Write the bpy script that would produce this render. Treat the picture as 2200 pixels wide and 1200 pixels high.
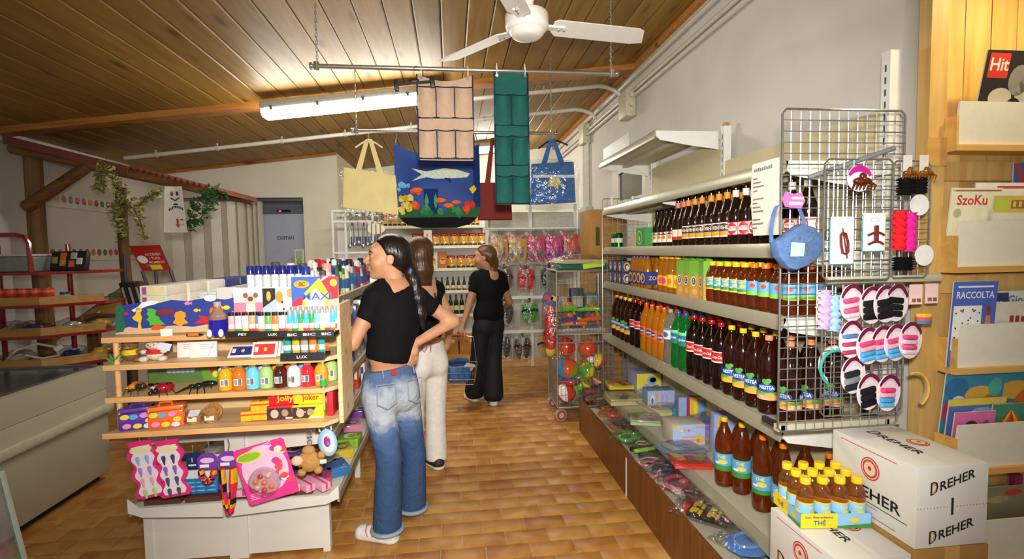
import bpy,bmesh,math,random
import numpy as np
from mathutils import Matrix,Vector,Euler
for _o in list(bpy.data.objects): bpy.data.objects.remove(_o)
random.seed(7)
PI = math.pi
S = bpy.context.scene
COL = S.collection
# ---------------------------------------------------------------- camera
H = 1.52;FPX = 1090.0
YAW,PIT,ROL = math.radians(6.789),math.radians(3.365),0.016
_fw = Vector((math.sin(YAW)*math.cos(PIT),math.cos(YAW)*math.cos(PIT),-math.sin(PIT)))
_rt = Vector((math.cos(YAW),-math.sin(YAW),0));_up = _rt.cross(_fw)
RT = _rt*math.cos(ROL) - _up*math.sin(ROL);UP = _up*math.cos(ROL) + _rt*math.sin(ROL)
cam = bpy.data.cameras.new('camera');camo = bpy.data.objects.new('camera',cam);COL.objects.link(camo)
cam.sensor_width = 36;cam.lens = 36*FPX/2200;cam.clip_start = 0.02
camo.matrix_world = Matrix(((RT.x,UP.x,-_fw.x,0),(RT.y,UP.y,-_fw.y,0),(RT.z,UP.z,-_fw.z,H),(0,0,0,1)))
S.camera = camo
def at(px,py,X=None,Y=None,Z=None):      # a point of the photograph at a known distance or height
    d = RT*((px-1100)/FPX) + UP*((600-py)/FPX) + _fw
    t = X/d.x if X is not None else Y/d.y if Y is not None else (Z-H)/d.z
    return Vector((0,0,H)) + d*t
# ---------------------------------------------------------------- light
S.view_settings.view_transform = 'Standard';S.view_settings.look = 'None'
S.view_settings.gamma = 1;S.view_settings.use_curve_mapping = False
S.view_settings.exposure = 0.6
w = bpy.data.worlds.new('shop_daylight');S.world = w;w.use_nodes = True
w.node_tree.nodes['Background'].inputs[0].default_value = (0.95,0.97,1.0,1)
w.node_tree.nodes['Background'].inputs[1].default_value = 0.25
def light(name,kind,loc,energy,color=(1,1,1),target=None,**kw):
    l = bpy.data.lights.new(name,kind);l.energy = energy;l.color = color
    for k,v in kw.items(): setattr(l,k,v)
    o = bpy.data.objects.new(name,l);COL.objects.link(o);o.location = loc
    if target is not None:
        o.rotation_euler = (Vector(target)-Vector(loc)).to_track_quat('-Z','Y').to_euler()
    o['kind'] = 'helper'
    return o
WARM = (1.0,0.93,0.78)
light('camera_flash','SPOT',(0.02,-0.02,1.70),290,(1,0.97,0.92),(0.42,4.0,1.25),spot_size=math.radians(104),spot_blend=0.9,shadow_soft_size=0.06)
# ---------------------------------------------------------------- materials
def lin(c):
    if isinstance(c,str):
        c = c.lstrip('#');c = [int(c[i:i+2],16)/255 for i in (0,2,4)]
        return tuple(((v+0.055)/1.055)**2.4 if v > 0.04045 else v/12.92 for v in c)
    return tuple(c[:3])
_M = {}
def mat(c,rough=0.5,metal=0.0,trans=0.0,emit=0.0,var=0.10,scale=30.0,bump=0.0,coat=0.0,ior=1.45,spec=0.5,name=None,sss=0.0,bscale=None):
    key = (c,rough,metal,trans,emit,var,scale,bump,coat,ior,spec,sss,bscale)
    if key in _M: return _M[key]
    m = bpy.data.materials.new(name or 'tone_%s' % str(c).lstrip('#'));m.use_nodes = True
    nt = m.node_tree;b = nt.nodes['Principled BSDF'];rgb = lin(c)
    b.inputs['Roughness'].default_value = rough;b.inputs['Metallic'].default_value = metal
    b.inputs['IOR'].default_value = ior;b.inputs['Specular IOR Level'].default_value = spec
    b.inputs['Base Color'].default_value = (*rgb,1)
    if trans: b.inputs['Transmission Weight'].default_value = trans
    if coat: b.inputs['Coat Weight'].default_value = coat;b.inputs['Coat Roughness'].default_value = 0.06
    if sss:
        b.inputs['Subsurface Weight'].default_value = sss;b.inputs['Subsurface Radius'].default_value = (0.02,0.008,0.004)
    if emit:
        b.inputs['Emission Color'].default_value = (*rgb,1);b.inputs['Emission Strength'].default_value = emit
    if var or bump:
        tc = nt.nodes.new('ShaderNodeTexCoord');n = nt.nodes.new('ShaderNodeTexNoise')
        n.inputs['Scale'].default_value = scale;n.inputs['Detail'].default_value = 3
        nt.links.new(tc.outputs['Object'],n.inputs['Vector'])
        if var and not emit:
            r = nt.nodes.new('ShaderNodeValToRGB');r.color_ramp.elements[0].position = 0.3;r.color_ramp.elements[1].position = 0.7
            r.color_ramp.elements[0].color = (*[v*(1-var) for v in rgb],1)
            r.color_ramp.elements[1].color = (*[min(1,v*(1+var)) for v in rgb],1)
            nt.links.new(n.outputs['Fac'],r.inputs['Fac']);nt.links.new(r.outputs['Color'],b.inputs['Base Color'])
        if bump:
            n2 = n
            if bscale:
                n2 = nt.nodes.new('ShaderNodeTexNoise');n2.inputs['Scale'].default_value = bscale;n2.inputs['Detail'].default_value = 2
                nt.links.new(tc.outputs['Object'],n2.inputs['Vector'])
            bp = nt.nodes.new('ShaderNodeBump');bp.inputs['Strength'].default_value = bump;bp.inputs['Distance'].default_value = 0.01
            nt.links.new(n2.outputs['Fac'],bp.inputs['Height']);nt.links.new(bp.outputs['Normal'],b.inputs['Normal'])
    _M[key] = m
    return m
def gloss(c): return mat(c,rough=0.18,coat=0.4,var=0.05)
def paper(c): return mat(c,rough=0.55,var=0.06)
def cloth(c): return mat(c,rough=0.85,var=0.18,scale=60,bump=0.25,bscale=350,spec=0.2)
def metal(c,r=0.3): return mat(c,rough=r,metal=0.9,var=0.05)
def film():
    if 'film' in _M: return _M['film']
    m = bpy.data.materials.new('clear_plastic_film');m.use_nodes = True;nt = m.node_tree
    nt.nodes.remove(nt.nodes['Principled BSDF']);out = nt.nodes['Material Output']
    t = nt.nodes.new('ShaderNodeBsdfTransparent');t.inputs[0].default_value = (0.97,0.97,0.96,1)
    g = nt.nodes.new('ShaderNodeBsdfGlossy');g.inputs['Roughness'].default_value = 0.17
    tc = nt.nodes.new('ShaderNodeTexCoord');n = nt.nodes.new('ShaderNodeTexNoise');n.inputs['Scale'].default_value = 22;n.inputs['Detail'].default_value = 3
    bp = nt.nodes.new('ShaderNodeBump');bp.inputs['Strength'].default_value = 0.7;bp.inputs['Distance'].default_value = 0.03
    lw = nt.nodes.new('ShaderNodeLayerWeight');lw.inputs[0].default_value = 0.25
    mp = nt.nodes.new('ShaderNodeMath');mp.operation = 'MULTIPLY_ADD';mp.inputs[1].default_value = 0.4;mp.inputs[2].default_value = 0.11
    mx = nt.nodes.new('ShaderNodeMixShader');L = nt.links.new
    L(tc.outputs['Object'],n.inputs['Vector']);L(n.outputs['Fac'],bp.inputs['Height']);L(bp.outputs['Normal'],g.inputs['Normal'])
    L(bp.outputs['Normal'],lw.inputs['Normal']);L(lw.outputs['Facing'],mp.inputs[0]);L(mp.outputs[0],mx.inputs[0])
    L(t.outputs[0],mx.inputs[1]);L(g.outputs[0],mx.inputs[2]);L(mx.outputs[0],out.inputs['Surface'])
    _M['film'] = m;return m
def wood(c1,c2,name,axis='Y',scale=1.0,rough=0.45,knots=True,knot='#3a1f0a',coat=0.0):
    if name in _M: return _M[name]
    m = bpy.data.materials.new(name);m.use_nodes = True;nt = m.node_tree;L = nt.links.new
    b = nt.nodes['Principled BSDF'];b.inputs['Roughness'].default_value = rough
    if coat: b.inputs['Coat Weight'].default_value = coat;b.inputs['Coat Roughness'].default_value = 0.15
    tc = nt.nodes.new('ShaderNodeTexCoord');oi = nt.nodes.new('ShaderNodeObjectInfo')
    ad = nt.nodes.new('ShaderNodeVectorMath');ad.operation = 'ADD';sc = nt.nodes.new('ShaderNodeVectorMath');sc.operation = 'SCALE'
    cx = nt.nodes.new('ShaderNodeCombineXYZ')
    for i in range(3): L(oi.outputs['Random'],cx.inputs[i])
    L(cx.outputs[0],sc.inputs[0]);sc.inputs['Scale'].default_value = 37.0
    L(tc.outputs['Object'],ad.inputs[0]);L(sc.outputs[0],ad.inputs[1])
    mp = nt.nodes.new('ShaderNodeMapping');s = {'X': (1.2,14,14),'Y': (14,1.2,14),'Z': (14,14,1.2)}[axis]
    mp.inputs['Scale'].default_value = [v*scale for v in s];L(ad.outputs[0],mp.inputs['Vector'])
    n = nt.nodes.new('ShaderNodeTexNoise');n.inputs['Scale'].default_value = 1.6;n.inputs['Detail'].default_value = 5;n.inputs['Distortion'].default_value = 0.6
    L(mp.outputs[0],n.inputs['Vector'])
    r = nt.nodes.new('ShaderNodeValToRGB');r.color_ramp.elements[0].position = 0.32;r.color_ramp.elements[1].position = 0.68
    r.color_ramp.elements[0].color = (*lin(c1),1);r.color_ramp.elements[1].color = (*lin(c2),1)
    L(n.outputs['Fac'],r.inputs['Fac'])
    hv = nt.nodes.new('ShaderNodeHueSaturation');mr = nt.nodes.new('ShaderNodeMapRange')
    mr.inputs['To Min'].default_value = 0.82;mr.inputs['To Max'].default_value = 1.15
    L(oi.outputs['Random'],mr.inputs['Value']);L(mr.outputs[0],hv.inputs['Value']);L(r.outputs['Color'],hv.inputs['Color'])
    last = hv.outputs['Color']
    if knots:
        mk = nt.nodes.new('ShaderNodeMapping');k = {'X': (1.6,6,6),'Y': (6,1.6,6),'Z': (6,6,1.6)}[axis];mk.inputs['Scale'].default_value = [v*scale for v in k]
        L(ad.outputs[0],mk.inputs['Vector'])
        v = nt.nodes.new('ShaderNodeTexVoronoi');v.inputs['Scale'].default_value = 1.0;L(mk.outputs[0],v.inputs['Vector'])
        kr = nt.nodes.new('ShaderNodeValToRGB');kr.color_ramp.elements[0].position = 0.06;kr.color_ramp.elements[1].position = 0.19
        kr.color_ramp.elements[0].color = (0.85,0.85,0.85,1);kr.color_ramp.elements[1].color = (0,0,0,1);L(v.outputs['Distance'],kr.inputs['Fac'])
        mx = nt.nodes.new('ShaderNodeMixRGB');L(kr.outputs['Color'],mx.inputs['Fac']);L(last,mx.inputs['Color1']);mx.inputs['Color2'].default_value = (*lin(knot),1)
        last = mx.outputs['Color']
    L(last,b.inputs['Base Color'])
    bp = nt.nodes.new('ShaderNodeBump');bp.inputs['Strength'].default_value = 0.15;bp.inputs['Distance'].default_value = 0.004
    L(n.outputs['Fac'],bp.inputs['Height']);L(bp.outputs['Normal'],b.inputs['Normal'])
    _M[name] = m;return m
# ---------------------------------------------------------------- mesh builder
def frame(o,d):
    d = Vector(d).normalized();a = Vector((0,0,1)) if abs(d.z) < 0.9 else Vector((1,0,0))
    u = a.cross(d).normalized();v = d.cross(u)
    return Vector(o),u,v
_TX = {}
def _textmesh(s,size):
    k = (s,size)
    if k not in _TX:
        c = bpy.data.curves.new('t','FONT');c.body = s;c.size = size;c.align_x = 'CENTER';c.align_y = 'CENTER';c.resolution_u = 2;c.offset = size*.018
        o = bpy.data.objects.new('t',c);me = bpy.data.meshes.new_from_object(o)
        _TX[k] = ([v.co.copy() for v in me.vertices],[tuple(p.vertices) for p in me.polygons])
        bpy.data.objects.remove(o);bpy.data.curves.remove(c);bpy.data.meshes.remove(me)
    return _TX[k]
class MB:
    def __init__(s): s.v = [];s.f = [];s.m = [];s.ms = [];s.M = Matrix();s.cur = None;s.stack = []
    def use(s,m): s.cur = m;return s
    def push(s,M): s.stack.append(s.M);s.M = s.M @ M;return s
    def pop(s): s.M = s.stack.pop();return s
    def mi(s,m):
        m = m or s.cur
        if m not in s.ms: s.ms.append(m)
        return s.ms.index(m)
    def raw(s,vs,fs,m=None):
        b = len(s.v);i = s.mi(m);s.v += [s.M @ Vector(v) for v in vs]
        for f in fs: s.f.append([b+k for k in f]);s.m.append(i)
        return s
    def box(s,x0,x1,y0,y1,z0,z1,m=None):
        return s.raw([(x0,y0,z0),(x1,y0,z0),(x1,y1,z0),(x0,y1,z0),(x0,y0,z1),(x1,y0,z1),(x1,y1,z1),(x0,y1,z1)],
                     [(0,3,2,1),(4,5,6,7),(0,1,5,4),(1,2,6,5),(2,3,7,6),(3,0,4,7)],m)
    def cbox(s,c,d,m=None): return s.box(c[0]-d[0]/2,c[0]+d[0]/2,c[1]-d[1]/2,c[1]+d[1]/2,c[2]-d[2]/2,c[2]+d[2]/2,m)
    def rbox(s,x0,x1,y0,y1,z0,z1,r=0.01,m=None):     # box with rounded edges
        vs,fs = _rbox(r/(x1-x0),r/(y1-y0),r/(z1-z0))
        return s.raw([(x0+v[0]*(x1-x0),y0+v[1]*(y1-y0),z0+v[2]*(z1-z0)) for v in vs],fs,m)
    def hexa(s,p,m=None):  # eight corners, bottom four then top four
        return s.raw(p,[(0,3,2,1),(4,5,6,7),(0,1,5,4),(1,2,6,5),(2,3,7,6),(3,0,4,7)],m)
    def quad(s,*p,m=None): return s.raw(p,[tuple(range(len(p)))],m)
    def prism(s,pts,t,m=None,m2=None):  # outline in local xy, thickness along +z
        n = len(pts)
        s.raw([(x,y,0) for x,y in pts]+[(x,y,t) for x,y in pts],[tuple(range(n))[::-1],tuple(range(n,2*n))]+[(i,(i+1) % n,n+(i+1) % n,n+i) for i in range(n)],m)
        return s
    def cyl(s,a,b,r0,r1=None,n=12,m=None,cap=True):
        r1 = r0 if r1 is None else r1;a = Vector(a);b = Vector(b);o,u,v = frame(a,b-a)
        vs = []
        for c,r in ((a,r0),(b,r1)):
            for k in range(n): t = 2*PI*k/n;vs.append(c+u*(r*math.cos(t))+v*(r*math.sin(t)))
        fs = [(k,(k+1) % n,n+(k+1) % n,n+k) for k in range(n)]
        if cap: fs += [tuple(range(n))[::-1],tuple(range(n,2*n))]
        return s.raw(vs,fs,m)
    def tube(s,pts,r,n=8,m=None,closed=False):
        P = [Vector(p) for p in pts];vs = [];N = len(P);u = None
        for i,p in enumerate(P):
            d = (P[(i+1) % N]-P[i-1]) if closed else (P[min(i+1,N-1)]-P[max(i-1,0)])
            if d.length < 1e-9: d = Vector((0,0,1))
            d.normalize()
            if u is None: _,u,_v = frame(p,d)
            u = (u-d*u.dot(d))
            if u.length < 1e-6: _,u,_v = frame(p,d)
            u.normalize();v = d.cross(u);rr = r[i] if isinstance(r,(list,tuple)) else r
            for k in range(n): t = 2*PI*k/n;vs.append(p+u*(rr*math.cos(t))+v*(rr*math.sin(t)))
        fs = []
        for i in range(N if closed else N-1):
            j = (i+1) % N
            for k in range(n): q = (k+1) % n;fs.append((i*n+k,i*n+q,j*n+q,j*n+k))
        if not closed: fs += [tuple(range(n))[::-1],tuple(range((N-1)*n,N*n))]
        return s.raw(vs,fs,m)
    def lathe(s,prof,n=16,m=None,c=(0,0,0),sx=1,sy=1,a0=0,a1=None):
        vs = [];fs = [];full = a1 is None;a1 = 2*PI if full else a1;nn = n if full else n+1
        for r,z in prof:
            for k in range(nn): t = a0+(a1-a0)*k/n;vs.append((c[0]+r*sx*math.cos(t),c[1]+r*sy*math.sin(t),c[2]+z))
        for i in range(len(prof)-1):
            for k in range(n):
                q = (k+1) % nn;fs.append((i*nn+k,i*nn+q,(i+1)*nn+q,(i+1)*nn+k))
        if full:
            if prof[0][0] > 1e-5: fs.append(tuple(range(n))[::-1])
            if prof[-1][0] > 1e-5: fs.append(tuple(range((len(prof)-1)*n,len(prof)*n)))
        return s.raw(vs,fs,m)
    def ell(s,c,r,m=None,n=14,k=9):
        pr = [(max(math.sin(PI*i/k),1e-4),-math.cos(PI*i/k)) for i in range(k+1)]
        s.push(Matrix.Translation(c) @ Matrix.Diagonal((r[0],r[1],r[2],1)));s.lathe(pr,n,m);s.pop();return s
    def loft(s,rings,m=None,cap=True,closed=True):     # rings: lists of points, same length
        n = len(rings[0]);vs = [p for r in rings for p in r];fs = []
        for i in range(len(rings)-1):
            for k in range(n if closed else n-1):
                q = (k+1) % n;fs.append((i*n+k,i*n+q,(i+1)*n+q,(i+1)*n+k))
        if cap and closed: fs += [tuple(range(n))[::-1],tuple(range((len(rings)-1)*n,len(rings)*n))]
        return s.raw(vs,fs,m)
    def sheet(s,fn,nu,nv,m=None):        # fn(u,v)->point, u,v in 0..1; m may be a function(u,v)
        vs = [fn(i/nu,j/nv) for j in range(nv+1) for i in range(nu+1)]
        if callable(m) and not isinstance(m,bpy.types.Material):
            b = len(s.v);s.v += [s.M @ Vector(p) for p in vs]
            for j in range(nv):
                for i in range(nu):
                    s.f.append([b+j*(nu+1)+i,b+j*(nu+1)+i+1,b+(j+1)*(nu+1)+i+1,b+(j+1)*(nu+1)+i]);s.m.append(s.mi(m((i+.5)/nu,(j+.5)/nv)))
            return s
        return s.raw(vs,[(j*(nu+1)+i,j*(nu+1)+i+1,(j+1)*(nu+1)+i+1,(j+1)*(nu+1)+i) for j in range(nv) for i in range(nu)],m)
    def text(s,t,size,m=None,fn=None,width=None,shear=0.0):   # lettering in local xy, centred; fn bends it
        vs,fs = _textmesh(t,size)
        if not vs: return s
        k = 1.0
        if width:
            w0 = max(v.x for v in vs)-min(v.x for v in vs);k = width/w0
        q = [(v.x*k+shear*v.y,v.y) for v in vs]
        return s.raw([fn(x,y) for x,y in q] if fn else [(x,y,0) for x,y in q],fs,m)
    def mesh(s,name='m',smooth=True,ang=40):
        me = bpy.data.meshes.new(name);me.from_pydata(s.v,[],s.f)
        for m in s.ms: me.materials.append(m)
        me.polygons.foreach_set('material_index',s.m);me.update()
        if smooth:
            me.shade_smooth();me.set_sharp_from_angle(angle=math.radians(ang))
        return me
    def obj(s,name,parent=None,**kw): return add(name,s.mesh(name,**kw),parent)
_RB = {}
def _rbox(rx,ry,rz):
    k = (round(rx,3),round(ry,3),round(rz,3))
    if k not in _RB:
        bm = bmesh.new();bmesh.ops.create_cube(bm,size=1.0)
        for v in bm.verts: v.co = Vector((v.co.x/max(rx,1e-3),v.co.y/max(ry,1e-3),v.co.z/max(rz,1e-3)))
        bmesh.ops.bevel(bm,geom=list(bm.edges),offset=0.98 if max(rx,ry,rz) > .49 else 1.0,segments=2,profile=0.5,affect='EDGES',clamp_overlap=True)
        vs = [(v.co.x*max(rx,1e-3)+.5,v.co.y*max(ry,1e-3)+.5,v.co.z*max(rz,1e-3)+.5) for v in bm.verts];bm.verts.index_update()
        _RB[k] = (vs,[tuple(v.index for v in f.verts) for f in bm.faces]);bm.free()
    return _RB[k]
def add(name,me,parent=None,loc=None,rot=None):
    o = bpy.data.objects.new(name,me);COL.objects.link(o)
    if parent is not None: o.parent = parent
    if loc is not None: o.location = loc
    if rot is not None: o.rotation_euler = rot
    return o
SCL = [1.0]
def thing(name,label,cat,loc=(0,0,0),rz=0.0,group=None,rot=None):
    o = bpy.data.objects.new(name,None);COL.objects.link(o);o.empty_display_size = 0.05
    o.location = loc;o.rotation_euler = rot or (0,0,rz);o['label'] = label;o['category'] = cat
    if group: o['group'] = group
    if SCL[0] != 1: o.scale = (SCL[0],)*3
    return o
def tag(o,label,cat,group=None):
    o['label'] = label;o['category'] = cat
    if group: o['group'] = group
    return o
def struct(o,label=None):
    o['kind'] = 'structure'
    if label: o['label'] = label
    return o
def inst(kind,name,label,cat,loc,rz=0.0,group=None,rot=None,scale=None):
    """kind: list of (part name, mesh, [(sub-part name, mesh)...]); one Empty with a copy of each part"""
    t = thing(name,label,cat,loc,rz,group,rot)
    if scale: t.scale = scale if isinstance(scale,(tuple,list)) else (scale,)*3
    for p in kind:
        o = add(p[0],p[1],t)
        for sp in (p[2] if len(p) > 2 else ()): add(sp[0],sp[1],o)
    return t
ORD = 'first second third fourth fifth sixth seventh eighth ninth tenth eleventh twelfth thirteenth fourteenth fifteenth sixteenth seventeenth eighteenth nineteenth twentieth'.split()
def T(x=0,y=0,z=0): return Matrix.Translation((x,y,z))
def R(a,ax): return Matrix.Rotation(a,4,ax)
FACE = R(PI/2,'X')          # local xy drawing stood upright, facing -Y (the camera)
# ================================================================ the room
XL,XR,YB,YF = -3.62,1.72,8.3,-0.9
XN,YN = 3.1,1.78        # the room widens beyond the magazine rack
def zc(x): return 3.19+0.12*(x-1.7)
WALL = mat('#d3cfc6',rough=0.8,var=0.05,scale=3,bump=0.05,bscale=60,name='plaster_white')
WALLB = mat('#d8d2be',rough=0.8,var=0.05,scale=3,bump=0.05,bscale=60,name='plaster_cream')
GROUT = mat('#b8a588',rough=0.9,var=0.1,scale=40,name='grout')
# floor: fired-clay tiles in running bond
def tilemat():
    m = bpy.data.materials.new('clay_tile');m.use_nodes = True;nt = m.node_tree;L = nt.links.new;b = nt.nodes['Principled BSDF']
    b.inputs['Roughness'].default_value = 0.42;b.inputs['Coat Weight'].default_value = 0.06;b.inputs['Coat Roughness'].default_value = 0.2
    tc = nt.nodes.new('ShaderNodeTexCoord');oi = nt.nodes.new('ShaderNodeObjectInfo');geo = nt.nodes.new('ShaderNodeNewGeometry')
    n = nt.nodes.new('ShaderNodeTexNoise');n.inputs['Scale'].default_value = 7;n.inputs['Detail'].default_value = 4;n.inputs['Distortion'].default_value = 0.8
    L(geo.outputs['Position'],n.inputs['Vector'])
    r = nt.nodes.new('ShaderNodeValToRGB');e = r.color_ramp.elements;e[0].position = 0.3;e[1].position = 0.72
    e[0].color = (*lin('#a5682a'),1);e[1].color = (*lin('#c8964e'),1);x = e.new(0.5);x.color = (*lin('#b9813c'),1)
    add_ = nt.nodes.new('ShaderNodeMath');add_.operation = 'MULTIPLY_ADD';add_.inputs[1].default_value = 0.22
    L(oi.outputs['Random'],add_.inputs[0]);sub = nt.nodes.new('ShaderNodeMath');sub.operation = 'SUBTRACT';sub.inputs[1].default_value = 0.11
    L(n.outputs['Fac'],sub.inputs[0]);L(sub.outputs[0],add_.inputs[2]);L(add_.outputs[0],r.inputs['Fac'])
    L(r.outputs['Color'],b.inputs['Base Color'])
    bp = nt.nodes.new('ShaderNodeBump');bp.inputs['Strength'].default_value = 0.12;bp.inputs['Distance'].default_value = 0.01
    L(n.outputs['Fac'],bp.inputs['Height']);L(bp.outputs['Normal'],b.inputs['Normal'])
    return m
TILE = tilemat()
fl = struct(MB().box(XL-.1,XN+.1,YF,YB+.1,-0.12,-0.006,GROUT).obj('floor'))
TW,TH,TG = 0.228,0.124,0.005
_tv = [(-TW/2+TG,-TH/2+TG,-.008),(TW/2-TG,-TH/2+TG,-.008),(TW/2-TG,TH/2-TG,-.008),(-TW/2+TG,TH/2-TG,-.008)]
def _tile(mb,x,y):
    a = TW/2-TG/2;b = TH/2-TG/2;e = 0.003
    mb.raw([(x-a,y-b,-.008),(x+a,y-b,-.008),(x+a,y+b,-.008),(x-a,y+b,-.008),(x-a,y-b,-.0015),(x+a,y-b,-.0015),(x+a,y+b,-.0015),(x-a,y+b,-.0015),
            (x-a+e,y-b+e,0),(x+a-e,y-b+e,0),(x+a-e,y+b-e,0),(x-a+e,y+b-e,0)],
           [(8,9,10,11),(0,1,5,4),(1,2,6,5),(2,3,7,6),(3,0,4,7),(4,5,9,8),(5,6,10,9),(6,7,11,10),(7,4,8,11)],TILE)
_tm = MB();_tile(_tm,0,0);TILEME = _tm.mesh('tile')
_rest = MB();_cand = []
_j0 = int((YF-2.53)/TH);_j1 = int((YB-2.53)/TH)
for j in range(_j0,_j1):
    yy = 2.53+TH*(j+.5);off = 0.026 if j % 2 == 0 else 0.142
    for i in range(int((XL-off)/TW)-1,int((XN-off)/TW)+2):
        xx = off+TW*(i+.5)
        if xx < XL-.1 or xx > XN+.1 or (xx > XR+.1 and yy > YN+.1): continue
        vis = (-0.62 < xx < 1.15 and 2.2 < yy) or (-2.25 < xx < -1.45 and 2.5 < yy < 4.6)
        _cand.append((0 if vis else 1,yy,xx))
_cand.sort()
for k,(v_,yy,xx) in enumerate(_cand):
    if v_ == 0 and k < 300: add('tile',TILEME,fl,(xx,yy,0))
    else: _tile(_rest,xx,yy)
_o = _rest.obj('tile_field',fl,smooth=False);_o['kind'] = 'stuff'
# walls
_wr = MB();_wr.box(XR,XR+.12,YN,YB,0,zc(XR),WALL)
_wr.hexa([(XR+.12,YN+.12,0),(XN,YN+.12,0),(XN,YN+.24,0),(XR+.12,YN+.24,0),(XR+.12,YN+.12,zc(XR+.12)),(XN,YN+.12,zc(XN)),(XN,YN+.24,zc(XN)),(XR+.12,YN+.24,zc(XR+.12))],WALL)
_wr.box(XN,XN+.12,YF,YN+.24,0,zc(XN),WALL)
struct(_wr.obj('wall_right'))
struct(MB().box(XL-.12,XL,YF,YB,0,zc(XL),WALL).obj('wall_left'))
_wb = MB();_wb.hexa([(XL,YB,0),(XR,YB,0),(XR,YB+.1,0),(XL,YB+.1,0),(XL,YB,zc(XL)),(XR,YB,zc(XR)),(XR,YB+.1,zc(XR)),(XL,YB+.1,zc(XL))],WALLB)
struct(_wb.obj('wall_back'))
# partition with the folding door, at YP
YP = 6.9
PX0,PX1,DX0,DX1,DZ = XL,-1.45,-3.50,-1.885,2.235
_wp = MB().use(WALLB)
def _slab(x0,x1,z0,z1a,z1b): _wp.hexa([(x0,YP,z0),(x1,YP,z0),(x1,YP+.1,z0),(x0,YP+.1,z0),(x0,YP,z1a),(x1,YP,z1b),(x1,YP+.1,z1b),(x0,YP+.1,z1a)])
_slab(PX0,DX0,0,zc(PX0),zc(DX0));_slab(DX0,DX1,DZ,zc(DX0),zc(DX1));_slab(DX1,PX1,0,zc(DX1),zc(PX1))
_wp.hexa([(PX1-.1,YP+.1,0),(PX1,YP+.1,0),(PX1,YB,0),(PX1-.1,YB,0),(PX1-.1,YP+.1,zc(PX1-.1)),(PX1,YP+.1,zc(PX1)),(PX1,YB,zc(PX1)),(PX1-.1,YB,zc(PX1-.1))])
struct(_wp.obj('wall_partition'))
# door frame and folding (accordion) door
DW = mat('#d9d2c0',rough=0.45,var=0.04,name='door_cream')
d = struct(thing('door_1','cream folding accordion door standing half open in the partition','door'))
MB().box(DX0,DX1,YP-.02,YP+.11,DZ,DZ+.05,DW).box(DX1,DX1+.045,YP-.02,YP+.11,0,DZ+.05,DW).obj('door_frame',d)
MB().box(DX0,DX1,YP+.03,YP+.08,DZ-.04,DZ,metal('#9a9a96')).obj('door_track',d)
_fx = [-3.50,-3.38,-3.27,-3.14,-3.03,-2.92,-2.83,-2.74,-2.69,-2.62,-2.575,-2.53,-2.505,-2.47,-2.45,-2.42]
for i in range(len(_fx)-1):
    ya,yb = (YP+.005,YP+.055) if i % 2 == 0 else (YP+.055,YP+.005)
    if i > 7: ya,yb = ((YP-.02,YP+.08) if i % 2 == 0 else (YP+.08,YP-.02))
    x0,x1 = _fx[i],_fx[i+1]-.004
    MB().hexa([(x0,ya,.02),(x1,yb,.02),(x1,yb+.012,.02),(x0,ya+.012,.02),(x0,ya,DZ-.04),(x1,yb,DZ-.04),(x1,yb+.012,DZ-.04),(x0,ya+.012,DZ-.04)],DW).obj('panel',d)
struct(MB().box(XL,DX0,YP-.015,YP,0,2.25,DW).obj('trim_1'))
# plank ceiling, rising to the right
CEILW = wood('#86621f','#9c7834','ceiling_pine','Y',1.0,0.55,knot='#4a2a0c')
BEAMW = wood('#a4662a','#c98a44','beam_pine','X',1.0,0.4)
ce = MB().hexa([(XL-.1,YF,zc(XL-.1)+.03),(XN+.1,YF,zc(XN+.1)+.03),(XN+.1,YB+.1,zc(XN+.1)+.03),(XL-.1,YB+.1,zc(XL-.1)+.03)] +
               [(XL-.1,YF,zc(XL-.1)+.1),(XN+.1,YF,zc(XN+.1)+.1),(XN+.1,YB+.1,zc(XN+.1)+.1),(XL-.1,YB+.1,zc(XL-.1)+.1)],mat('#3c2409',rough=.9)).obj('ceiling')
struct(ce)
BW = 0.166;SL = 0.12
def _plank(y0,y1):
    mb = MB().use(CEILW);g = 0.005;e = 0.008;a = BW/2-g/2
    sec = [(-a,.022),(-a,.006),(-a+e,0),(a-e,0),(a,.006),(a,.022)]
    mb.loft([[(x,y,z+SL*x) for x,z in sec] for y in (y0,y1)][::-1])
    return mb.mesh('plank',ang=30)
_p1 = _plank(-(4.58-YF)/2,(4.58-YF)/2);_p2 = _plank(-(YB-4.66)/2,(YB-4.66)/2)
_p3 = _plank(-(YN+.12-YF)/2,(YN+.12-YF)/2)
x = XL+.02
while x < XN+.05:
    if x < XR+.05: add('plank',_p1,ce,(x,(4.58+YF)/2,zc(x)))
    else: add('plank',_p3,ce,(x,(YN+.12+YF)/2,zc(x)))
    if x < XR: add('plank',_p2,ce,(x+.05,(YB+4.66)/2,zc(x+.05)))
    x += BW
def _strip(y0,y1,dz,h,x0=XL,x1=XR): return MB().use(BEAMW).hexa([(x0,y0,zc(x0)-dz),(x1,y0,zc(x1)-dz),(x1,y1,zc(x1)-dz),(x0,y1,zc(x0)-dz),(x0,y0,zc(x0)-dz+h),(x1,y0,zc(x1)-dz+h),(x1,y1,zc(x1)-dz+h),(x0,y1,zc(x0)-dz+h)])
struct(_strip(4.55,4.68,.05,.07).obj('trim_2'))
struct(_strip(YP-.05,YP,.03,.05,XL,PX1).obj('trim_3'))
struct(MB().use(BEAMW).box(XR-.035,XR,YN,YB,zc(XR)-.05,zc(XR)).obj('trim_4'))
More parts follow.
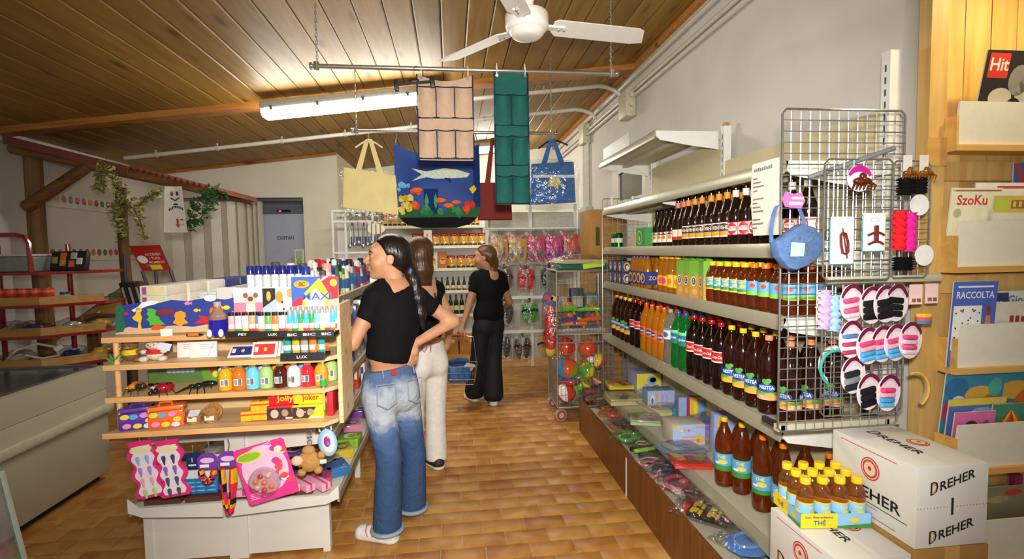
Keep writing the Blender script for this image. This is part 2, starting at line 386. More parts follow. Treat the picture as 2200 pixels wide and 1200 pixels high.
# window in the right wall behind the far end of the drinks shelving
wd = struct(thing('window_1','dark window pane high in the wall past the drinks shelving','window'))
MB().box(XR-.03,XR,4.28,4.36,1.95,2.3,DW).box(XR-.03,XR,5.0,5.2,1.95,2.3,DW).box(XR-.03,XR,4.36,5.0,2.26,2.3,DW).box(XR-.03,XR,4.36,5.0,1.95,1.99,DW).obj('window_frame',wd)
MB().box(XR-.012,XR-.002,4.36,5.0,1.99,2.26,mat('#23221c',rough=.06,var=0.2,scale=4)).obj('pane',wd)
# ================================================================ lamps, fan, pipes under the ceiling
TUBE = mat((1.0,0.97,0.88),emit=38.0,var=0,name='fluorescent_glow')
GREYP = mat('#a8a79f',rough=.4,name='fixture_grey')
CHROME = metal('#c9c9c4',.18);GALV = metal('#b7b6ac',.38);PIPE = mat('#c9c6b6',rough=.4,var=.05)
def fixture(label,x0,x1,y,dz,TUBE=TUBE):
    t = thing('fluorescent_lamp',label,'lamp',(x0,y,zc(x0)-dz));L = x1-x0
    rot = R(-math.atan(SL),'Y')
    mb = MB().push(rot);mb.rbox(0,L,-.07,.07,.045,.11,.015,GREYP);mb.obj('housing',t)
    mb = MB().push(rot)
    sec = [(-.062,.05),(-.066,.02),(-.05,-.012),(-.02,-.028),(.02,-.028),(.05,-.012),(.066,.02),(.062,.05)]
    mb.loft([[(L*u,a*k,b*k+(1-k)*.03) for a,b in sec] for u,k in ((.0,.6),(.02,1),(.98,1),(1,.6))],TUBE);mb.obj('diffuser',t)
    for u in (.06,.30,.54,.78,.96):
        mb = MB().push(rot);mb.rbox(L*u-.012,L*u+.012,-.074,-.058,.028,.065,.004,mat('#6d6c66',rough=.3));mb.obj('clip',t)
    return t
fixture('glowing white fluorescent tube lamp fixed behind the beige pocket organizer',-1.50,0.02,4.43,.17)
fixture('small glowing tube lamp far back behind the green pocket organizer',.05,1.1,7.2,.14)
fixture('added fill lamp, unseen, on the ceiling behind the camera',-.9,.7,.2,.16,mat((1.0,0.97,0.88),emit=9.0,var=0,name='fill_lamp_glow'))  # added fill light, an assumed fixture out of view behind the camera
# ceiling fan
FANW = mat('#e6e2d8',rough=.35,var=.03)
fc = Vector((.414,2.65,2.665))
t = thing('ceiling_fan','white three-bladed ceiling fan with round motor housing','fan',fc)
MB().lathe([(.001,-.062),(.05,-.062),(.073,-.055),(.088,-.038),(.092,-.028),(.096,-.026),(.11,-.012),(.112,.0),(.112,.05),(.105,.06),(.06,.068),(.001,.068)],32,FANW).obj('motor_housing',t)
MB().cyl((0,0,.06),(0,0,zc(fc.x)-fc.z+.02),.016,n=14,m=FANW).lathe([(.03,.09),(.065,.06+.16),(.065,.3),(.03,.3)],18,FANW).obj('down_rod',t)
for a,name in ((math.radians(6),0),(math.radians(128),1),(math.radians(247),2)):
    mb = MB().push(R(a,'Z') @ R(math.radians(-13),'X'))
    mb.prism([(.155,-.062),(.135,-.045),(.135,.03),(.165,.062),(.6,.075),(.672,.06),(.64,-.035),(.61,-.05)],.006,FANW)
    b = mb.obj('blade',t)
    mb = MB().push(R(a,'Z'));mb.box(.09,.2,-.02,.02,-.004,.008,FANW);mb.obj('blade_bracket',b)
    mb = MB().push(R(a,'Z'))
    for q in (.17,.2): mb.cyl((q,.0,-.012),(q,.0,.006),.006,n=8,m=CHROME)
    mb.obj('screw',b)
# hanging rods
def rod(label,x0,x1,y,z):
    t = thing('hanging_rod',label,'rod',(x0,y,z))
    MB().cyl((0,0,0),(x1-x0,0,0),.0125,n=14,m=CHROME).obj('pole',t)
    for u in (0,x1-x0):
        MB().cyl((u-.006,0,0),(u+.008,0,0),.02,n=14,m=CHROME).obj('end_cap',t)
        MB().cyl((u+.03 if u == 0 else u-.03,0,-.018),(u+.03 if u == 0 else u-.03,0,.022),.016,n=10,m=CHROME).obj('clamp',t)
    for u in (.035,x1-x0-.035):
        mb = MB();zt = zc(x0+u)-z;k = 0;zz = .015
        while zz < zt:
            P = [(u+(.006*math.cos(a) if k % 2 else 0),(0 if k % 2 else .006*math.cos(a)),zz+.012+.014*math.sin(a)) for a in [2*PI*i/8 for i in range(8)]]
            mb.tube(P,.0018,5,GALV,closed=True);zz += .02;k += 1
        mb.obj('chain',t)
    return t
rod('long chrome rod hung from chains carrying two pocket organizers',-.751,1.007,3.0,2.558)
rod('thinner chrome rod farther back carrying bags and the reef print',-.725,.847,4.02,2.436)
# conduit pipes
def pipe(name,label,pts,r,clips=()):
    t = thing(name,label,'pipe',pts[0]);o = Vector(pts[0])
    MB().tube([Vector(p)-o for p in pts],r,10,PIPE).obj('pipe_run',t)
    for c in clips: MB().cyl(Vector(c)-o-Vector((.012,0,0)),Vector(c)-o+Vector((.012,0,0)),r*1.35,n=10,m=mat('#b4b09c',rough=.4)).cyl(Vector(c)-o,Vector(c)-o+Vector((0,0,.05)),.008,n=6,m=mat('#b4b09c',rough=.4)).obj('clip',t)
    return t
def arc_end(p,q,n=8): # quarter bend from p, turning towards the wall and down to q
    return [Vector((p[0]+(q[0]-p[0])*math.sin(a),p[1],p[2]+(q[2]-p[2])*(1-math.cos(a)))) for a in [PI/2*i/n for i in range(n+1)]]
def cz(x,d): return zc(x)-d
pipe('conduit_pipe','white conduit pipe crossing the ceiling between lamp and partition',[(-3.3,5.7,cz(-3.3,.07)),(1.4,5.7,cz(1.4,.07))]+arc_end((1.42,5.7,cz(1.42,.07)),(1.66,5.7,2.98)),.021,[(x,5.7,cz(x,.07)) for x in (-3.0,-2.4,-1.75,-1.1,-.4,.4,1.2)])
pipe('conduit_pipe','white conduit pipe running behind the long rod to the right wall',[(.2,4.78,cz(.2,.10)),(1.4,4.78,cz(1.4,.10))]+arc_end((1.42,4.78,cz(1.42,.10)),(1.655,4.78,2.92)),.02,[(.9,4.78,cz(.9,.1))])
for k,(z,r,lab) in enumerate(((3.075,.022,'topmost grey conduit along the right wall under the ceiling edge'),(2.955,.018,'middle grey conduit running along the upper right wall'),(2.905,.018,'lowest grey conduit running along the upper right wall'))):
    pipe('conduit_pipe',lab,[(XR-.03,YN,z),(XR-.03,8.0,z)],r,[])
pipe('conduit_pipe','pale pipe curving along the left wall above the timber post',[(-3.58,3.0,2.50),(-3.58,4.3,2.49),(-3.5,4.9,2.45),(-3.42,5.3,2.36)],.022)
for y,z,lab in ((4.68,2.85,'beige junction box on the wall where the bent conduit ends'),(6.2,2.92,'beige junction box on the wall above the vertical conduits')):
    t = thing('junction_box',lab,'electrical box',(XR-.055,y,z));MB().rbox(-.045,.05,-.11,.11,-.12,.12,.008,mat('#c4bd9b',rough=.5)).obj('box_body',t)
    MB().cyl((-.0,-.15,-.02),(-.0,-.11,-.02),.02,n=10,m=PIPE).cyl((-.0,-.15,.06),(-.0,-.11,.06),.02,n=10,m=PIPE).obj('gland',t)
for k,y in enumerate((6.12,6.19,6.26,6.33)):
    pipe('conduit_pipe','vertical grey conduit below the junction box, %s from the front' % ORD[k],[(XR-.03,y,1.3),(XR-.03,y,2.82)],.016)
t = thing('switch_cabinet','grey wall-mounted switch cabinet below the vertical conduits','electrical box',(XR,6.2,1.55))
MB().rbox(-.1,0,-.18,.18,-.02,.48,.01,mat('#aeb0ad',rough=.4)).obj('cabinet_body',t);MB().box(-.104,-.1,-.14,.14,.05,.42,mat('#8e908d',rough=.4)).obj('door',t)
# ================================================================ drinks shelving on the right
SHELFG = mat('#b9b39c',rough=.42,var=.04,name='shelf_enamel');SHELFW = mat('#dcdbd2',rough=.45,var=.03,name='shelf_white')
RAIL = mat('#aaa58c',rough=.3,metal=.3,var=.04,name='price_rail');BACKP = mat('#cbbf97',rough=.6,var=.03,name='back_panel_beige')
KICK = wood('#5e3512','#7a491c','kick_laminate','Z',2.0,.4,knots=False)
FX,BX = 1.25,1.645
YE = [4.05,2.93,1.77]
LV = {'tier': .325,'soda': .815,'juice': 1.245,'beer': 1.52,'upper': 1.835}
def shelf_part(t,y0,y1,z,x0=FX,x1=BX,rail=True,name='shelf',rm=None):
    s = MB().box(x0,x1,y0+.006,y1-.006,z-.022,z,SHELFG).box(x0+.002,x0+.02,y0+.006,y1-.006,z-.04,z-.02,SHELFG).box((x0+x1)/2-.02,(x0+x1)/2+.02,y0+.006,y1-.006,z-.045,z-.02,SHELFG).obj(name,t)
    if rail:
        mb = MB().use(rm or RAIL);P = [(x0-.016,z-.048),(x0-.012,z-.05),(x0+.004,z-.012),(x0+.004,z+.008),(x0-.002,z+.008),(x0-.018,z-.03)]
        mb.loft([[(a,y,b) for a,b in P] for y in (y1-.004,y0+.004)]);mb.obj('price_rail',s)
    return s
def bracket(t,y,z,x0=FX,x1=BX,sgn=1):
    MB().use(SHELFW).push(Matrix(((1,0,0,0),(0,0,1,y-.004),(0,1,0,0),(0,0,0,1)))).prism([(x0-.004,z-.03),(x0+.02,z-.055),((x0+x1)/2,z-.085),(x1,z-.11),(x1,z-.001),(x0+.03,z-.001),(x0-.004,z-.001)],.005).obj('bracket',t)
for b in range(2):
    y1,y0 = YE[b],YE[b+1]
    t = thing('shelf_unit',('beige metal shelving bay of drinks nearest the wheeled toy cage','beige metal shelving bay of drinks beside the wire accessory panel')[b],'shelving',(0,0,0),group='drinks shelving bays')
    MB().box(BX,BX+.02,y0+.01,y1-.01,.1,2.16 if b == 0 else 2.03,BACKP).obj('back_panel',t)
    for y in ((y1,y0) if b == 0 else (y0,)):
        MB().box(BX-.005,BX+.04,y-.02,y+.02,0,2.24,SHELFW).obj('upright',t)
        mb = MB()
        for k in range(18): mb.box(BX-.0056,BX-.004,y-.004,y+.004,1.4+k*.045,1.425+k*.045,mat('#55554e',rough=.8))
        mb.obj('slot_row',t)['kind'] = 'stuff'
    for n in ('soda','juice','beer','upper'):
        shelf_part(t,y0,y1,LV[n])
        for y in (y0+.008,y1-.008): bracket(t,y,LV[n])
    shelf_part(t,y0,y1,LV['tier'])
    MB().box(1.06,BX,y0+.004,y1-.004,.17,.195,SHELFG).obj('base_deck',t)
    MB().box(1.035,1.055,y0+.004,y1-.004,0,.27,KICK).obj('kick_board',t)
    if b == 0:
        MB().box(1.03,1.06,y1-.002,y1+.012,0,.27,KICK).obj('kick_end',t)
        s = shelf_part(t,y0+.06,y1+.08,2.225);MB().box(FX+.01,FX+.014,y0+.55,y1+.05,2.23,2.33,mat('#8c8c88',rough=.4)).obj('back_stop',s)
        for y in (y0+.06,y1+.07): bracket(t,y,2.225)
        MB().box(BX+.003,BX+.032,y0-.013,y0+.013,2.24,2.262,wood('#a5632b','#b87a3c','stub_wood','Z')).obj('timber_stub',t)
    MB().box(1.031,1.035,y0-.004,y0+.004,0.0,.24,SHELFW).obj('seam_strip',t)
# price list
t = thing('price_list','white printed price list taped to the upper shelf rail','paper',(1.228,1.84,1.56))
MB().sheet(lambda u,v: (-.012*math.sin(v*2.5)-.012,.09-.18*u,.285*v),4,8,paper('#e8e4d8')).obj('sheet',t)
mb = MB().push(T(-.03,0,0) @ R(-PI/2,'Z') @ FACE)
for k in range(9): mb.quad((-.06+.013*k,.25,0),(-.051+.013*k,.25,0),(-.051+.013*k,.25+.008+.006*(k*7 % 3)/2,0),(-.06+.013*k,.262,0),m=paper('#7c796f'))
mb.obj('heading',t)['kind'] = 'stuff'
mb = MB().push(T(-.031,0,0) @ R(-PI/2,'Z') @ FACE)
for k in range(13):
    if k % 5 != 4: mb.quad((-.065,.225-k*.016,0),(-.065+.03+.02*(k % 3),.225-k*.016,0),(-.065+.03+.02*(k % 3),.22-k*.016,0),(-.065,.22-k*.016,0),m=paper('#8a877c'))
mb.obj('print_lines',t)['kind'] = 'stuff'
# ---------------------------------------------------------------- bottles
def wrapf(r,z,a0=0.0): return lambda x,y: (r*math.sin(x/r+a0),-r*math.cos(x/r+a0),z+y)
def disc(mb,cx,cy,rx,ry,fn,m,n=18):
    mb.raw([fn(cx,cy)]+[fn(cx+rx*math.cos(2*PI*k/n),cy+ry*math.sin(2*PI*k/n)) for k in range(n)],[(0,1+k,1+(k+1) % n) for k in range(n)],m)
def bandlab(r,bands,extra=None,n=22):
    mb = MB()
    for z0,z1,m in bands: mb.lathe([(r,z0),(r,z1)],n,m)
    if extra: extra(mb,r)
    return mb.mesh('label')
def pet(h,r,neck=.014,waist=None,foot=True,n=22):
    w = r*(waist or 1)
    p = [(r*.55,0),(r*.9,.004),(r,.02),(r,h*.22),(w,h*.34),(w,h*.42),(r,h*.55),(r,h*.62),(r*.93,h*.70),(r*.72,h*.79),(r*.45,h*.87),(neck,h*.92),(neck,h-.018)]
    return p
def capm(h,r,m):
    mb = MB();mb.lathe([(r*.6,h-.021),(r,h-.021),(r*1.02,h-.018),(r,h-.003),(r*.93,h),(.0001,h)],18,m);return mb.mesh('cap')
def bodym(prof,m,n=22): return MB().lathe(prof,n,m).mesh('bottle_body',ang=60)
COLA = mat('#1a0704',rough=.07,coat=.3,trans=.25,var=.05,name='cola');TEA = mat('#b9561a',rough=.04,coat=.2,trans=.88,var=.05,name='peach_tea')
TEAD = mat('#2c0f06',rough=.08,coat=.4,trans=.2,var=.05,name='dark_tea');ORNG = mat('#d98314',rough=.08,trans=.45,var=.05,name='orange_soda');CLEAR = mat('#eef2ec',rough=.04,trans=.9,var=.02,name='clear_pet')
GREENB = mat('#1f9a3a',rough=.06,trans=.7,var=.04,name='green_pet');BRG = mat('#1c0d05',rough=.06,coat=.5,var=.03,name='brown_glass');AMB = mat('#c27a1c',rough=.07,trans=.45,var=.05,name='juice_amber')
P15 = pet(.33,.0435,waist=.9)
def cola_lab(mb,r):
    for a in (0,2.1,4.2): mb.text('Coca-Cola',.021,paper('#f4efe8'),wrapf(r+.0012,.162,a),width=.058,shear=.25)
def nest_lab(mb,r):
    for a in (0,2.1,4.2):
        f = wrapf(r+.0010,.115,a);disc(mb,0,0,.036,.019,f,paper('#1c4c9c'))
        mb.text('NESTEA',.021,paper('#f2f2f2'),wrapf(r+.0024,.116,a),width=.058)
        for dx,dz,rx in ((-.008,.028,.010),(.008,.031,.011),(0,.022,.012)): disc(mb,dx,dz,rx,.010,wrapf(r+.0020,.115,a),paper('#4fa544'),10)
        disc(mb,.012,-.034,.022,.013,wrapf(r+.0016,.115,a),paper('#e8a24a'))
def spr_lab(mb,r):
    for a in (0,2.1,4.2): disc(mb,0,0,.026,.022,wrapf(r+.001,.18,a),paper('#2f6fb0'));mb.text('Sprite',.02,paper('#f4f4f4'),wrapf(r+.0018,.18,a),width=.045,shear=.3)
def fan_lab(mb,r):
    for a in (0,2.1,4.2): disc(mb,0,0,.02,.02,wrapf(r+.001,.145,a),paper('#2d4f9a'));mb.text('Fanta',.018,paper('#f4f4f4'),wrapf(r+.0018,.145,a),width=.036)
LWH = paper('#ece7dc');LRED = paper('#d01f26');LGRN = paper('#3e8f3a');LBLU = paper('#5fa9d8');LYEL = paper('#ecc62c')
def kind_pet(liq,cap,lab=None,prof=P15,h=.33,capr=.0155):
    k = [('bottle_body',bodym(prof,liq)),('cap',capm(h,capr,gloss(cap)))]
    if lab: k.append(('label',lab))
    return k
K = {}
K['cola'] = kind_pet(COLA,'#c8151b',bandlab(.0442,[(.135,.142,LWH),(.142,.185,LRED),(.185,.19,LWH)],cola_lab))
_nl = lambda e: bandlab(.0442,[(.062,.092,paper('#e6c79a')),(.092,.098,LGRN)],e)
K['nestea_yellow'] = kind_pet(TEAD,'#e9c51f',bandlab(.0442,[(.064,.084,paper('#e9b93a')),(.084,.098,paper('#6ba63c'))],nest_lab))
K['nestea_peach'] = kind_pet(TEAD,'#ef8f63',bandlab(.0442,[(.064,.084,paper('#e9b08a')),(.084,.098,paper('#6ba63c'))],nest_lab))
K['sprite'] = kind_pet(GREENB,'#2453b4',bandlab(.0442,[(.145,.205,paper('#1f8a5a')),(.205,.222,paper('#7fe0a8'))],spr_lab))
K['fanta'] = kind_pet(ORNG,'#f0571a',bandlab(.0442,[(.115,.172,paper('#f06a1c'))],fan_lab))
K['clear'] = kind_pet(CLEAR,'#9aa0a6',bandlab(.0442,[(.15,.205,paper('#dfe3ea'))],lambda mb,r: [disc(mb,0,0,.02,.015,wrapf(r+.001,.178,a),paper('#4a63b0')) for a in (0,2.1,4.2)]))
def the_lab(zz,s,w):
    def f(mb,r):
        for a in (0,2.1,4.2):
            disc(mb,.008,zz*.0-.004,s*1.1,s*.55,wrapf(r+.0010,zz,a),paper('#f2cf3c'));mb.text('THÈ',s,paper('#f2e03a'),wrapf(r+.0018,zz+s*.95,a),width=w)
            disc(mb,-.02*s/.02,-.012,s*.7,s*.28,wrapf(r+.0009,zz,a),paper('#e9f1f4'))
    return f
K['tea_big_yellow'] = kind_pet(TEA,'#e9c51f',bandlab(.0442,[(.085,.112,LGRN),(.112,.17,LBLU)],the_lab(.135,.02,.04)),pet(.345,.0435,waist=.86),.345)
K['tea_big_orange'] = kind_pet(TEA,'#ee7a1e',bandlab(.0442,[(.085,.105,LGRN),(.105,.17,LBLU)],the_lab(.135,.02,.04)),pet(.345,.0435,waist=.86),.345)
_ph = pet(.20,.031,waist=.96)
K['tea_half_yellow'] = kind_pet(TEA,'#ecc822',bandlab(.0316,[(.063,.07,LYEL),(.07,.082,LGRN),(.082,.118,LBLU),(.118,.123,LYEL)],the_lab(.098,.012,.026)),_ph,.20,.017)
K['tea_half_orange'] = kind_pet(TEA,'#ee7420',bandlab(.0316,[(.063,.08,paper('#7cc242')),(.08,.123,LBLU)],lambda mb,r: [disc(mb,.002,.01,.012,.01,wrapf(r+.001,.095,a),paper('#e2473c')) for a in (0,2.1,4.2)]),_ph,.20,.017)
_ps = pet(.155,.0262,waist=.97)
K['tea_small'] = kind_pet(mat('#d09050',rough=.04,trans=.9,var=.04,name='light_tea'),'#ecc822',bandlab(.0268,[(.012,.018,LYEL),(.018,.04,LGRN),(.04,.072,paper('#8fc4e4')),(.072,.077,LYEL)],the_lab(.05,.012,.024)),_ps,.155,.0165)
# beer bottles
def beer(h,r,nr=.0125):
    return [(r*.8,0),(r,.005),(r,h*.5),(r*.97,h*.56),(r*.7,h*.66),(nr*1.25,h*.76),(nr,h*.9),(nr*1.1,h*.93),(nr*1.1,h-.012)]
def crown(h,m): return MB().lathe([(.0135,h-.014),(.0155,h-.012),(.0135,h-.003),(.011,h),(.0001,h)],14,m).mesh('cap')
def kind_beer(h,r,lab,neck,neckm,cap):
    return [('bottle_body',bodym(beer(h,r),BRG,18)),('cap',crown(h,metal(cap,.35))),('label',lab),('neck_label',bandlab(.0150,[(h*.78,h*.9,neckm)],n=14))]
def drh(mb,r):
    for a in (0,2.1,4.2):
        disc(mb,0,.012,.022,.012,wrapf(r+.0008,.085,a),paper('#20263a'));mb.text('DREHER',.022,paper('#e9dcc0'),wrapf(r+.0018,.088,a),width=.058)
def per(mb,r):
    for a in (0,2.1,4.2):
        disc(mb,0,0,.024,.027,wrapf(r+.0008,.08,a),paper('#c9252c'));disc(mb,0,-.004,.02,.011,wrapf(r+.0014,.084,a),LWH);mb.text('PERONI',.015,paper('#b01d28'),wrapf(r+.002,.082,a),width=.04)
def mor(mb,r):
    for a in (0,2.1,4.2):
        disc(mb,0,.0,.013,.011,wrapf(r+.0008,.06,a),paper('#c8842a'));disc(mb,0,.026,.008,.008,wrapf(r+.0008,.06,a),paper('#c2352c'))
        disc(mb,0,.018,.019,.0035,wrapf(r+.0014,.06,a),paper('#3a352c'))
K['beer_orange'] = kind_beer(.285,.0345,bandlab(.0351,[(.045,.05,LWH),(.05,.072,paper('#e2952a')),(.072,.098,paper('#2a3350')),(.098,.108,paper('#e2952a')),(.108,.113,LWH)],drh,18),0,paper('#e2902a'),'#3a3a36')
K['beer_red'] = kind_beer(.285,.0345,bandlab(.0351,[(.05,.054,LRED),(.054,.106,LWH),(.106,.11,LRED)],per,18),0,paper('#e6dfd2'),'#c9a23a')
K['beer_white'] = kind_beer(.235,.031,bandlab(.0316,[(.03,.092,paper('#e6dfcb'))],mor,16),0,BRG,'#1f1f1d')
K['beer_tall'] = kind_beer(.285,.0345,bandlab(.0351,[(.04,.06,paper('#b0352a')),(.06,.1,paper('#e8dcc0'))],None,18),0,paper('#d77f70'),'#1f1f1d')
K['juice_bottle'] = [('bottle_body',bodym([(.02,0),(.03,.004),(.032,.015),(.032,.13),(.03,.15),(.022,.185),(.018,.2),(.018,.215)],AMB,18)),('cap',capm(.225,.021,gloss('#e8b71f'))),('label',bandlab(.0326,[(.04,.1,paper('#e9a92c'))],lambda mb,r: [disc(mb,0,0,.016,.02,wrapf(r+.001,.07,a),paper('#d9406a')) for a in (0,2.1,4.2)],18))]
K['juice_bottle_yellow'] = [K['juice_bottle'][0],K['juice_bottle'][1],('label',bandlab(.0326,[(.035,.11,paper('#f0c62c'))],lambda mb,r: [disc(mb,0,0,.014,.018,wrapf(r+.001,.07,a),paper('#e07a1e')) for a in (0,2.1,4.2)],18))]
# cartons
def carton():
    mb = MB();w = .038
    mb.loft([[(-w,-w,z),(w,-w,z),(w,w,z),(-w,w,z)] for z in (0,.2)],paper('#7db53a'))
    body = mb.mesh('carton_body')
    mb = MB();mb.box(-.016,.016,-.016,.016,.2,.215,paper('#6aa52f'));mb.cyl((0,0,.2),(0,0,.222),.016,n=14,m=gloss('#1d5a34'));cap = mb.mesh('cap')
    mb = MB()
    for a in range(4):
        mb.push(R(a*PI/2,'Z') @ T(0,-w-.0006,0) @ FACE)
        mb.raw([(-w,0,0),(w,0,0),(w,.13,0),(-w,.11,0)],[(0,1,2,3)],paper('#cf9a4c'));f = lambda x,y: (x,y,.0012)
        disc(mb,-.004,.09,.022,.026,f,paper('#e9ece0'));disc(mb,-.002,.091,.017,.02,lambda x,y: (x,y,.0018),paper('#2c6a3a'));mb.text('S',.03,paper('#f2f2ea'),lambda x,y: (x-.002,y+.091,.0026))
        disc(mb,.006,.035,.022,.016,f,paper('#e5b55a'));mb.pop()
    return [('carton_body',body),('cap',cap),('printed_panel',mb.mesh('printed_panel'))]
K['carton'] = carton()
def drink_row(kname,name,desc,cat,shelf,ys,x=1.315,grp=None,rz=-1.0,where='',z=None,dx=0):
    zz = LV[shelf] if z is None else z
    for i,y in enumerate(ys):
        inst(K[kname],name,'%s, %s from the toy cage %s' % (desc,ORD[i],where),cat,(x+dx*i,y,zz+.001),rz+random.uniform(-.25,.25),grp)
def ys(a,b,n): return [a+(b-a)*i/(n-1) for i in range(n)] if n > 1 else [a]
# soda shelf, front row then the row behind
X2 = .094
drink_row('nestea_peach','tea_bottle','dark tea bottle with peach cap at the cage end','bottle','soda',[3.93,3.83],grp='soda shelf bottles')
drink_row('nestea_yellow','tea_bottle','dark tea bottle with yellow cap beside orange soda','bottle','soda',[3.73,3.63],grp='soda shelf bottles')
drink_row('cola','cola_bottle','dark cola bottle beside orange soda bottles','bottle','soda',[3.52,3.42],grp='soda shelf bottles')
drink_row('fanta','orange_soda_bottle','orange soda bottle with orange cap in front row','bottle','soda',ys(3.31,3.02,4),grp='soda shelf bottles')
drink_row('clear','water_bottle','clear bottle with grey cap on the soda shelf','bottle','soda',[2.925],grp='soda shelf bottles')
drink_row('sprite','lemonade_bottle','green lemonade bottle with blue cap in front row','bottle','soda',[2.82,2.725],grp='soda shelf bottles')
drink_row('cola','cola_bottle','cola bottle with red cap and label in front row','bottle','soda',ys(2.625,2.345,4),grp='soda shelf bottles')
drink_row('nestea_yellow','tea_bottle','dark tea bottle with yellow cap in front row','bottle','soda',ys(2.25,2.06,3),grp='soda shelf bottles')
drink_row('nestea_peach','tea_bottle','dark tea bottle with peach cap near wire panel','bottle','soda',ys(1.965,1.83,2),grp='soda shelf bottles')
drink_row('nestea_peach','tea_bottle','dark tea bottle with peach cap in back row','bottle','soda',[3.90,3.80,1.96,1.84],x=1.41,grp='soda shelf bottles')
drink_row('nestea_peach','tea_bottle','dark tea bottle with peach cap in rearmost row','bottle','soda',[1.975,1.85],x=1.51,grp='soda shelf bottles')
drink_row('fanta','orange_soda_bottle','orange soda bottle with orange cap in back row','bottle','soda',ys(3.29,2.92,4),x=1.41,grp='soda shelf bottles')
drink_row('nestea_yellow','tea_bottle','dark tea bottle with yellow cap behind front row','bottle','soda',[3.7,3.6,2.24,2.147,2.055],x=1.41,grp='soda shelf bottles')
drink_row('sprite','lemonade_bottle','green lemonade bottle with blue cap in back row','bottle','soda',[2.81,2.715],x=1.41,grp='soda shelf bottles')
drink_row('cola','cola_bottle','cola bottle with red cap in back row','bottle','soda',[3.5,3.4,2.62,2.525,2.43,2.335],x=1.41,grp='soda shelf bottles')
drink_row('cola','cola_bottle','cola bottle with red cap in rearmost row','bottle','soda',[2.6,2.5,2.4,2.3,2.2],x=1.51,grp='soda shelf bottles')
# juice shelf
drink_row('juice_bottle','juice_bottle','amber juice bottle with pink label','bottle','juice',[3.045,2.975],grp='juice shelf')
drink_row('juice_bottle_yellow','juice_bottle','amber juice bottle with yellow label','bottle','juice',[2.90,2.82],grp='juice shelf')
drink_row('juice_bottle','juice_bottle','amber juice bottle in the row behind','bottle','juice',ys(3.04,2.8,4),x=1.39,grp='juice shelf')
drink_row('carton','juice_carton','green juice carton with dark cap in front row','carton','juice',ys(2.735,2.485,4),grp='juice shelf',rz=-.05,x=1.32)
drink_row('carton','juice_carton','green juice carton with dark cap in back row','carton','juice',ys(2.735,2.485,4),grp='juice shelf',rz=.0,x=1.42)
drink_row('tea_half_yellow','tea_bottle','small amber tea bottle with yellow cap','bottle','juice',ys(2.405,2.12,5),grp='juice shelf',x=1.30)
drink_row('tea_half_orange','tea_bottle','small amber tea bottle with orange cap','bottle','juice',ys(2.05,1.81,4),grp='juice shelf',x=1.30)
drink_row('tea_half_yellow','tea_bottle','small amber tea bottle with yellow cap in back row','bottle','juice',ys(2.395,2.12,5),x=1.372,grp='juice shelf')
drink_row('tea_half_orange','tea_bottle','small amber tea bottle with orange cap in back row','bottle','juice',ys(2.05,1.81,4),x=1.372,grp='juice shelf')
drink_row('tea_half_orange','tea_bottle','small amber tea bottle with orange cap in rearmost row','bottle','juice',ys(2.05,1.81,4),x=1.45,grp='juice shelf')
# small blue juice boxes, two layers of three
def jbox():
    body = MB().rbox(-.036,.036,-.05,.05,0,.088,.003,paper('#2c3f7a')).mesh('box_body');mb = MB()
    for a,w in ((0,.036),(-PI/2,.05)):
        mb.push(R(a,'Z') @ T(0,-(.05 if a == 0 else .036)-.0006,.044) @ FACE)
        disc(mb,0,0,.026,.034,lambda x,y: (x,y,.0006),paper('#eda92c'));disc(mb,0,-.002,.017,.024,lambda x,y: (x,y,.0012),paper('#2c3f7a'));disc(mb,.004,-.006,.012,.016,lambda x,y: (x,y,.0018),paper('#e2d9cc'));mb.pop()
    return [('box_body',body),('printed_emblem',mb.mesh('printed_emblem'))]
K['jbox'] = jbox()
for l in range(2):
    for i in range(3):
        inst(K['jbox'],'juice_box','small blue juice box with orange ring, %s layer, %s from the cage' % (('lower','upper')[l],ORD[i]),'carton',(1.30,3.93-.108*i,LV['juice']+.001+.0885*l),random.uniform(-.05,.05),'small blue juice boxes')
# shrink-wrapped six-pack of juice
t = thing('juice_pack','shrink-wrapped pack of amber juice bottles with blue sleeve','drinks pack',(1.315,3.33,LV['juice']+.001))
for i in range(5):
    for j in range(2):
        o = add('bottle',MB().lathe([(.02,0),(.027,.004),(.029,.02),(.029,.15),(.02,.19),(.016,.2),(.016,.212)],14,AMB).mesh('bottle') if (i,j) == (0,0) else _b0,t,(-.03+.062*j,.13-.0625*i,0));_b0 = o.data
        c = add('cap',MB().lathe([(.019,.208),(.019,.224),(.0001,.224)],14,gloss('#27357e')).mesh('cap') if (i,j) == (0,0) else _c0,o);_c0 = c.data
MB().box(-.063,.065,-.155,.163,.03,.115,paper('#2b3a86')).obj('sleeve',t)
mb = MB().push(T(-.0645,0,.072) @ R(-PI/2,'Z') @ FACE)
for k in range(4): disc(mb,-.115+.078*k,0,.036,.034,lambda x,y: (x,y,.0003*(k+1)),paper('#efb42a'));disc(mb,-.115+.078*k,-.002,.024,.022,lambda x,y: (x,y,.0003*(k+1)+.0002),paper('#2b3a86'))
mb.text('ZOO',.03,paper('#efe9da'),lambda x,y: (x+.09,y,.003));mb.obj('printed_sleeve_art',t)
mb = MB().push(T(.001,-.1565,.072) @ FACE);mb.text('ZOO',.035,paper('#efb42a'));mb.obj('printed_end_art',t)
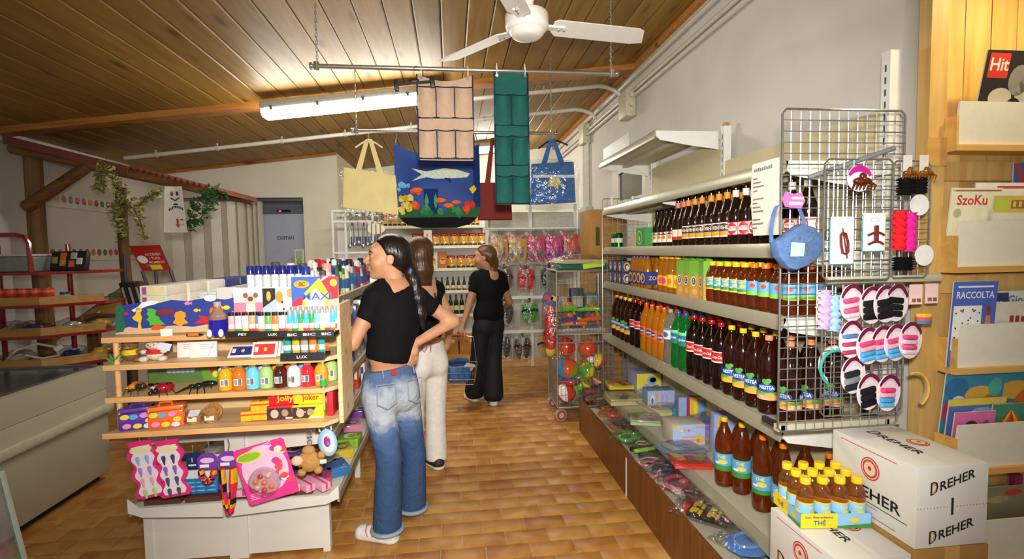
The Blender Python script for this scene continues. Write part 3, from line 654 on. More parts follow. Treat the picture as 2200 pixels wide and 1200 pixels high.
# beer shelf
drink_row('beer_white','beer_bottle','short brown beer bottle with cream label in front','bottle','beer',ys(3.14,2.93,4),grp='beer shelf',x=1.32)
drink_row('beer_tall','beer_bottle','tall brown beer bottle with pinkish neck label','bottle','beer',[2.86,2.787],grp='beer shelf',x=1.33)
drink_row('beer_orange','beer_bottle','brown beer bottle with orange neck label in front','bottle','beer',ys(2.71,2.555,3)+ys(2.46,2.31,3),grp='beer shelf',x=1.32,rz=-.85)
drink_row('beer_red','beer_bottle','brown beer bottle with red and white label in front','bottle','beer',ys(2.235,1.99,4),grp='beer shelf',x=1.32,rz=-.8)
drink_row('beer_white','beer_bottle','short brown beer bottle with cream label behind','bottle','beer',ys(3.13,2.93,4),grp='beer shelf',x=1.40)
drink_row('beer_orange','beer_bottle','brown beer bottle with orange neck label behind','bottle','beer',ys(2.70,2.31,6),grp='beer shelf',x=1.40)
drink_row('beer_red','beer_bottle','brown beer bottle with red and white label behind','bottle','beer',ys(2.235,1.86,5),grp='beer shelf',x=1.40)
K['can_green'] = [('can_body',MB().lathe([(.026,0),(.033,.008),(.033,.105),(.027,.115)],16,metal('#2c7a3a',.3)).mesh('can_body')),('lid',MB().lathe([(.027,.1145),(.026,.117),(.0001,.116)],14,metal('#c6c6c2',.25)).mesh('lid')),('label',bandlab(.0334,[(.04,.075,paper('#d9d6c8'))],None,16))]
drink_row('can_green','beer_can','green beer can with white band at shelf end','can','beer',[3.92,3.84],grp='beer shelf',x=1.30)
t = thing('beer_carton','open green cardboard tray of green beer cans','box',(1.30,3.33,LV['beer']+.001))
MB().box(-.05,.2,-.16,.0,0,.13,paper('#3f8f45')).obj('tray',t);MB().box(-.045,.19,.0,.12,0,.1,paper('#b8ad8a')).obj('side_flap',t)
mb = MB().push(T(-.0507,-.06,.065) @ R(-PI/2,'Z') @ FACE);disc(mb,0,0,.05,.045,lambda x,y: (x,y,0),paper('#b9d24a'));disc(mb,0,0,.043,.038,lambda x,y: (x,y,.0004),paper('#3f8f45'));mb.text('e',.06,paper('#cfe06a'),lambda x,y: (x,y,.001));mb.obj('printed_emblem',t)
mb = MB().push(T(.075,-.1607,.06) @ FACE)
for k in range(3): mb.quad((-.08,.03-.025*k,0),(.08,.03-.025*k,0),(.08,.02-.025*k,0),(-.08,.02-.025*k,0),m=paper('#cfe06a'))
mb.obj('printed_lines',t)
K['jar'] = [('jar_body',MB().lathe([(.03,0),(.036,.006),(.036,.11),(.03,.125)],16,mat('#b0713a',rough=.3)).mesh('jar_body')),('lid',MB().lathe([(.034,.121),(.034,.14),(.0001,.14)],16,gloss('#b96a34')).mesh('lid'))]
for i,(x,y) in enumerate(((1.42,3.60),(1.42,3.50),(1.45,3.40),(1.45,3.24))):
    inst(K['jar'],'preserve_jar','brown jar behind the green beer tray, %s from the cage' % ORD[i],'jar',(x+.1,y,LV['beer']+.001),0,'jars behind the green tray')
# big tea bottles standing low on the tier
for i,(x,y,k,d) in enumerate(((1.335,2.345,'tea_big_yellow','front pair, farther from camera'),(1.375,2.255,'tea_big_yellow','front pair, nearer the boxes'),(1.43,2.36,'tea_big_yellow','second row, left'),(1.475,2.27,'tea_big_yellow','second row, right'),(1.375,2.09,'tea_big_orange','frontmost, beside the small-bottle pack'),(1.40,1.985,'tea_big_orange','partly behind the small-bottle pack'),(1.475,2.11,'tea_big_orange','second row beside the orange pair'),(1.50,1.98,'tea_big_orange','hidden deepest behind the pack'),(1.52,1.86,'tea_big_orange','rightmost under the wire panel'))):
    inst(K[k],'tea_bottle','large amber tea bottle, %s cap, %s' % (k.split('_')[2],d),'bottle',(x,y,LV['tier']+.001),random.uniform(-.9,-.4),'big tea bottles on the lowest shelf')
# ================================================================ low goods in front of the drinks, wire panel, boxes, magazine rack
def on(px,py,z): return at(px,py,Z=z)
def pillow(w,d,h,n=10,wob=.12,seed=0):         # thin closed bag lying flat
    rr = random.Random(seed);mb = MB();ph = [rr.uniform(0,6) for _ in range(4)]
    def f(s):
        def g(u,v):
            x = (u-.5)*w;y = (v-.5)*d;e = (math.sin(PI*u)*math.sin(PI*v))**.5
            return (x*(1+.03*math.sin(9*v+ph[0])),y*(1+.03*math.sin(9*u+ph[1])),s*h*.5*e*(1+wob*math.sin(14*u+ph[2])*math.sin(11*v+ph[3]))+h*.5)
        return g
    mb.sheet(f(1),n,n,film());mb.sheet(lambda u,v: f(-1)(1-u,v),n,n,film());return mb.mesh('film_bag')
def goggles(c,c2,lensm=None):
    lm = lensm or mat('#39424c',rough=.1,trans=.4)
    L = []
    for s in (-1,1):
        P = [(s*.034+.03*math.cos(a),.021*math.sin(a),.016) for a in [2*PI*i/14 for i in range(14)]]
        L.append(MB().tube(P,.0065,6,gloss(c),closed=True).mesh('lens_rim'));L.append(MB().push(T(s*.034,0,.015)).lathe([(.0001,.0),(.024,0),(.027,.003),(.0001,.005)],12,lm,sy=.75).mesh('lens'))
    st = MB().tube([(.06*math.cos(a)*1.1,.02+.055*math.sin(a),.012) for a in [PI*i/10 for i in range(11)]],.005,6,gloss(c2)).mesh('strap')
    return [('lens_rim',L[0]),('lens',L[1]),('lens_rim',L[2]),('lens',L[3]),('strap',st)]
def mask(c,c2):
    sk = MB().tube([(.07*math.cos(a)*(1-.15*math.sin(a)),.045*math.sin(a)-.012*(abs(math.cos(a)) < .3)*(math.sin(a) < 0)*-1,.02) for a in [2*PI*i/20 for i in range(20)]],.012,8,gloss(c),closed=True).mesh('mask_frame')
    gl = MB().lathe([(.0001,.018),(.058,.018),(.06,.022),(.0001,.023)],20,mat('#9aa39a',rough=.08,trans=.5),sy=.62).mesh('glass')
    st = MB().tube([(.085*math.cos(a),.05+.06*math.sin(a),.014) for a in [PI*i/10 for i in range(11)]],[.008]*11,6,gloss(c2)).mesh('strap')
    ns = MB().ell((0,-.035,.028),(.02,.025,.018),gloss(c2),10,6).mesh('nose_piece')
    return [('mask_frame',sk),('glass',gl),('strap',st),('nose_piece',ns)]
def tubes(c,c2):
    out = []
    for i,(cc,y) in enumerate(((c,-.03),(c2,.02),(c,.055))):
        out.append(('snorkel_tube',MB().tube([(-.12,y,.018),(.03,y*.8,.02),(.09,y*.5,.022),(.12,y*.2+.02,.025)],.011,8,gloss(cc)).mesh('snorkel_tube')))
    out.append(('mouthpiece',MB().rbox(.09,.14,-.03,.0,.01,.035,.008,gloss(c2)).mesh('mouthpiece')))
    return out
def swimglove(c,c2):
    out = [('grip_panel',MB().push(T(0,0,.012)).prism([(-.07,-.06),(.07,-.06),(.08,.05),(-.08,.05)],.012,gloss('#2a2b2c')).mesh('grip_panel'))]
    for i in range(2):
        for j in range(2):
            x,y = -.035+.07*i,-.03+.055*j
            mb = MB().use(gloss(c2));z = .0245
            mb.box(x-.025,x-.012,y-.02,y+.02,z,z+.004).box(x-.012,x+.005,y+.008,y+.02,z,z+.004).box(x-.012,x+.002,y-.008,y+.001,z,z+.004);mb.box(x+.008,x+.022,y-.02,y+.012,z,z+.004)
            out.append(('yellow_pad',mb.mesh('yellow_pad')))
    for s in (-1,1): out.append(('end_tab',MB().ell((s*.085,0,.018),(.02,.03,.012),gloss(c),10,6).mesh('end_tab')))
    return out
def bagged(name,label,cat,px,py,z,kind,w,d,h=.05,rz=0.,seed=0,tilt=0,grp='bagged swim gear in the low bin',sc=1.0):
    p = on(px,py,z);p.z = z
    t = inst(kind,name,label,cat,p,rz,grp,rot=(tilt,0,rz));t.scale = (sc,)*3
    add('film_bag',pillow(w,d,h,seed=seed),t)
    return t
ZB = .232
B = [('diving_mask','bagged black and orange diving mask at the cage end','mask',1292,862,mask('#26262a','#e0521c'),.6),('diving_mask','bagged orange-red diving mask beside the cage end','mask',1322,893,mask('#e0441c','#e8631f'),.9),('diving_mask','bagged black diving mask with red strap','mask',1350,912,mask('#2a2627','#d8372a'),.3),
     ('diving_mask','bagged bright green diving mask in the bin','mask',1352,945,mask('#3fae3a','#3fae3a'),.5),('snorkel_set','bagged black and lime snorkel tubes in the bin','snorkel',1408,972,tubes('#20302a','#8fc83e'),.2),('swim_goggles','bagged pale pink swim goggles beside the lime snorkels','goggles',1404,1000,goggles('#d98a98','#e0a0a8'),.3),
     ('swim_goggles','bagged blue swim goggles in the middle of the bin','goggles',1434,1016,goggles('#2f5ba8','#2f4f8f'),.7),('diving_mask','bagged pink diving mask in the middle of the bin','mask',1452,1045,mask('#dd5a78','#e57a90'),1.1),('swim_goggles','bagged lime and blue goggles against the shelf rail','goggles',1490,1018,goggles('#6fbf3c','#3a4fa0'),-.4),
     ('swim_goggles','bagged lime-rimmed navy goggles farther down the bin','goggles',1518,1058,goggles('#7bd05a','#28407f'),-.5),('swim_gloves','bagged black training gloves with yellow pads and red tabs','gloves',1520,1108,swimglove('#d8282c','#e8c32c'),-.75)]
for k,(px,py,c,c2,w) in enumerate(((1275,850,'#3a3f48','#c83a24','dark grey'),(1308,878,'#d8601c','#2a2a2c','orange-rimmed'),(1372,930,'#b8b4a8','#a83a3a','pale grey'),(1335,918,'#26282c','#d8471c','black and orange'),(1392,958,'#c9b8a0','#7a8a6a','beige'),(1466,1010,'#4a5f9a','#b8c4d8','steel blue'),(1500,1075,'#b83a5a','#55585f','crimson'),(1480,1062,'#b8bcc4','#8a8f98','silver'),(1556,1085,'#8a2a3a','#c9b23a','maroon'),(1585,1120,'#3a4a7a','#c9ccd4','indigo'))):
    B.append(('swim_goggles','bagged %s swim goggles half buried in the bin' % w,'goggles',px,py,goggles(c,c2),k*.7))
for i,(n,lab,c,px,py,k,rz) in enumerate(B):
    bagged(n,lab,c,px,py,ZB,k,.26 if n == 'swim_gloves' else .21,.22 if n == 'swim_gloves' else .17,.055,rz,i,sc=1.15)
t = bagged('inflatable_toy','bagged folded sky-blue inflatable nearest the stacked white boxes','inflatable',1610,1175,ZB,[('folded_vinyl',MB().lathe([(.0001,.03),(.07,.034),(.1,.028),(.115,.018),(.1,.008),(.0001,.006)],22,gloss('#4f86cf'),sy=.8).mesh('folded_vinyl')),('seam_ring',MB().tube([(.075*math.cos(a),.05*math.sin(a),.034) for a in [2*PI*i/20 for i in range(20)]],.007,6,gloss('#6f9fe0'),closed=True).mesh('seam_ring')),('valve',MB().cyl((.02,-.03,.03),(.025,-.03,.045),.012,n=10,m=gloss('#3a3230')).mesh('valve'))],.27,.22,.07,.4,31)
t = bagged('swim_goggles','bagged green goggles with white tags tucked under the rail','goggles',1625,1120,ZB,goggles('#2a7a5a','#2a2b2c')+[('price_tag',MB().box(-.05,-.01,.03,.06,.03,.032,paper('#e8e4d2')).mesh('price_tag'))],.2,.15,.05,-.6,41)
# flat packs and boxes on the tier
ZT = LV['tier']+.002
def flatpack(name,label,px,py,cols,w,d,h,rz,seed,base=ZT,up=0.0,cat='inflatable'):
    p = on(px,py,base);p.z = base+up;t = thing(name,label,cat,p,rz,'flat packs on the lowest shelf');rr = random.Random(seed)
    MB().rbox(-w/2,w/2,-d/2,d/2,0,h,.006,gloss(cols[0])).obj('folded_vinyl',t)
    mb = MB().push(T(0,0,h+.0006));x0,x1,y0,y1 = -w/2*.9,w/2*.9,-d/2*.9,d/2*.9
    for k,c in enumerate(cols[1:]):
        a = rr.uniform(-.6,.6);cx = x0+(x1-x0)*(k+.5)/max(1,len(cols)-1);hw = w*.28/len(cols)*1.6;L = d*.4
        mb.push(T(cx,rr.uniform(-.2,.2)*d,.0005*k) @ R(a,'Z'));mb.quad((-hw,-L*.8,0),(hw,-L*.8,0),(hw,L*.8,0),(-hw,L*.8,0),m=gloss(c));mb.pop()
    mb.obj('printed_pattern',t);add('film_bag',pillow(w*1.12,d*1.12,h*1.5,8,.1,seed),t);return t
flatpack('inflatable_pack','yellow and orange inflatable in clear bag, topmost beside the cage',1335,845,['#d8b62c','#d8641f','#b03a2c','#8a6a5a'],.24,.2,.03,-.1,1,ZT,.06)
flatpack('inflatable_pack','striped inflatable in clear bag under the yellow one',1340,862,['#b8ae7c','#8a8f5a','#4a7a8a','#c9b23a'],.26,.22,.05,-.05,2)
flatpack('inflatable_pack','rainbow striped inflatable in clear bag spread across the tier',1425,880,['#c9bf8a','#c23a62','#2f8a8f','#d8a93a'],.27,.26,.045,.15,3)
flatpack('inflatable_pack','teal inflatable with yellow and red stripes beside the box',1470,890,['#3f93b5','#e2c32a','#cf3f4a','#2f7f5a'],.18,.2,.06,.35,4)
flatpack('inflatable_pack','blue-grey inflatable in clear bag in front of the box',1462,968,['#7f93a8','#b8c4cf','#5a6f8a','#a87f5a'],.22,.2,.03,.2,5)
flatpack('inflatable_pack','red-edged yellow inflatable in clear bag before the tea bottles',1482,995,['#cf3a2a','#d8b23a','#b0574a','#8fa04a'],.2,.16,.03,-.2,6)
flatpack('inflatable_pack','sky blue and yellow inflatable in clear bag against the back',1405,862,['#7fb0d8','#e2c83a','#3a86b8','#d8742a'],.2,.2,.08,.1,7)
flatpack('inflatable_pack','pale green inflatable in clear bag at the tier edge',1385,905,['#a8b890','#7fa05a','#d8d2b8','#c9566a'],.2,.18,.035,-.3,8)
flatpack('inflatable_pack','violet and pink inflatable in clear bag beside the teal one',1520,930,['#8a7fb8','#d86a9a','#5a9ac8','#e2cf5a'],.18,.2,.09,-.2,9)
def toybox(label,p,w,d,h,rz,faces,tilt=0):
    t = thing('toy_box',label,'box',p,rz,'toy boxes on the lowest shelf',rot=(tilt,0,rz));MB().rbox(-w/2,w/2,-d/2,d/2,0,h,.002,paper(faces[0])).obj('carton',t)
    mb = MB().push(T(0,-d/2-.0006,0) @ FACE);f = lambda x,y: (x,y,0)
    mb.quad((-w*.5,0,0),(w*.5,0,0),(w*.5,h,0),(-w*.5,h,0),m=paper(faces[1]))
    for cx,cy,rx,ry,c in faces[2]: disc(mb,cx*w,cy*h,rx*w,ry*h,lambda x,y: (x,y,.0008),paper(c))
    for x0,x1,y0,y1,c in faces[3]: mb.quad((x0*w,y0*h,.0006),(x1*w,y0*h,.0006),(x1*w,y1*h,.0006),(x0*w,y1*h,.0006),m=paper(c))
    mb.obj('printed_front',t);return t
toybox('pale blue toy carton with coloured dots and orange corners',(1.40,2.93,ZT),.2,.16,.125,-.02,('#c9bfae','#a9bfe2',[(-.25,.72,.045,.07,'#e6d06a'),(-.13,.72,.045,.07,'#e69a62'),(-.01,.72,.045,.07,'#d95aa6'),(.1,.72,.045,.07,'#9acb7a'),(.33,.25,.16,.22,'#efb52c'),(.33,.2,.11,.12,'#eadfd0'),(-.43,.1,.06,.1,'#efb52c')],[(-.2,.2,.36,.44,'#dd8a94'),(-.28,.18,.2,.28,'#dd8a94'),(.2,.46,.82,.88,'#dd8a94'),(-.49,-.37,.8,.99,'#c9c23a')]))
toybox('yellow and blue inflatable-pool carton at the back of the tier',(1.53,3.90,ZT),.2,.2,.2,0,('#7d86a0','#e2cf3a',[(.12,.72,.2,.18,'#7fa6d8'),(.16,.74,.13,.1,'#f0ecdc'),(-.1,.4,.17,.2,'#8fb0d0'),(-.08,.4,.09,.1,'#e6cf4a'),(.28,.3,.24,.24,'#4a86cf')],[]))
toybox('light blue carton with a dark window beside the yellow carton',(1.50,3.55,ZT),.2,.12,.15,-.05,('#7f98c4','#9db8e2',[(-.33,.55,.07,.28,'#d8d2c0'),(-.33,.5,.045,.16,'#55606a')],[(-.2,-.14,.0,1,'#d8a62c'),(.02,.08,.2,.8,'#d98a9a'),(.18,.24,.2,.8,'#d98a9a')]))
toybox('lilac and orange inflatable pack standing upright at the back of the tier',(1.56,3.16,ZT),.17,.05,.2,-.15,('#8f98b8','#e0b53a',[],[(-.5,-.2,0,1,'#8fa6cf'),(-.2,-.08,0,1,'#9a2f55'),(.08,.2,0,1,'#e6d22e'),(.25,.5,.1,.9,'#6fa0cf')]))
toybox('tall blue and orange pack leaning behind the tea bottles',(1.57,2.72,ZT),.19,.06,.24,-.1,('#9aa9d0','#9fb2da',[(-.3,.8,.13,.12,'#efae2c')],[(-.4,-.25,0,.6,'#cf8a2c'),(-.2,-.02,0,.62,'#c9566f'),(.0,.16,.05,.55,'#d9c23a'),(.2,.5,.0,.75,'#6aa79a'),(.24,.46,.8,.95,'#efae2c')],),.06)
# ---------------------------------------------------------------- wire accessory panel at the end of the shelving
WIRE = metal('#b9b9b3',.25);WY = 1.64
def wirepanel(t,x0,x1,z0,z1,y,nx,nz,r=.0022,fr=.0042,m=None,name='wire_grid'):
    m = m or WIRE;mb = MB();c = .015
    P = [(x0+c,z1),(x1-c,z1),(x1,z1-c),(x1,z0+c),(x1-c,z0),(x0+c,z0),(x0,z0+c),(x0,z1-c)]
    MB().tube([(a,y,b) for a,b in P],fr,8,m,closed=True).obj('frame',t)
    for i in range(1,nx): x = x0+(x1-x0)*i/nx;mb.cyl((x,y+.003,z0),(x,y+.003,z1),r,n=5,m=m)
    for i in range(1,nz): z = z0+(z1-z0)*i/nz;mb.cyl((x0,y-.003,z),(x1,y-.003,z),r,n=5,m=m)
    mb.obj(name,t)['kind'] = 'stuff'
t = thing('wire_grid_stand','tall chromed wire grid panel closing the end of the shelving','display rack',(0,0,0));wirepanel(t,1.135,1.60,.86,1.985,WY,13,30)
for z in (1.52,.87): MB().box(1.14,1.62,WY+.006,WY+.03,z-.012,z+.012,SHELFG).obj('cross_bar',t)
for x in (1.16,1.57): MB().box(x-.008,x+.008,WY+.006,1.76,.86,.88,mat('#26262a',rough=.5)).obj('mounting_clip',t)
t = thing('wire_rack','smaller wire rack with hooks hung on the upper wire panel','display rack',(0,0,0));wirepanel(t,1.225,1.475,1.40,1.80,WY-.09,7,12,r=.0019,fr=.0032)
for x in (1.235,1.465):
    for z in (1.45,1.75): MB().cyl((x,WY-.09,z),(x,WY,z),.003,n=6,m=WIRE).obj('spacer',t)
MB().cyl((1.22,WY-.02,1.75),(1.44,WY-.13,1.83),.0085,n=10,m=mat('#6f7276',rough=.4)).obj('hook_bar',t)
t = thing('wire_rack','wire rack hung beside the magazine rack for hair bands','display rack',(0,0,0));wirepanel(t,1.50,1.645,1.40,1.80,WY-.06,4,12,r=.0019,fr=.0032);MB().cyl((1.52,WY,1.6),(1.52,WY-.06,1.6),.003,n=6,m=WIRE).obj('spacer',t)
t = thing('wire_rack','lower wire rack carrying rows of round elastic cards','display rack',(0,0,0));wirepanel(t,1.25,1.56,.93,1.385,WY-.06,8,12,r=.0019,fr=.0032);MB().cyl((1.27,WY,1.3),(1.27,WY-.06,1.3),.003,n=6,m=WIRE).obj('spacer',t);MB().cyl((1.54,WY,1.3),(1.54,WY-.06,1.3),.003,n=6,m=WIRE).obj('spacer',t)
t = thing('shelf_bar','pale horizontal metal bar below the hair clip cards','bar',(0,0,0));MB().rbox(1.28,1.71,WY-.055,WY-.03,1.385,1.41,.004,SHELFG).obj('bar',t)
# round elastic cards
SCL[0] = 1.35
def ringcard(cols,striped):
    a = MB().push(FACE);a.prism([(.044*math.cos(q),.047*math.sin(q)) for q in [2*PI*i/24 for i in range(24)]],.0025,paper('#f0e2e4'))
    out = [('card',a.mesh('card'))]
    b = MB().push(T(0,-.0032,0) @ FACE);P = [(.044*math.cos(q),.047*math.sin(q)) for q in [math.radians(25+130*i/14) for i in range(15)]]
    b.raw([(x,y,0) for x,y in P]+[(x*.85,y*.72,0) for x,y in P],[(i,i+1,15+i+1,15+i) for i in range(14)],paper('#6a1238'));b.raw([(x*.62,y*.62+.008,.0004) for x,y in P]+[(x*.52,y*.5+.008,.0004) for x,y in P],[(i,i+1,15+i+1,15+i) for i in range(14)],paper('#e6c0cc'));out.append(('printed_header',b.mesh('printed_header')))
    n = len(cols)
    for i,c in enumerate(cols):
        z0 = .014-.05*i/n;h = .05/n
        out.append(('elastic_band',MB().push(T(-.006,-.006,0)).rbox(-.03,.02,-.006,.004,z0-h*.92,z0,min(.004,h*.3),cloth(c)).mesh('elastic_band')))
    return out
CBLK = ringcard(['#17171a','#1b1b1f','#141417'],0);CPB = ringcard(['#e0447c','#f0a9b8','#4aa3d6','#5fb2e2'],1);CPW = ringcard(['#e64a86','#f2c2cc','#ea5a90','#f4d4da'],1);CBW = ringcard(['#5a7fc0','#e8eaf0','#c23a6a','#e8eaf0','#c23a6a'],1);CGR = ringcard(['#26262a','#8a8a8e','#26262a'],1)
cards = [(1830,650,CPW,'pink striped','top row left'),(1872,655,CBLK,'black','top row front'),(1902,652,CBLK,'black','top row, second black'),(1925,650,CBLK,'black','top row, third black'),
         (1828,728,CBW,'blue and crimson striped','middle row left'),(1865,742,CPB,'pink and blue','middle row front'),(1895,738,CPB,'pink and blue','middle row, second'),(1924,735,CPB,'pink and blue','middle row, third'),(1955,730,CPW,'pink striped','middle row far right'),
         (1832,805,CGR,'grey and black','bottom row left'),(1866,840,CBLK,'black','bottom row middle'),(1908,843,CPB,'pink and blue','bottom row right')]
for i,(px,py,k,c,w) in enumerate(cards):
    p = at(px,py,Y=WY-.085-.006*(i % 3));inst(k,'elastic_card','round card of %s hair elastics, %s' % (c,w),'hair elastics',p,random.uniform(-.1,.1)+.25,'round hair elastic cards',rot=(0,random.uniform(-.12,.12),.25))
SCL[0] = 1.0
# lavender and blue scrunchies, head bands
def scrunchy(label,px,py,c,y=WY-.075,L=.12,w=.02):
    p = at(px,py,Y=y);t = thing('scrunchie',label,'hair band',p,0,'scrunchies on the wire racks');mb = MB();N = 26
    def f(u,v):
        a = 2*PI*u;r = w*(1+.3*math.sin(11*v*PI+3*a));return (r*math.cos(a),r*math.sin(a)*.7,(v-.5)*L)
    mb.sheet(f,12,N,cloth(c));mb.obj('gathered_fabric',t);return t
scrunchy('lavender gathered scrunchie on a cream card',1772,665,'#c4a8d8',L=.13);scrunchy('pale blue gathered scrunchie beside the lavender one',1792,672,'#9cc3dc',L=.12)
t = thing('hair_card','cream backing card behind the lavender scrunchie','card',at(1765,660,Y=WY-.045),.1);MB().box(-.02,.02,0,.002,-.06,.06,paper('#e6d3b4')).obj('card',t)
scrunchy('bright red gathered scrunchie stack on the upper rack',1932,495,'#e8242c',y=WY-.10,L=.13,w=.021);scrunchy('hot pink gathered scrunchie stack on the upper rack',1955,498,'#f0269c',y=WY-.10,L=.13,w=.018)
scrunchy('black gathered scrunchie under the red and pink ones',1942,566,'#121214',y=WY-.10,L=.045,w=.03)
scrunchy('black gathered scrunchie beneath the amber claw clip',1945,400,'#141417',y=WY-.10,L=.055,w=.024);scrunchy('black gathered scrunchie next to the magazines',1975,398,'#141417',y=WY-.10,L=.055,w=.022)
for i,(px,py,w) in enumerate(((1975,440,'above the pink scrunchie'),(1985,548,'beside the pink scrunchie'))):
    t = thing('hair_card','blank white oval card %s' % w,'card',at(px,py,Y=WY-.075),.1);MB().push(FACE).prism([(.04*math.cos(q),.036*math.sin(q)) for q in [2*PI*k/20 for k in range(20)]],.002,paper('#ecebe6')).obj('card',t)
def claw(t,s=1.0,c='#6a2a12'):
    m = mat(c,rough=.12,trans=.35,coat=.3,scale=60,var=.5)
    MB().push(Matrix.Scale(s,4)).ell((0,-.012,0),(.034,.016,.014),m,14,8).obj('claw_spine',t)
    MB().push(Matrix.Scale(s,4)).ell((0,-.014,.016),(.012,.01,.012),m,10,6).obj('claw_grip',t)
    for k in range(7): x = -.036+.012*k;MB().push(Matrix.Scale(s,4)).tube([(x*.8,-.014,-.004),(x*1.1,-.022,-.014),(x*1.12,-.016,-.028)],[.0045,.004,.002],6,m).obj('tooth',t)
t = thing('hair_claw','tortoiseshell hair claw on a round white and magenta card','hair clip',at(1846,390,Y=WY-.13),.05)
MB().push(T(0,0,.01) @ FACE).prism([(.045*math.cos(q),.042*math.sin(q)) for q in [2*PI*k/28 for k in range(28)]],.002,paper('#f0ecec')).obj('card',t)
b = MB().push(T(0,-.003,.01) @ FACE);P = [(.045*math.cos(q),.042*math.sin(q)) for q in [math.radians(15+150*i/14) for i in range(15)]];b.raw([(x,y,0) for x,y in P]+[(x*.8,y*.5,0) for x,y in P],[(i,i+1,15+i+1,15+i) for i in range(14)],gloss('#b81a8c'));b.obj('printed_header',t)
claw(t)
for px,w in ((1950,'amber hair claw hanging over the black scrunchie'),(1985,'amber hair claw nearest the magazine rack')):
    t = thing('hair_claw',w,'hair clip',at(px,372,Y=WY-.10),.0);claw(t,.75,'#9a5a12');MB().box(-.016,.016,.0,.002,-.0,.06,paper('#d9d6cc')).obj('card',t)
def clipcard(label,px,py,w,h,typ):
    t = thing('hair_clip_card',label,'hair clip',at(px,py,Y=WY-.105),.03);MB().rbox(-w/2,w/2,0,.003,-h/2,h/2,.001,paper('#f0f0ee')).obj('card',t)
    MB().box(-w/2-.002,w/2,.0032,.0045,-h/2-.003,h/2-.002,paper('#2c8f96')).obj('backing_edge',t)
    mb = MB().push(T(0,-.001,h*.32) @ FACE);P = [(.016*math.cos(q),.008*math.sin(q)) for q in [2*PI*k/20 for k in range(20)]];mb.raw([(x,y,0) for x,y in P]+[(x*.88,y*.8,0) for x,y in P],[(i,(i+1) % 20,20+(i+1) % 20,20+i) for i in range(20)],paper('#5aa0a6'));mb.obj('printed_oval',t)
    m = mat('#6e2a1c',rough=.15,coat=.3,var=.3,scale=80)
    if typ == 0:
        P = [(-.012,-.03),(-.013,.0),(-.008,.03),(.0,.036),(.01,.03),(.013,0),(.008,-.03),(.0,-.036)]
        MB().push(R(-.2,'Y')).tube([(x,-.006,z-.01) for x,z in P],.0045,7,m,closed=True).obj('clip_frame',t);MB().push(R(-.2,'Y')).tube([(0,-.008,-.06),(0,-.009,.04)],.0022,6,m).obj('clip_pin',t)
    else:
        for z,L in ((-.035,.028),(-.005,.03)): MB().tube([(-L,-.006,z-.006),(-L*.5,-.008,z+.001),(0,-.008,z+.003),(L*.5,-.008,z+.001),(L,-.006,z-.006)],.004,6,m).obj('clip_arm',t)
        MB().rbox(-.007,.007,-.012,-.002,-.035,.022,.003,m).obj('clip_body',t)
    return t
clipcard('white card with an oval brown hair slide',1810,516,.085,.155,0);clipcard('white card with a brown branched hair clip',1879,498,.082,.125,1)
for i,(px,py) in enumerate(((1968,632),(2002,630))):
    t = thing('hair_card','pink card of tiny hair clips, %s from the elastics' % ORD[i],'hair clip',at(px,py,Y=WY-.05));MB().box(-.025,.025,0,.002,-.035,.035,paper('#efc9c6')).obj('card',t)
    for k in range(2): MB().box(-.016+.02*k,-.006+.02*k,-.006,0,-.026,-.014,gloss('#8a5a3a')).obj('tiny_clip',t)
for i,(px,py,w) in enumerate(((1985,680,'yellow pink and blue'),)):
    t = thing('hair_band_roll','small striped elastic roll on a card by the magazines','hair band',at(px,py,Y=WY-.06))
    for k,c in enumerate(('#e6c32c','#e05a7c','#5a7f9f')): MB().lathe([(.028,.012-.012*k),(.03,.006-.012*k),(.028,.0-.012*k)],18,cloth(c),sy=.5).obj('elastic_band',t)
def headbands(label,px,py,cols,rz):
    t = thing('head_bands',label,'hair band',at(px,py,Y=WY-.07),rz)
    for k,c in enumerate(cols): MB().tube([(.055*math.sin(a)-.008*k,-.012*k,.06*math.cos(a)+.002*k) for a in [-.3+2.9*i/14 for i in range(15)]],.005,6,gloss(c)).obj('band',t)
    return t
headbands('teal and white head bands hanging beside the bottles',1795,790,['#3f9f97','#7fc7bf','#dfe8e4','#e0b0a0'],PI);headbands('pastel head bands hanging next to the magazine rack',1960,835,['#7fb59f','#dd8f8f','#d9b23a'],0)
# denim handbag
t = thing('handbag','small blue denim handbag with a pale patch hung on the wire panel','handbag',at(1710,520,Y=1.56),0,rot=(0,.0,.1))
DEN = mat('#4f6c98',rough=.85,var=.2,scale=40,bump=.3,bscale=400,name='bag_denim');DENP = mat('#a9c0dc',rough=.85,var=.12,scale=60)
O = [(-.095,.005),(-.06,.018),(-.02,.045),(.015,.062),(.06,.05),(.09,.02),(.095,-.015),(.08,-.05),(.04,-.078),(-.01,-.095),(-.045,-.085),(-.08,-.045)]
mb = MB().use(DEN);rings = []
for y,k in ((-.022,.82),(-.017,.95),(0,1.0),(.017,.95),(.022,.82)): rings.append([(x*k,y,z*k) for x,z in O])
mb.loft(rings);mb.obj('bag_body',t)
MB().push(T(-.015,-.0235,-.02) @ FACE @ R(.15,'Z')).prism([(-.03,-.022),(.02,-.03),(.03,.012),(-.02,.024)],.0015,DENP).obj('patch',t)
mb = MB();rr = random.Random(3)
for k in range(60):
    a = rr.uniform(0,2*PI);x,z = (-.013+.036*math.cos(a)*rr.uniform(.9,1.15),-.02+.033*math.sin(a)*rr.uniform(.9,1.15)) if k < 30 else (.03+.05*rr.random(),-.06+.1*rr.random())
    if k >= 30: x = .035+.03*math.sin(z*30)*.3+rr.uniform(-.014,.014)
    mb.ell((x,-.0235,z),(.0022,)*3,CHROME,6,4)
o = mb.obj('sequins',t);o['kind'] = 'stuff'
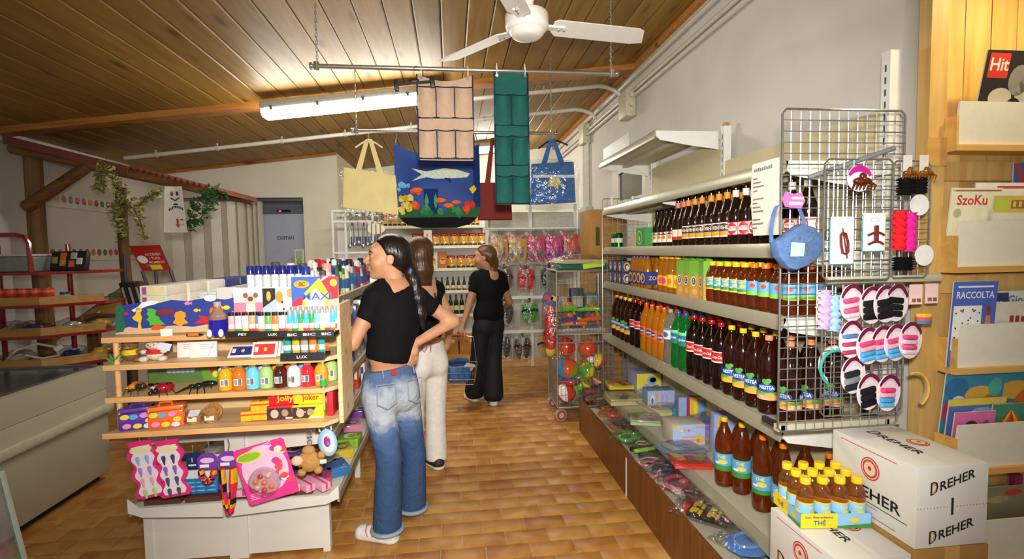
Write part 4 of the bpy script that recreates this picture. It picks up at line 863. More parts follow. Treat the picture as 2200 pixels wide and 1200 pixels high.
MB().sheet(lambda u,v: ([(-.095,.0),(-.098,.04),(-.09,.09),(-.078,.118),(-.06,.122)][round(u*4)][0]+(v-.5)*.016,-.002,[(-.095,.0),(-.098,.04),(-.09,.09),(-.078,.118),(-.06,.122)][round(u*4)][1]),4,1,DEN).obj('strap',t)
MB().sheet(lambda u,v: ([(.03,.055),(.025,.075),(.012,.105),(.0,.125)][round(u*3)][0]+(v-.5)*.016,-.002,[(.03,.055),(.025,.075),(.012,.105),(.0,.125)][round(u*3)][1]),3,1,DEN).obj('strap',t)
t2 = MB().push(T(-.025,-.012,.135) @ FACE).prism([(-.03,-.02),(.03,-.026),(.045,.0),(.03,.028),(.0,.022),(-.028,.03),(-.042,.005)],.003,gloss('#e06aa8')).obj('tag',t)
MB().push(T(-.022,-.0158,.133) @ FACE).box(-.02,.03,-.012,-.002,0,.0006,paper('#f0dfc8')).box(-.01,.035,.006,.014,0,.0006,paper('#f2dcb8')).obj('tag_print',t2)
# ---------------------------------------------------------------- white beer boxes and the small-tea tray
BOXW = mat('#ddd9ce',rough=.6,var=.03,scale=12,name='white_card');INK = paper('#1d1a16');REDI = paper('#cf3a30');GOLD = paper('#c9a878')
def emblem(mb,x,y,s,sq=1.0):
    f = lambda z: (lambda a,b: (a,b,z));disc(mb,x,y,s,s*sq,f(.0006),REDI,28);disc(mb,x,y,s*.88,s*.88*sq,f(.0012),BOXW,28);disc(mb,x,y,s*.8,s*.8*sq,f(.0016),REDI,28);disc(mb,x,y,s*.62,s*.62*sq,f(.0020),paper('#e3cdb4'),28);disc(mb,x,y+s*.05,s*.2,s*.2*sq,f(.0026),REDI,16)
def dreher(mb,x,y,w,h,shear=0.0,up=0.0):
    mb.text('D',h*1.45,INK,lambda a,b: (a+x-w*.42,b+y+h*.06+up*(a-w*.42),.0010),width=w*.17);mb.text('REHER',h*1.05,INK,lambda a,b: (a+x+w*.09,b+y+up*(a+w*.09),.0010),width=w*.78)
    mb.text('D',h*1.2,GOLD,lambda a,b: (a+x-w*.425,b+y+h*.06+up*(a-w*.42),.0014),width=w*.10)
def beerbox(label,x0,x1,y0,y1,z0,z1):
    t = thing('beer_box',label,'box',((x0+x1)/2,(y0+y1)/2,z0),0,'white beer boxes');w,d,h = x1-x0,y1-y0,z1-z0
    MB().rbox(-w/2,w/2,-d/2,d/2,0,h,.003,BOXW).obj('carton',t)
    mb = MB().push(T(0,-d/2-.0004,h/2) @ FACE)
    for s in (1,-1): dreher(mb,0,s*h*.3,w*.62,h*.15,up=.30)
    for k in range(22): xx = -w*.48+w*.96*k/21;mb.quad((xx-.002,-.002,.0006),(xx+.002,-.002,.0006),(xx,.002,.0006),m=REDI) if abs(xx) > .012 else None
    mb.quad((-.004,-.026,.0008),(.004,-.026,.0008),(.004,.026,.0008),(-.004,.026,.0008),m=INK);mb.obj('printed_end',t)['kind'] = 'stuff'
    mb = MB().push(T(-w/2-.0004,0,h/2) @ R(-PI/2,'Z') @ FACE)
    emblem(mb,.0,h*.2,h*.15);dreher(mb,0,-h*.14,d*.72,h*.19)
    mb.quad((-d*.36,-h*.265,.0008),(d*.42,-h*.265,.0008),(d*.42,-h*.255,.0008),(-d*.36,-h*.255,.0008),m=INK);mb.quad((-d*.2,-h*.31,.0008),(d*.1,-h*.31,.0008),(d*.1,-h*.3,.0008),(-d*.2,-h*.3,.0008),m=paper('#8f8a80'))
    for s in (1,-1): mb.quad((-d*.38,s*h*.43,.0008),(d*.3,s*h*.43,.0008),(d*.3,s*h*.43+.003,.0008),(-d*.38,s*h*.43+.003,.0008),m=paper('#d06a6a'))
    mb.obj('printed_side',t)
    mb = MB().push(T(0,0,h+.0004) @ R(-PI/2,'Z'));dreher(mb,-d*.06,-w*.06,d*.62,w*.16);emblem(mb,-d*.02,w*.24,w*.13)
    for k in (-.004,.004): mb.quad((-d*.5,k,.0003),(d*.5,k,.0003),(d*.5,k+.0008,.0003),(-d*.5,k+.0008,.0003),m=paper('#bdb8aa'))
    mb.obj('printed_top',t);return t
beerbox('white printed beer box on top, right of the small-tea tray',1.340,1.580,1.30,1.63,.616,.863)
beerbox('white printed beer box under the small-tea tray',1.098,1.336,1.305,1.62,.356,.600)
CARD = mat('#a87a3a',rough=.75,var=.1,scale=10,name='cardboard')
def brownbox(label,x0,x1,y0,y1,z0,z1):
    t = thing('cardboard_box',label,'box',((x0+x1)/2,(y0+y1)/2,z0),0,'brown boxes under the beer boxes');w,d,h = x1-x0,y1-y0,z1-z0
    MB().rbox(-w/2,w/2,-d/2,d/2,0,h,.003,CARD).obj('carton',t);MB().box(-.025,.025,-d/2-.001,d/2+.001,h-.04,h+.0008,mat('#c49a55',rough=.3)).obj('tape',t)
brownbox('brown cardboard box directly under the top white beer box',1.342,1.59,1.30,1.63,.306,.614);brownbox('brown cardboard box on the floor under the stacked boxes',1.342,1.59,1.30,1.63,.001,.304);brownbox('brown cardboard box on the floor under the tea tray stack',1.096,1.336,1.305,1.62,.001,.354)
TP = (1.105,1.475,.603);tr = -.13
t = thing('tea_tray','printed cardboard tray holding twelve small yellow-capped tea bottles','tray',TP,tr)
w,d,h = .228,.172,.048
mb = MB().use(paper('#8fc4e4'));mb.box(0,w,0,d,0,.003).box(0,w,0,.002,0,h).box(0,w,d-.002,d,0,h).box(0,.002,0,d,0,h).box(w-.002,w,0,d,0,h);mb.obj('tray_wall',t)
mb = MB().push(T(0,-.0005,0) @ FACE);mb.quad((0,0,0),(w*.52,0,0),(w*.52,h,0),(0,h,0),m=paper('#f2d322'));mb.quad((w*.52,0,0),(w,0,0),(w,h*.3,0),(w*.52,h*.15,0),m=LGRN);disc(mb,w*.76,h*.55,.014,.009,lambda x,y: (x,y,.0005),LYEL);mb.text('THÈ',.022,paper('#3a5a8a'),lambda x,y: (x+w*.27,y+h*.35,.0008));mb.text('San Benedetto',.011,paper('#3a5a8a'),lambda x,y: (x+w*.26,y+h*.75,.0008),width=w*.4);mb.obj('printed_front',t)
mb = MB().push(T(-.0005,0,0) @ R(-PI/2,'Z') @ FACE);mb.quad((-d,0,0),(-d*.45,0,0),(-d*.45,h,0),(-d,h,0),m=paper('#f2d322'));mb.quad((-d*.45,0,0),(0,0,0),(0,h*.3,0),(-d*.45,h*.2,0),m=LGRN);disc(mb,-d*.22,h*.55,.014,.009,lambda x,y: (x,y,.0005),LYEL);mb.text('THÈ',.022,paper('#3a5a8a'),lambda x,y: (x-d*.72,y+h*.42,.0008));mb.obj('printed_side',t)
Mt = T(*TP) @ R(tr,'Z')
for i in range(4):
    for j in range(3):
        p = Mt @ Vector((.030+.056*i,.030+.056*j,.0035));inst(K['tea_small'],'small_tea_bottle','small tea bottle with yellow cap in the tray, %s row from front, %s from left' % (ORD[j],ORD[i]),'bottle',p,random.uniform(-.7,.3),'small tea bottles in the tray')
# ---------------------------------------------------------------- wooden magazine rack
PINE = wood('#c99a52','#e0b870','rack_pine','Z',1.0,.5,knot='#8a5a24');PINEX = wood('#cf9a48','#e2b565','rack_pine_x','X',1.0,.5,knots=False);WHB = mat('#e9e3cf',rough=.5,var=.03,name='white_board')
RY = 1.70
t = thing('magazine_rack','pine magazine rack with white-fronted pockets beside the drinks','magazine rack',(1.735,RY,0))
MB().box(-.0,.07,-.02,.03,0,2.75,PINE).obj('side_post',t);MB().box(.62,.69,-.02,.03,0,2.75,PINE).obj('side_post',t)
for k in range(5): MB().box(.072+.11*k,.178+.11*k,.02,.035,0,2.72,PINE).obj('back_board',t)
PK = [(2.022,1.87,0),(1.595,1.432,0),(1.223,1.063,0),(.858,.69,.0),(.50,.33,0)]
for i,(zt,zb,dy) in enumerate(PK):
    f = .055+.012*i
    mb = MB().use(WHB);mb.hexa([(.075,-f+.004,zb),(.61,-f+.004,zb),(.61,-f+.012,zb),(.075,-f+.012,zb),(.075,-f-.012,zt),(.61,-f-.012,zt),(.61,-f-.004,zt),(.075,-f-.004,zt)]);mb.obj('pocket_front',t)
    MB().box(.066,.62,-f-.012,.02,zb-.022,zb,PINEX).obj('pocket_ledge',t)
    MB().box(.066,.075,-f-.01,.02,zb,zt-.05,PINEX).obj('pocket_side',t)
MB().box(-.012,.07,-.03,-.02,1.80,1.90,wood('#b5843c','#c99a52','block_wood','X')).obj('spacer_block',t)
for z in (1.80,1.38,.62): MB().box(.066,.62,.0,.02,z-.05,z+.02,PINE).obj('cross_rail',t)
MB().box(.41,.445,-.03,-.01,.1,.62,mat('#8a1f5a',rough=.4)).obj('magenta_divider',t)
# shaded lamp above the rack
lt = thing('rack_lamp','small warm spot lamp above the magazine rack','lamp',(2.02,1.35,2.62))
MB().lathe([(.02,.06),(.03,.05),(.06,-.05),(.056,-.05),(.026,.045)],18,mat('#6a4a16',rough=.4)).cyl((0,0,.05),(0,0,zc(2.02)-2.60),.008,n=8,m=GREYP).obj('shade',lt)
MB().ell((0,0,-.02),(.026,.026,.03),mat((1,.85,.45),emit=600,var=0,name='warm_bulb'),12,8).obj('bulb',lt)
def mag(label,x,i,w,h,lean,cover,up=0,dy=0,rz=0,cat='magazine',back='#d8d4c8'):
    zt,zb,_ = PK[i];t = thing('magazine',label,cat,(1.735+x,RY-.02-dy,zb+.002+up),rz,'magazines in the pine rack',rot=(-lean,0,rz))
    MB().box(0,w,-.004,0,0,h,paper(back)).obj('pages',t);mb = MB().push(T(0,-.0046,0) @ FACE);cover(mb,w,h);mb.obj('cover_print',t);return t
def rect(mb,w,h,x0,x1,y0,y1,c,z=.0004): mb.quad((x0*w,y0*h,z),(x1*w,y0*h,z),(x1*w,y1*h,z),(x0*w,y1*h,z),m=paper(c))
def blob(mb,w,h,x,y,rx,ry,c,z=.0008): disc(mb,x*w,y*h,rx*w,ry*h,lambda a,b: (a,b,z),paper(c),16)
def cov1(mb,w,h):
    rect(mb,w,h,0,1,0,1,'#2a2826');rect(mb,w,h,.06,.4,.72,.97,'#d8392a',.0008);mb.text('Hit',.06,paper('#efe6da'),lambda x,y: (x+w*.23,y+h*.85,.0014))
    for x,y,rx,ry,c in ((.62,.7,.18,.16,'#8f8c84'),(.75,.55,.15,.2,'#b8b4a8'),(.35,.52,.2,.1,'#c9bfae'),(.85,.85,.12,.1,'#a09c92'),(.6,.45,.12,.07,'#1a1918')): blob(mb,w,h,x,y,rx,ry,c,.001)
    rect(mb,w,h,.05,.5,.38,.42,'#d8392a',.0012);rect(mb,w,h,.08,.3,.31,.35,'#d8392a',.0012)
mag('black and white music magazine with a red title block',.16,0,.24,.33,-.18,cov1)
def cov2(mb,w,h): rect(mb,w,h,0,1,0,1,'#ece7c4');mb.text('SzoKu',.05,paper('#cf3a2c'),lambda x,y: (x+w*.42,y+h*.84,.0008),width=w*.6);blob(mb,w,h,.15,.68,.08,.06,'#b8b48a');rect(mb,w,h,.02,.98,.955,.975,'#cf4a3a')
mag('cream puzzle magazine with a red title',.075,1,.21,.285,-.08,cov2)
def cov3b(mb,w,h): rect(mb,w,h,0,1,0,1,'#e0bf5a');rect(mb,w,h,.03,.25,.8,.97,'#c9d84a',.0008);rect(mb,w,h,.3,.95,.82,.94,'#a8742e',.0008);rect(mb,w,h,0,1,.6,.76,'#e6e0c8',.0008);[rect(mb,w,h,.33+.1*k,.38+.1*k,.84,.92,'#e6cf8a',.0012) for k in range(6)]
mag('yellow banded puzzle magazine overlapping the cream one',.235,1,.24,.255,-.1,cov3b,dy=.012)
mag('plain cream newspaper standing behind the puzzle magazines',.19,1,.3,.305,-.05,lambda mb,w,h: (rect(mb,w,h,0,1,0,1,'#efeadb'),rect(mb,w,h,.3,.9,.93,.96,'#d0483a',.0008)),dy=-.008)
mag('rolled red and blue striped booklet in the gap above',.37,1,.16,.12,0,lambda mb,w,h: (rect(mb,w,h,0,1,0,1,'#2f6fa8'),[mb.quad((w*(.0+.25*k),0,.0008),(w*(.12+.25*k),0,.0008),(w*(-.1+.25*k),h,.0008),(w*(-.22+.25*k),h,.0008),m=paper('#cf2f2f')) for k in range(1,5)]),up=.26,dy=-.012)
def cov4(mb,w,h):
    rect(mb,w,h,0,1,0,1,'#4a63b4');rect(mb,w,h,.04,.68,.2,.72,'#e4e2dc',.0008);mb.text('RACCOLTA',.035,paper('#dfe0ea'),lambda x,y: (x+w*.5,y+h*.84,.0012),width=w*.85);rect(mb,w,h,.1,.9,.93,.95,'#dfe0ea',.0012);rr = random.Random(5)
    for k in range(24): x,y = rr.uniform(.08,.62),rr.uniform(.25,.68);rect(mb,w,h,x,x+.035,y,y+.018,'#3a3a44',.0014)
    blob(mb,w,h,.83,.45,.07,.2,'#c9784a',.0012);blob(mb,w,h,.83,.66,.05,.06,'#8f3a24',.0016);rect(mb,w,h,.72,.97,.03,.16,'#e4e2dc',.0008)
mag('blue puzzle magazine with a crossword and a woman in orange',.055,2,.175,.315,-.06,cov4,dy=.042,rz=-.03)
mag('small blue magazine half hidden between its neighbours',.22,2,.12,.265,-.05,lambda mb,w,h: (rect(mb,w,h,0,1,0,1,'#2f3f6a'),mb.text('CUS',.04,paper('#e8e6e0'),lambda x,y: (x+w*.5,y+h*.82,.0008))))
mag('pale grey puzzle book titled in slate letters',.30,2,.24,.27,-.05,lambda mb,w,h: (rect(mb,w,h,0,1,0,1,'#dfe0d6'),mb.text('Giochi',.045,paper('#6f7686'),lambda x,y: (x+w*.45,y+h*.87,.0008))),dy=-.01)
def cov5(mb,w,h):
    rect(mb,w,h,0,1,0,1,'#d8cfc0');rr = random.Random(9)
    for k in range(7): x = .32+.08*k;rect(mb,w,h,x,x+.055,.68,.68+.08+.05*rr.random(),'#9a2f34',.0008)
    rect(mb,w,h,.3,.9,.64,.655,'#9a2f34',.0008);rect(mb,w,h,.25,.75,.5,.525,'#8a857a',.0008)
mag('folded newspaper with a dark red headline',.215,2,.3,.235,-.08,cov5,dy=.028,cat='newspaper')
def cov6(mb,w,h):
    rect(mb,w,h,0,1,0,1,'#3a86a8')
    for x,y,rx,ry,c in ((.2,.8,.2,.12,'#2f6f9a'),(.6,.72,.25,.1,'#d8a93a'),(.8,.55,.2,.18,'#d8642a'),(.3,.5,.25,.16,'#8a5aa0'),(.25,.62,.14,.1,'#e6d8c8'),(.55,.45,.16,.14,'#c9a07a'),(.85,.8,.12,.1,'#4fae9a'),(.1,.55,.1,.12,'#c2384a')): blob(mb,w,h,x,y,rx,ry,c,.0006+.0002*x)
mag('shiny bagged comic with a turquoise cover',.07,3,.25,.36,-.1,cov6,dy=-.004);mag('bright comic with an orange corner behind the others',.22,3,.28,.37,-.08,cov6,dy=-.012)
def cov7(mb,w,h):
    rect(mb,w,h,0,1,0,1,'#5f6fb0');rect(mb,w,h,0,1,.9,1,'#e0cf4a',.0006)
    for x,y,rx,ry,c in ((.25,.7,.14,.1,'#e0c8b0'),(.5,.66,.12,.1,'#d8a93a'),(.75,.72,.12,.09,'#c9566a'),(.6,.8,.2,.06,'#8fb0d8')): blob(mb,w,h,x,y,rx,ry,c,.0008)
mag('comic book with a yellow top edge and purple cover',.08,3,.24,.25,-.1,cov7,dy=.012)
def cov8(mb,w,h): rect(mb,w,h,0,1,0,1,'#dd6fa8');blob(mb,w,h,.42,.66,.2,.18,'#4a3428');blob(mb,w,h,.42,.6,.11,.12,'#d8a98a',.0012);blob(mb,w,h,.78,.7,.09,.14,'#8a5a7a')
mag('pink picture magazine with a dark-haired face',.09,3,.17,.205,-.1,cov8,dy=.03)
def cov9(mb,w,h):
    rect(mb,w,h,0,1,0,1,'#3f8f6a')
    for k in range(6): mb.raw([(w*.5,h*.9,.0008),(w*(.05+.15*k),h*.6,.0008),(w*(.2+.15*k),h*.6,.0008)],[(0,1,2)],paper(('#d8342c','#e6c832','#d8642a')[k % 3]))
mag('green magazine with a red and yellow parasol cover',.255,3,.16,.225,-.08,cov9,dy=.026)
def cov10(mb,w,h):
    rect(mb,w,h,0,1,0,1,'#8a8464')
    for x,y,rx,ry,c in ((.2,.75,.12,.08,'#b0745a'),(.6,.8,.15,.06,'#a8a06a'),(.8,.9,.12,.05,'#c23a34'),(.35,.6,.1,.06,'#c98a3a')): blob(mb,w,h,x,y,rx,ry,c)
mag('olive brochure in the lowest visible pocket',.14,4,.32,.25,-.05,cov10,dy=.0)
# ================================================================ the island shelving on the left and the wooden rack at its end
GX0,GXM,GX1,GY0,GY1 = -1.52,-1.085,-.645,2.60,5.2
WHT = mat('#dcd8ce',rough=.45,var=.04,scale=5,name='island_white');BRN = mat('#5a3520',rough=.7)
t = thing('shelf_unit','white double-sided island shelving with the pine rack on its end','shelving',(0,0,0))
MB().box(GXM-.012,GXM+.012,GY0+.02,GY1,0,1.36,WHT).obj('spine_panel',t)
for x0,x1 in ((GX0+.02,GXM-.045),(GXM+.045,GX1-.02)): MB().box(x0,x1,GY0+.01,GY0+.025,.015,.32,WHT).obj('base_panel',t)
for y in (GY0,3.45,4.3,GY1):
    MB().box(GXM-.045,GXM+.045,y,y+.05,0,1.36,WHT).obj('upright',t)
    for x in (GX0,GX1-.035): MB().box(x,x+.035,y,y+.04,0,.325,WHT).cyl((x+.018,y+.02,0),(x+.018,y+.02,.012),.02,n=10,m=GREYP).obj('foot',t)
for s,xe in ((-1,GX0),(1,GX1)):
    for z,ex in ((.345,.0),(.815,.0),(1.05,.0),(1.275,.03)) if s < 0 else ((.345,.075),(.60,.03),(.815,.03),(1.05,.03),(1.275,.03)):
        a,b = (xe-ex,GXM-.013) if s < 0 else (GXM+.013,xe+ex)
        sh = MB().box(a,b,GY0-.10 if z < .4 else GY0+.03,GY1,z-.02,z,WHT).obj('shelf',t)
        xo = a if s < 0 else b
        mb = MB().use(RAIL);P = [(0,-.045),(.004,.004),(-.004,.010),(-.012,.004),(-.010,-.04)]
        mb.loft([[(xo-s*(-px_),y,z+pz) for px_,pz in P] for y in ((GY0-.10 if z < .4 else GY0+.03),GY1)] if s > 0 else [[(xo-px_,y,z+pz) for px_,pz in P] for y in (GY1,(GY0-.10 if z < .4 else GY0+.03))]);mb.obj('price_rail',sh)
        MB().push(Matrix(((1,0,0,0),(0,0,1,(GY0-.11 if z < .4 else GY0+.02)),(0,1,0,0),(0,0,0,1)))).prism([(xo,z+.045) if z < .4 else (xo,z-.005),(xo,z-.02),(xo-s*.06,z-.045),(GXM+s*.02,z-.07),(GXM+s*.02,z-.0),(xo-s*.05,z-.0)],.006,WHT).obj('bracket',t)
MB().box(GX0+.03,GX1-.06,GY0+.02,GY0+.034,.60,.645,WHT).obj('end_bar',t)
for x in (-1.38,-1.2,-.98,-.78): MB().box(x-.08,x+.08,GY0-.09,GY0-.02,.346,.37,BRN).obj('wood_filler',t)
# pine rack
RF,RB,RX0,RX1 = 2.255,2.52,-1.435,-.505
SH = [1.183,1.068,.932,.792]
PW = wood('#d9b07a','#ecd0a0','pale_pine','X',1.2,.5,knot='#a06a34')
rk = thing('pine_rack','pale pine four-shelf rack of trinkets facing the camera','shelf',(0,0,0))
PO = wood('#d79a58','#e8b478','pine_edge','X',1.2,.5,knots=False)
MB().box(-1.30,RX1+.01,RB,RB+.012,.76,1.20,PW).obj('back_board',rk)
for i,z in enumerate(SH):
    f = RF-.0 if i < 3 else RF-.03
    s_ = MB().push(T(0,0,z-.018)).prism([(RX0,f),(RX1-.05,f),(RX1-.006,f+.05),(RX1-.006,RB),(RX0+.12,RB)],.018,PW).obj('shelf_board',rk)
    MB().box(RX0,RX1-.05,f-.003,f,z-.02,z+.002,PO).obj('front_edge',s_)
MB().box(RX1-.006,RX1+.012,2.30,RB+.02,.76,1.29,PW).obj('side_board',rk)
MB().cyl((RX0+.035,RF+.03,.80),(RX0+.035,RF+.03,SH[0]-.02),.011,n=10,m=PO).obj('dowel',rk)
def sp(px,py,i): p = at(px,py,Z=SH[i]);p.z = SH[i]+.001;return p
# painted reef board
b = thing('reef_board','wooden board with painted sea animals standing on the top shelf','toy',(-1.43,2.345,SH[0]+.001),.0,rot=(-.12,0,.0))
BWd = .52;BH = .142
OUT = [(0,0),(BWd,0),(BWd,BH*.95),(BWd*.95,BH*1.05),(BWd*.85,BH*.97),(BWd*.78,BH*1.0),(BWd*.68,BH*1.03),(BWd*.55,BH*.95),(BWd*.42,BH*1.0),(BWd*.33,BH*.92),(BWd*.22,BH*.97),(BWd*.1,BH*.9),(0,BH*.85)]
MB().push(FACE).prism(OUT,.008,mat('#2f3f8f',rough=.5,var=.08)).obj('board',b)
def cut(name,pts,c,z=.0085,th=.003):
    MB().push(FACE @ T(0,0,z)).prism([(x*BWd,y*BH) for x,y in pts],th,gloss(c)).obj(name,b)
def ov(cx,cy,rx,ry,n=14,a=0): return [(cx+rx*math.cos(t_)*math.cos(a)-ry*math.sin(t_)*math.sin(a)*.3,cy+rx*math.cos(t_)*math.sin(a)*3.3+ry*math.sin(t_)*math.cos(a)) for t_ in [2*PI*k/n for k in range(n)]]
cut('sand',[(0,0),(1,0),(1,.12),(.85,.2),(.7,.22),(.6,.16),(.45,.22),(.3,.18),(.2,.15),(.1,.22),(0,.12)],'#d9b58a',.0083,.002)
def fish(x,y,s,c,d=1,nm='fish'): cut(nm,[(x+d*s*q,y+s*3.3*r) for q,r in ((-.5,0),(-.2,.32),(.2,.34),(.42,.12),(.75,.34),(.7,0),(.78,-.32),(.42,-.1),(.2,-.32),(-.2,-.3))],c)
fish(.08,.62,.045,'#cf2228',-1);fish(.55,.88,.05,'#d97fbf',1);fish(.62,.66,.045,'#efc21f',1);fish(.86,.72,.06,'#f0cc1f',-1);cut('orange_fish',ov(.78,.62,.055,.16),'#f0701f',.009);cut('submarine',ov(.38,.64,.075,.085,14,.05),'#8f2a1e');cut('dolphin',[(.12,.72),(.17,.82),(.2,.95),(.28,1.0),(.34,.95),(.3,.88),(.24,.83),(.17,.72),(.14,.66)],'#f2f2ee')
cut('seahorse',[(.15,.75),(.17,.8),(.19,.78),(.2,.7),(.185,.64),(.2,.5),(.19,.3),(.2,.12),(.17,.1),(.17,.2),(.175,.35),(.14,.42),(.125,.5),(.15,.58),(.155,.66)],'#efc21f');cut('green_coral',[(.26,.25),(.38,.25),(.36,.33),(.34,.4),(.33,.5),(.3,.55),(.31,.7),(.27,.76),(.235,.75),(.25,.68),(.235,.6),(.255,.5),(.235,.42),(.26,.35)],'#55b832');cut('octopus',[(.44,.3),(.46,.42),(.45,.52),(.46,.62),(.5,.66),(.535,.6),(.54,.5),(.525,.42),(.56,.28),(.53,.26),(.5,.2),(.47,.24)],'#f09a1c');cut('crab',[(.27,.18),(.32,.28),(.37,.2),(.4,.22),(.36,.12),(.32,.1),(.28,.1)],'#e8541c',.010);cut('weed',[(0,.05),(.06,.08),(.08,.3),(.05,.5),(.07,.75),(.03,.9),(0,.85)],'#1f6a4a');cut('weed',[(.95,.1),(1,.1),(1,.95),(.96,.8),(.93,.5)],'#2a6a4a');cut('lobster',[(.6,.25),(.66,.4),(.64,.5),(.69,.48),(.74,.4),(.8,.28),(.77,.22),(.68,.26)],'#cf2428');cut('pink_coral',ov(.92,.42,.045,.2,7),'#c46aa8');cut('starfish',[(.85,.38),(.865,.3),(.9,.29),(.872,.22),(.885,.1),(.85,.17),(.815,.1),(.828,.22),(.8,.29),(.835,.3)],'#e5a52c',.010);cut('turtle',ov(.73,1.02,.05,.1,8),'#f0f0ea')
t = thing('price_card','small white price card at the foot of the reef board','card',sp(358,722,0),.1);MB().box(-.022,.022,0,.002,0,.03,paper('#ece9e0')).obj('card',t)
t = thing('toy_pen','orange and black pen lying on the top shelf','pen',sp(418,723,0),-.1);MB().cyl((-.025,0,.008),(.02,0,.008),.006,n=10,m=gloss('#ee7a2a')).obj('barrel',t);MB().cyl((.02,0,.008),(.036,0,.008),.006,.002,n=10,m=gloss('#222222')).cyl((-.03,0,.008),(-.025,0,.008),.006,n=10,m=gloss('#222222')).obj('tip',t)
# blue bath bottle
t = thing('bath_bottle','round-shouldered bottle of dark blue liquid with white feet','bottle',sp(470,722,0))
MB().lathe([(.02,0),(.032,.01),(.036,.04),(.034,.07)],18,mat('#1d1a8f',rough=.08,coat=.4)).obj('blue_liquid',t);MB().lathe([(.034,.07),(.03,.09),(.016,.108),(.012,.118),(.012,.128)],18,mat('#c9a58a',rough=.08,trans=.6)).obj('clear_shoulder',t);MB().lathe([(.015,.124),(.015,.142),(.0001,.142)],14,mat('#b09a8a',rough=.3)).obj('cap',t)
for s in (-1,1): MB().ell((s*.022,-.03,.016),(.010,.012,.017),gloss('#f2f2f0'),12,8).obj('foot',t)
# lighter displays
SCL[0] = 1.13
def lighter(c,h=.075,r=.009,top='#c9c9c4',c2='#2f8f4a'):
    b_ = MB().lathe([(r*.9,0),(r,.003),(r,h*.2)],10,gloss(c2),sy=.65).lathe([(r,h*.2),(r,h*.42)],10,gloss('#e6dccb'),sy=.65).lathe([(r,h*.42),(r,h*.8),(r*.9,h*.83)],10,gloss(c),sy=.65).mesh('lighter_body');c_ = MB().lathe([(r*.95,h*.83),(r*.95,h),(.0001,h)],10,mat('#2a2a2a' if top == 'k' else top,rough=.3,metal=.4),sy=.65).mesh('lighter_top');return b_,c_
def tray(label,px,w,cols,letters,header,i=0,h=.075,rows=1,py=722,top='k',hz=.172):
    t = thing('lighter_tray',label,'lighter display',sp(px,py,i),-.03,'lighter displays');MB().box(-w/2,w/2,-.02,.05,0,.012,mat('#1c1c1e',rough=.4)).hexa([(-w/2,-.026,0),(w/2,-.026,0),(w/2,-.02,0),(-w/2,-.02,0),(-w/2,-.022,.022),(w/2,-.022,.022),(w/2,-.02,.022),(-w/2,-.02,.022)],mat('#1c1c1e',rough=.4)).obj('black_base',t)
    mb = MB().push(T(0,-.0265,.010) @ FACE @ R(0,'X'))
    for s,x,wd in letters: mb.text(s,.012,paper('#e6e6e2'),lambda a,b: (a+x*w,b,.0012),width=wd)
    mb.obj('base_lettering',t)
    for k,c in enumerate(cols):
        bm,tm = lighter(c,h,min(.011,w/len(cols)*.46),top,c if i else ('#d8742a','#2f8f4a','#d8c23a','#c8404a')[k % 4])
        o = add('lighter',bm,t,(-w/2+w*(k+.5)/len(cols),.0,.013));add('lighter_top',tm,o)
        if rows > 1: o = add('lighter',bm,t,(-w/2+w*(k+.5)/len(cols),.028,.022));add('lighter_top',tm,o)
    if header:
        hd = MB().box(-w/2,w/2,.055,.058,.0,hz,paper('#ece8e2')).obj('header_card',t);mb = MB().push(T(0,.0544,0) @ FACE @ Matrix.Diagonal((1,hz/.132,1,1)));header(mb,w);mb.obj('header_print',hd)
    return t
Z0 = lambda z: (lambda x,y: (x,y,z))
def hd1(mb,w):
    mb.quad((-w/2,.0,0),(w/2,0,0),(w/2,.09,0),(-w/2,.09,0),m=paper('#ea7f98'));mb.quad((-w/2,.09,0),(w/2,.09,0),(w/2,.13,0),(-w/2,.13,0),m=paper('#ecc8c8'))
    disc(mb,.0,.095,.02,.018,Z0(.0006),paper('#d9b8a0'));disc(mb,.0,.072,.017,.018,Z0(.0008),paper('#e6d2b8'));disc(mb,-.017,.11,.009,.008,Z0(.001),paper('#8a5a48'));disc(mb,.019,.11,.009,.008,Z0(.001),paper('#8a5a48'));disc(mb,.0,.1,.01,.007,Z0(.0012),paper('#6a4a40'))
def hd2(mb,w):
    mb.quad((-w/2,.0,0),(w/2,0,0),(w/2,.13,0),(-w/2,.13,0),m=paper('#a9b8cc'));mb.quad((-w/2,.075,.0004),(-w*.12,.1,.0004),(-w*.12,.13,.0004),(-w/2,.13,.0004),m=paper('#2a2420'));disc(mb,-w*.32,.108,.008,.014,Z0(.0008),paper('#e0a04a'))
    disc(mb,w*.18,.085,.032,.034,Z0(.0008),paper('#e8e2da'));disc(mb,w*.0,.105,.013,.017,Z0(.0012),paper('#d98a3a'));disc(mb,w*.33,.115,.014,.013,Z0(.0012),paper('#d9964a'));disc(mb,w*.08,.09,.004,.004,Z0(.0016),paper('#2a2420'));disc(mb,w*.12,.07,.004,.004,Z0(.0016),paper('#5a3a30'));disc(mb,-w*.1,.05,.04,.006,Z0(.001),paper('#d8c83a'))
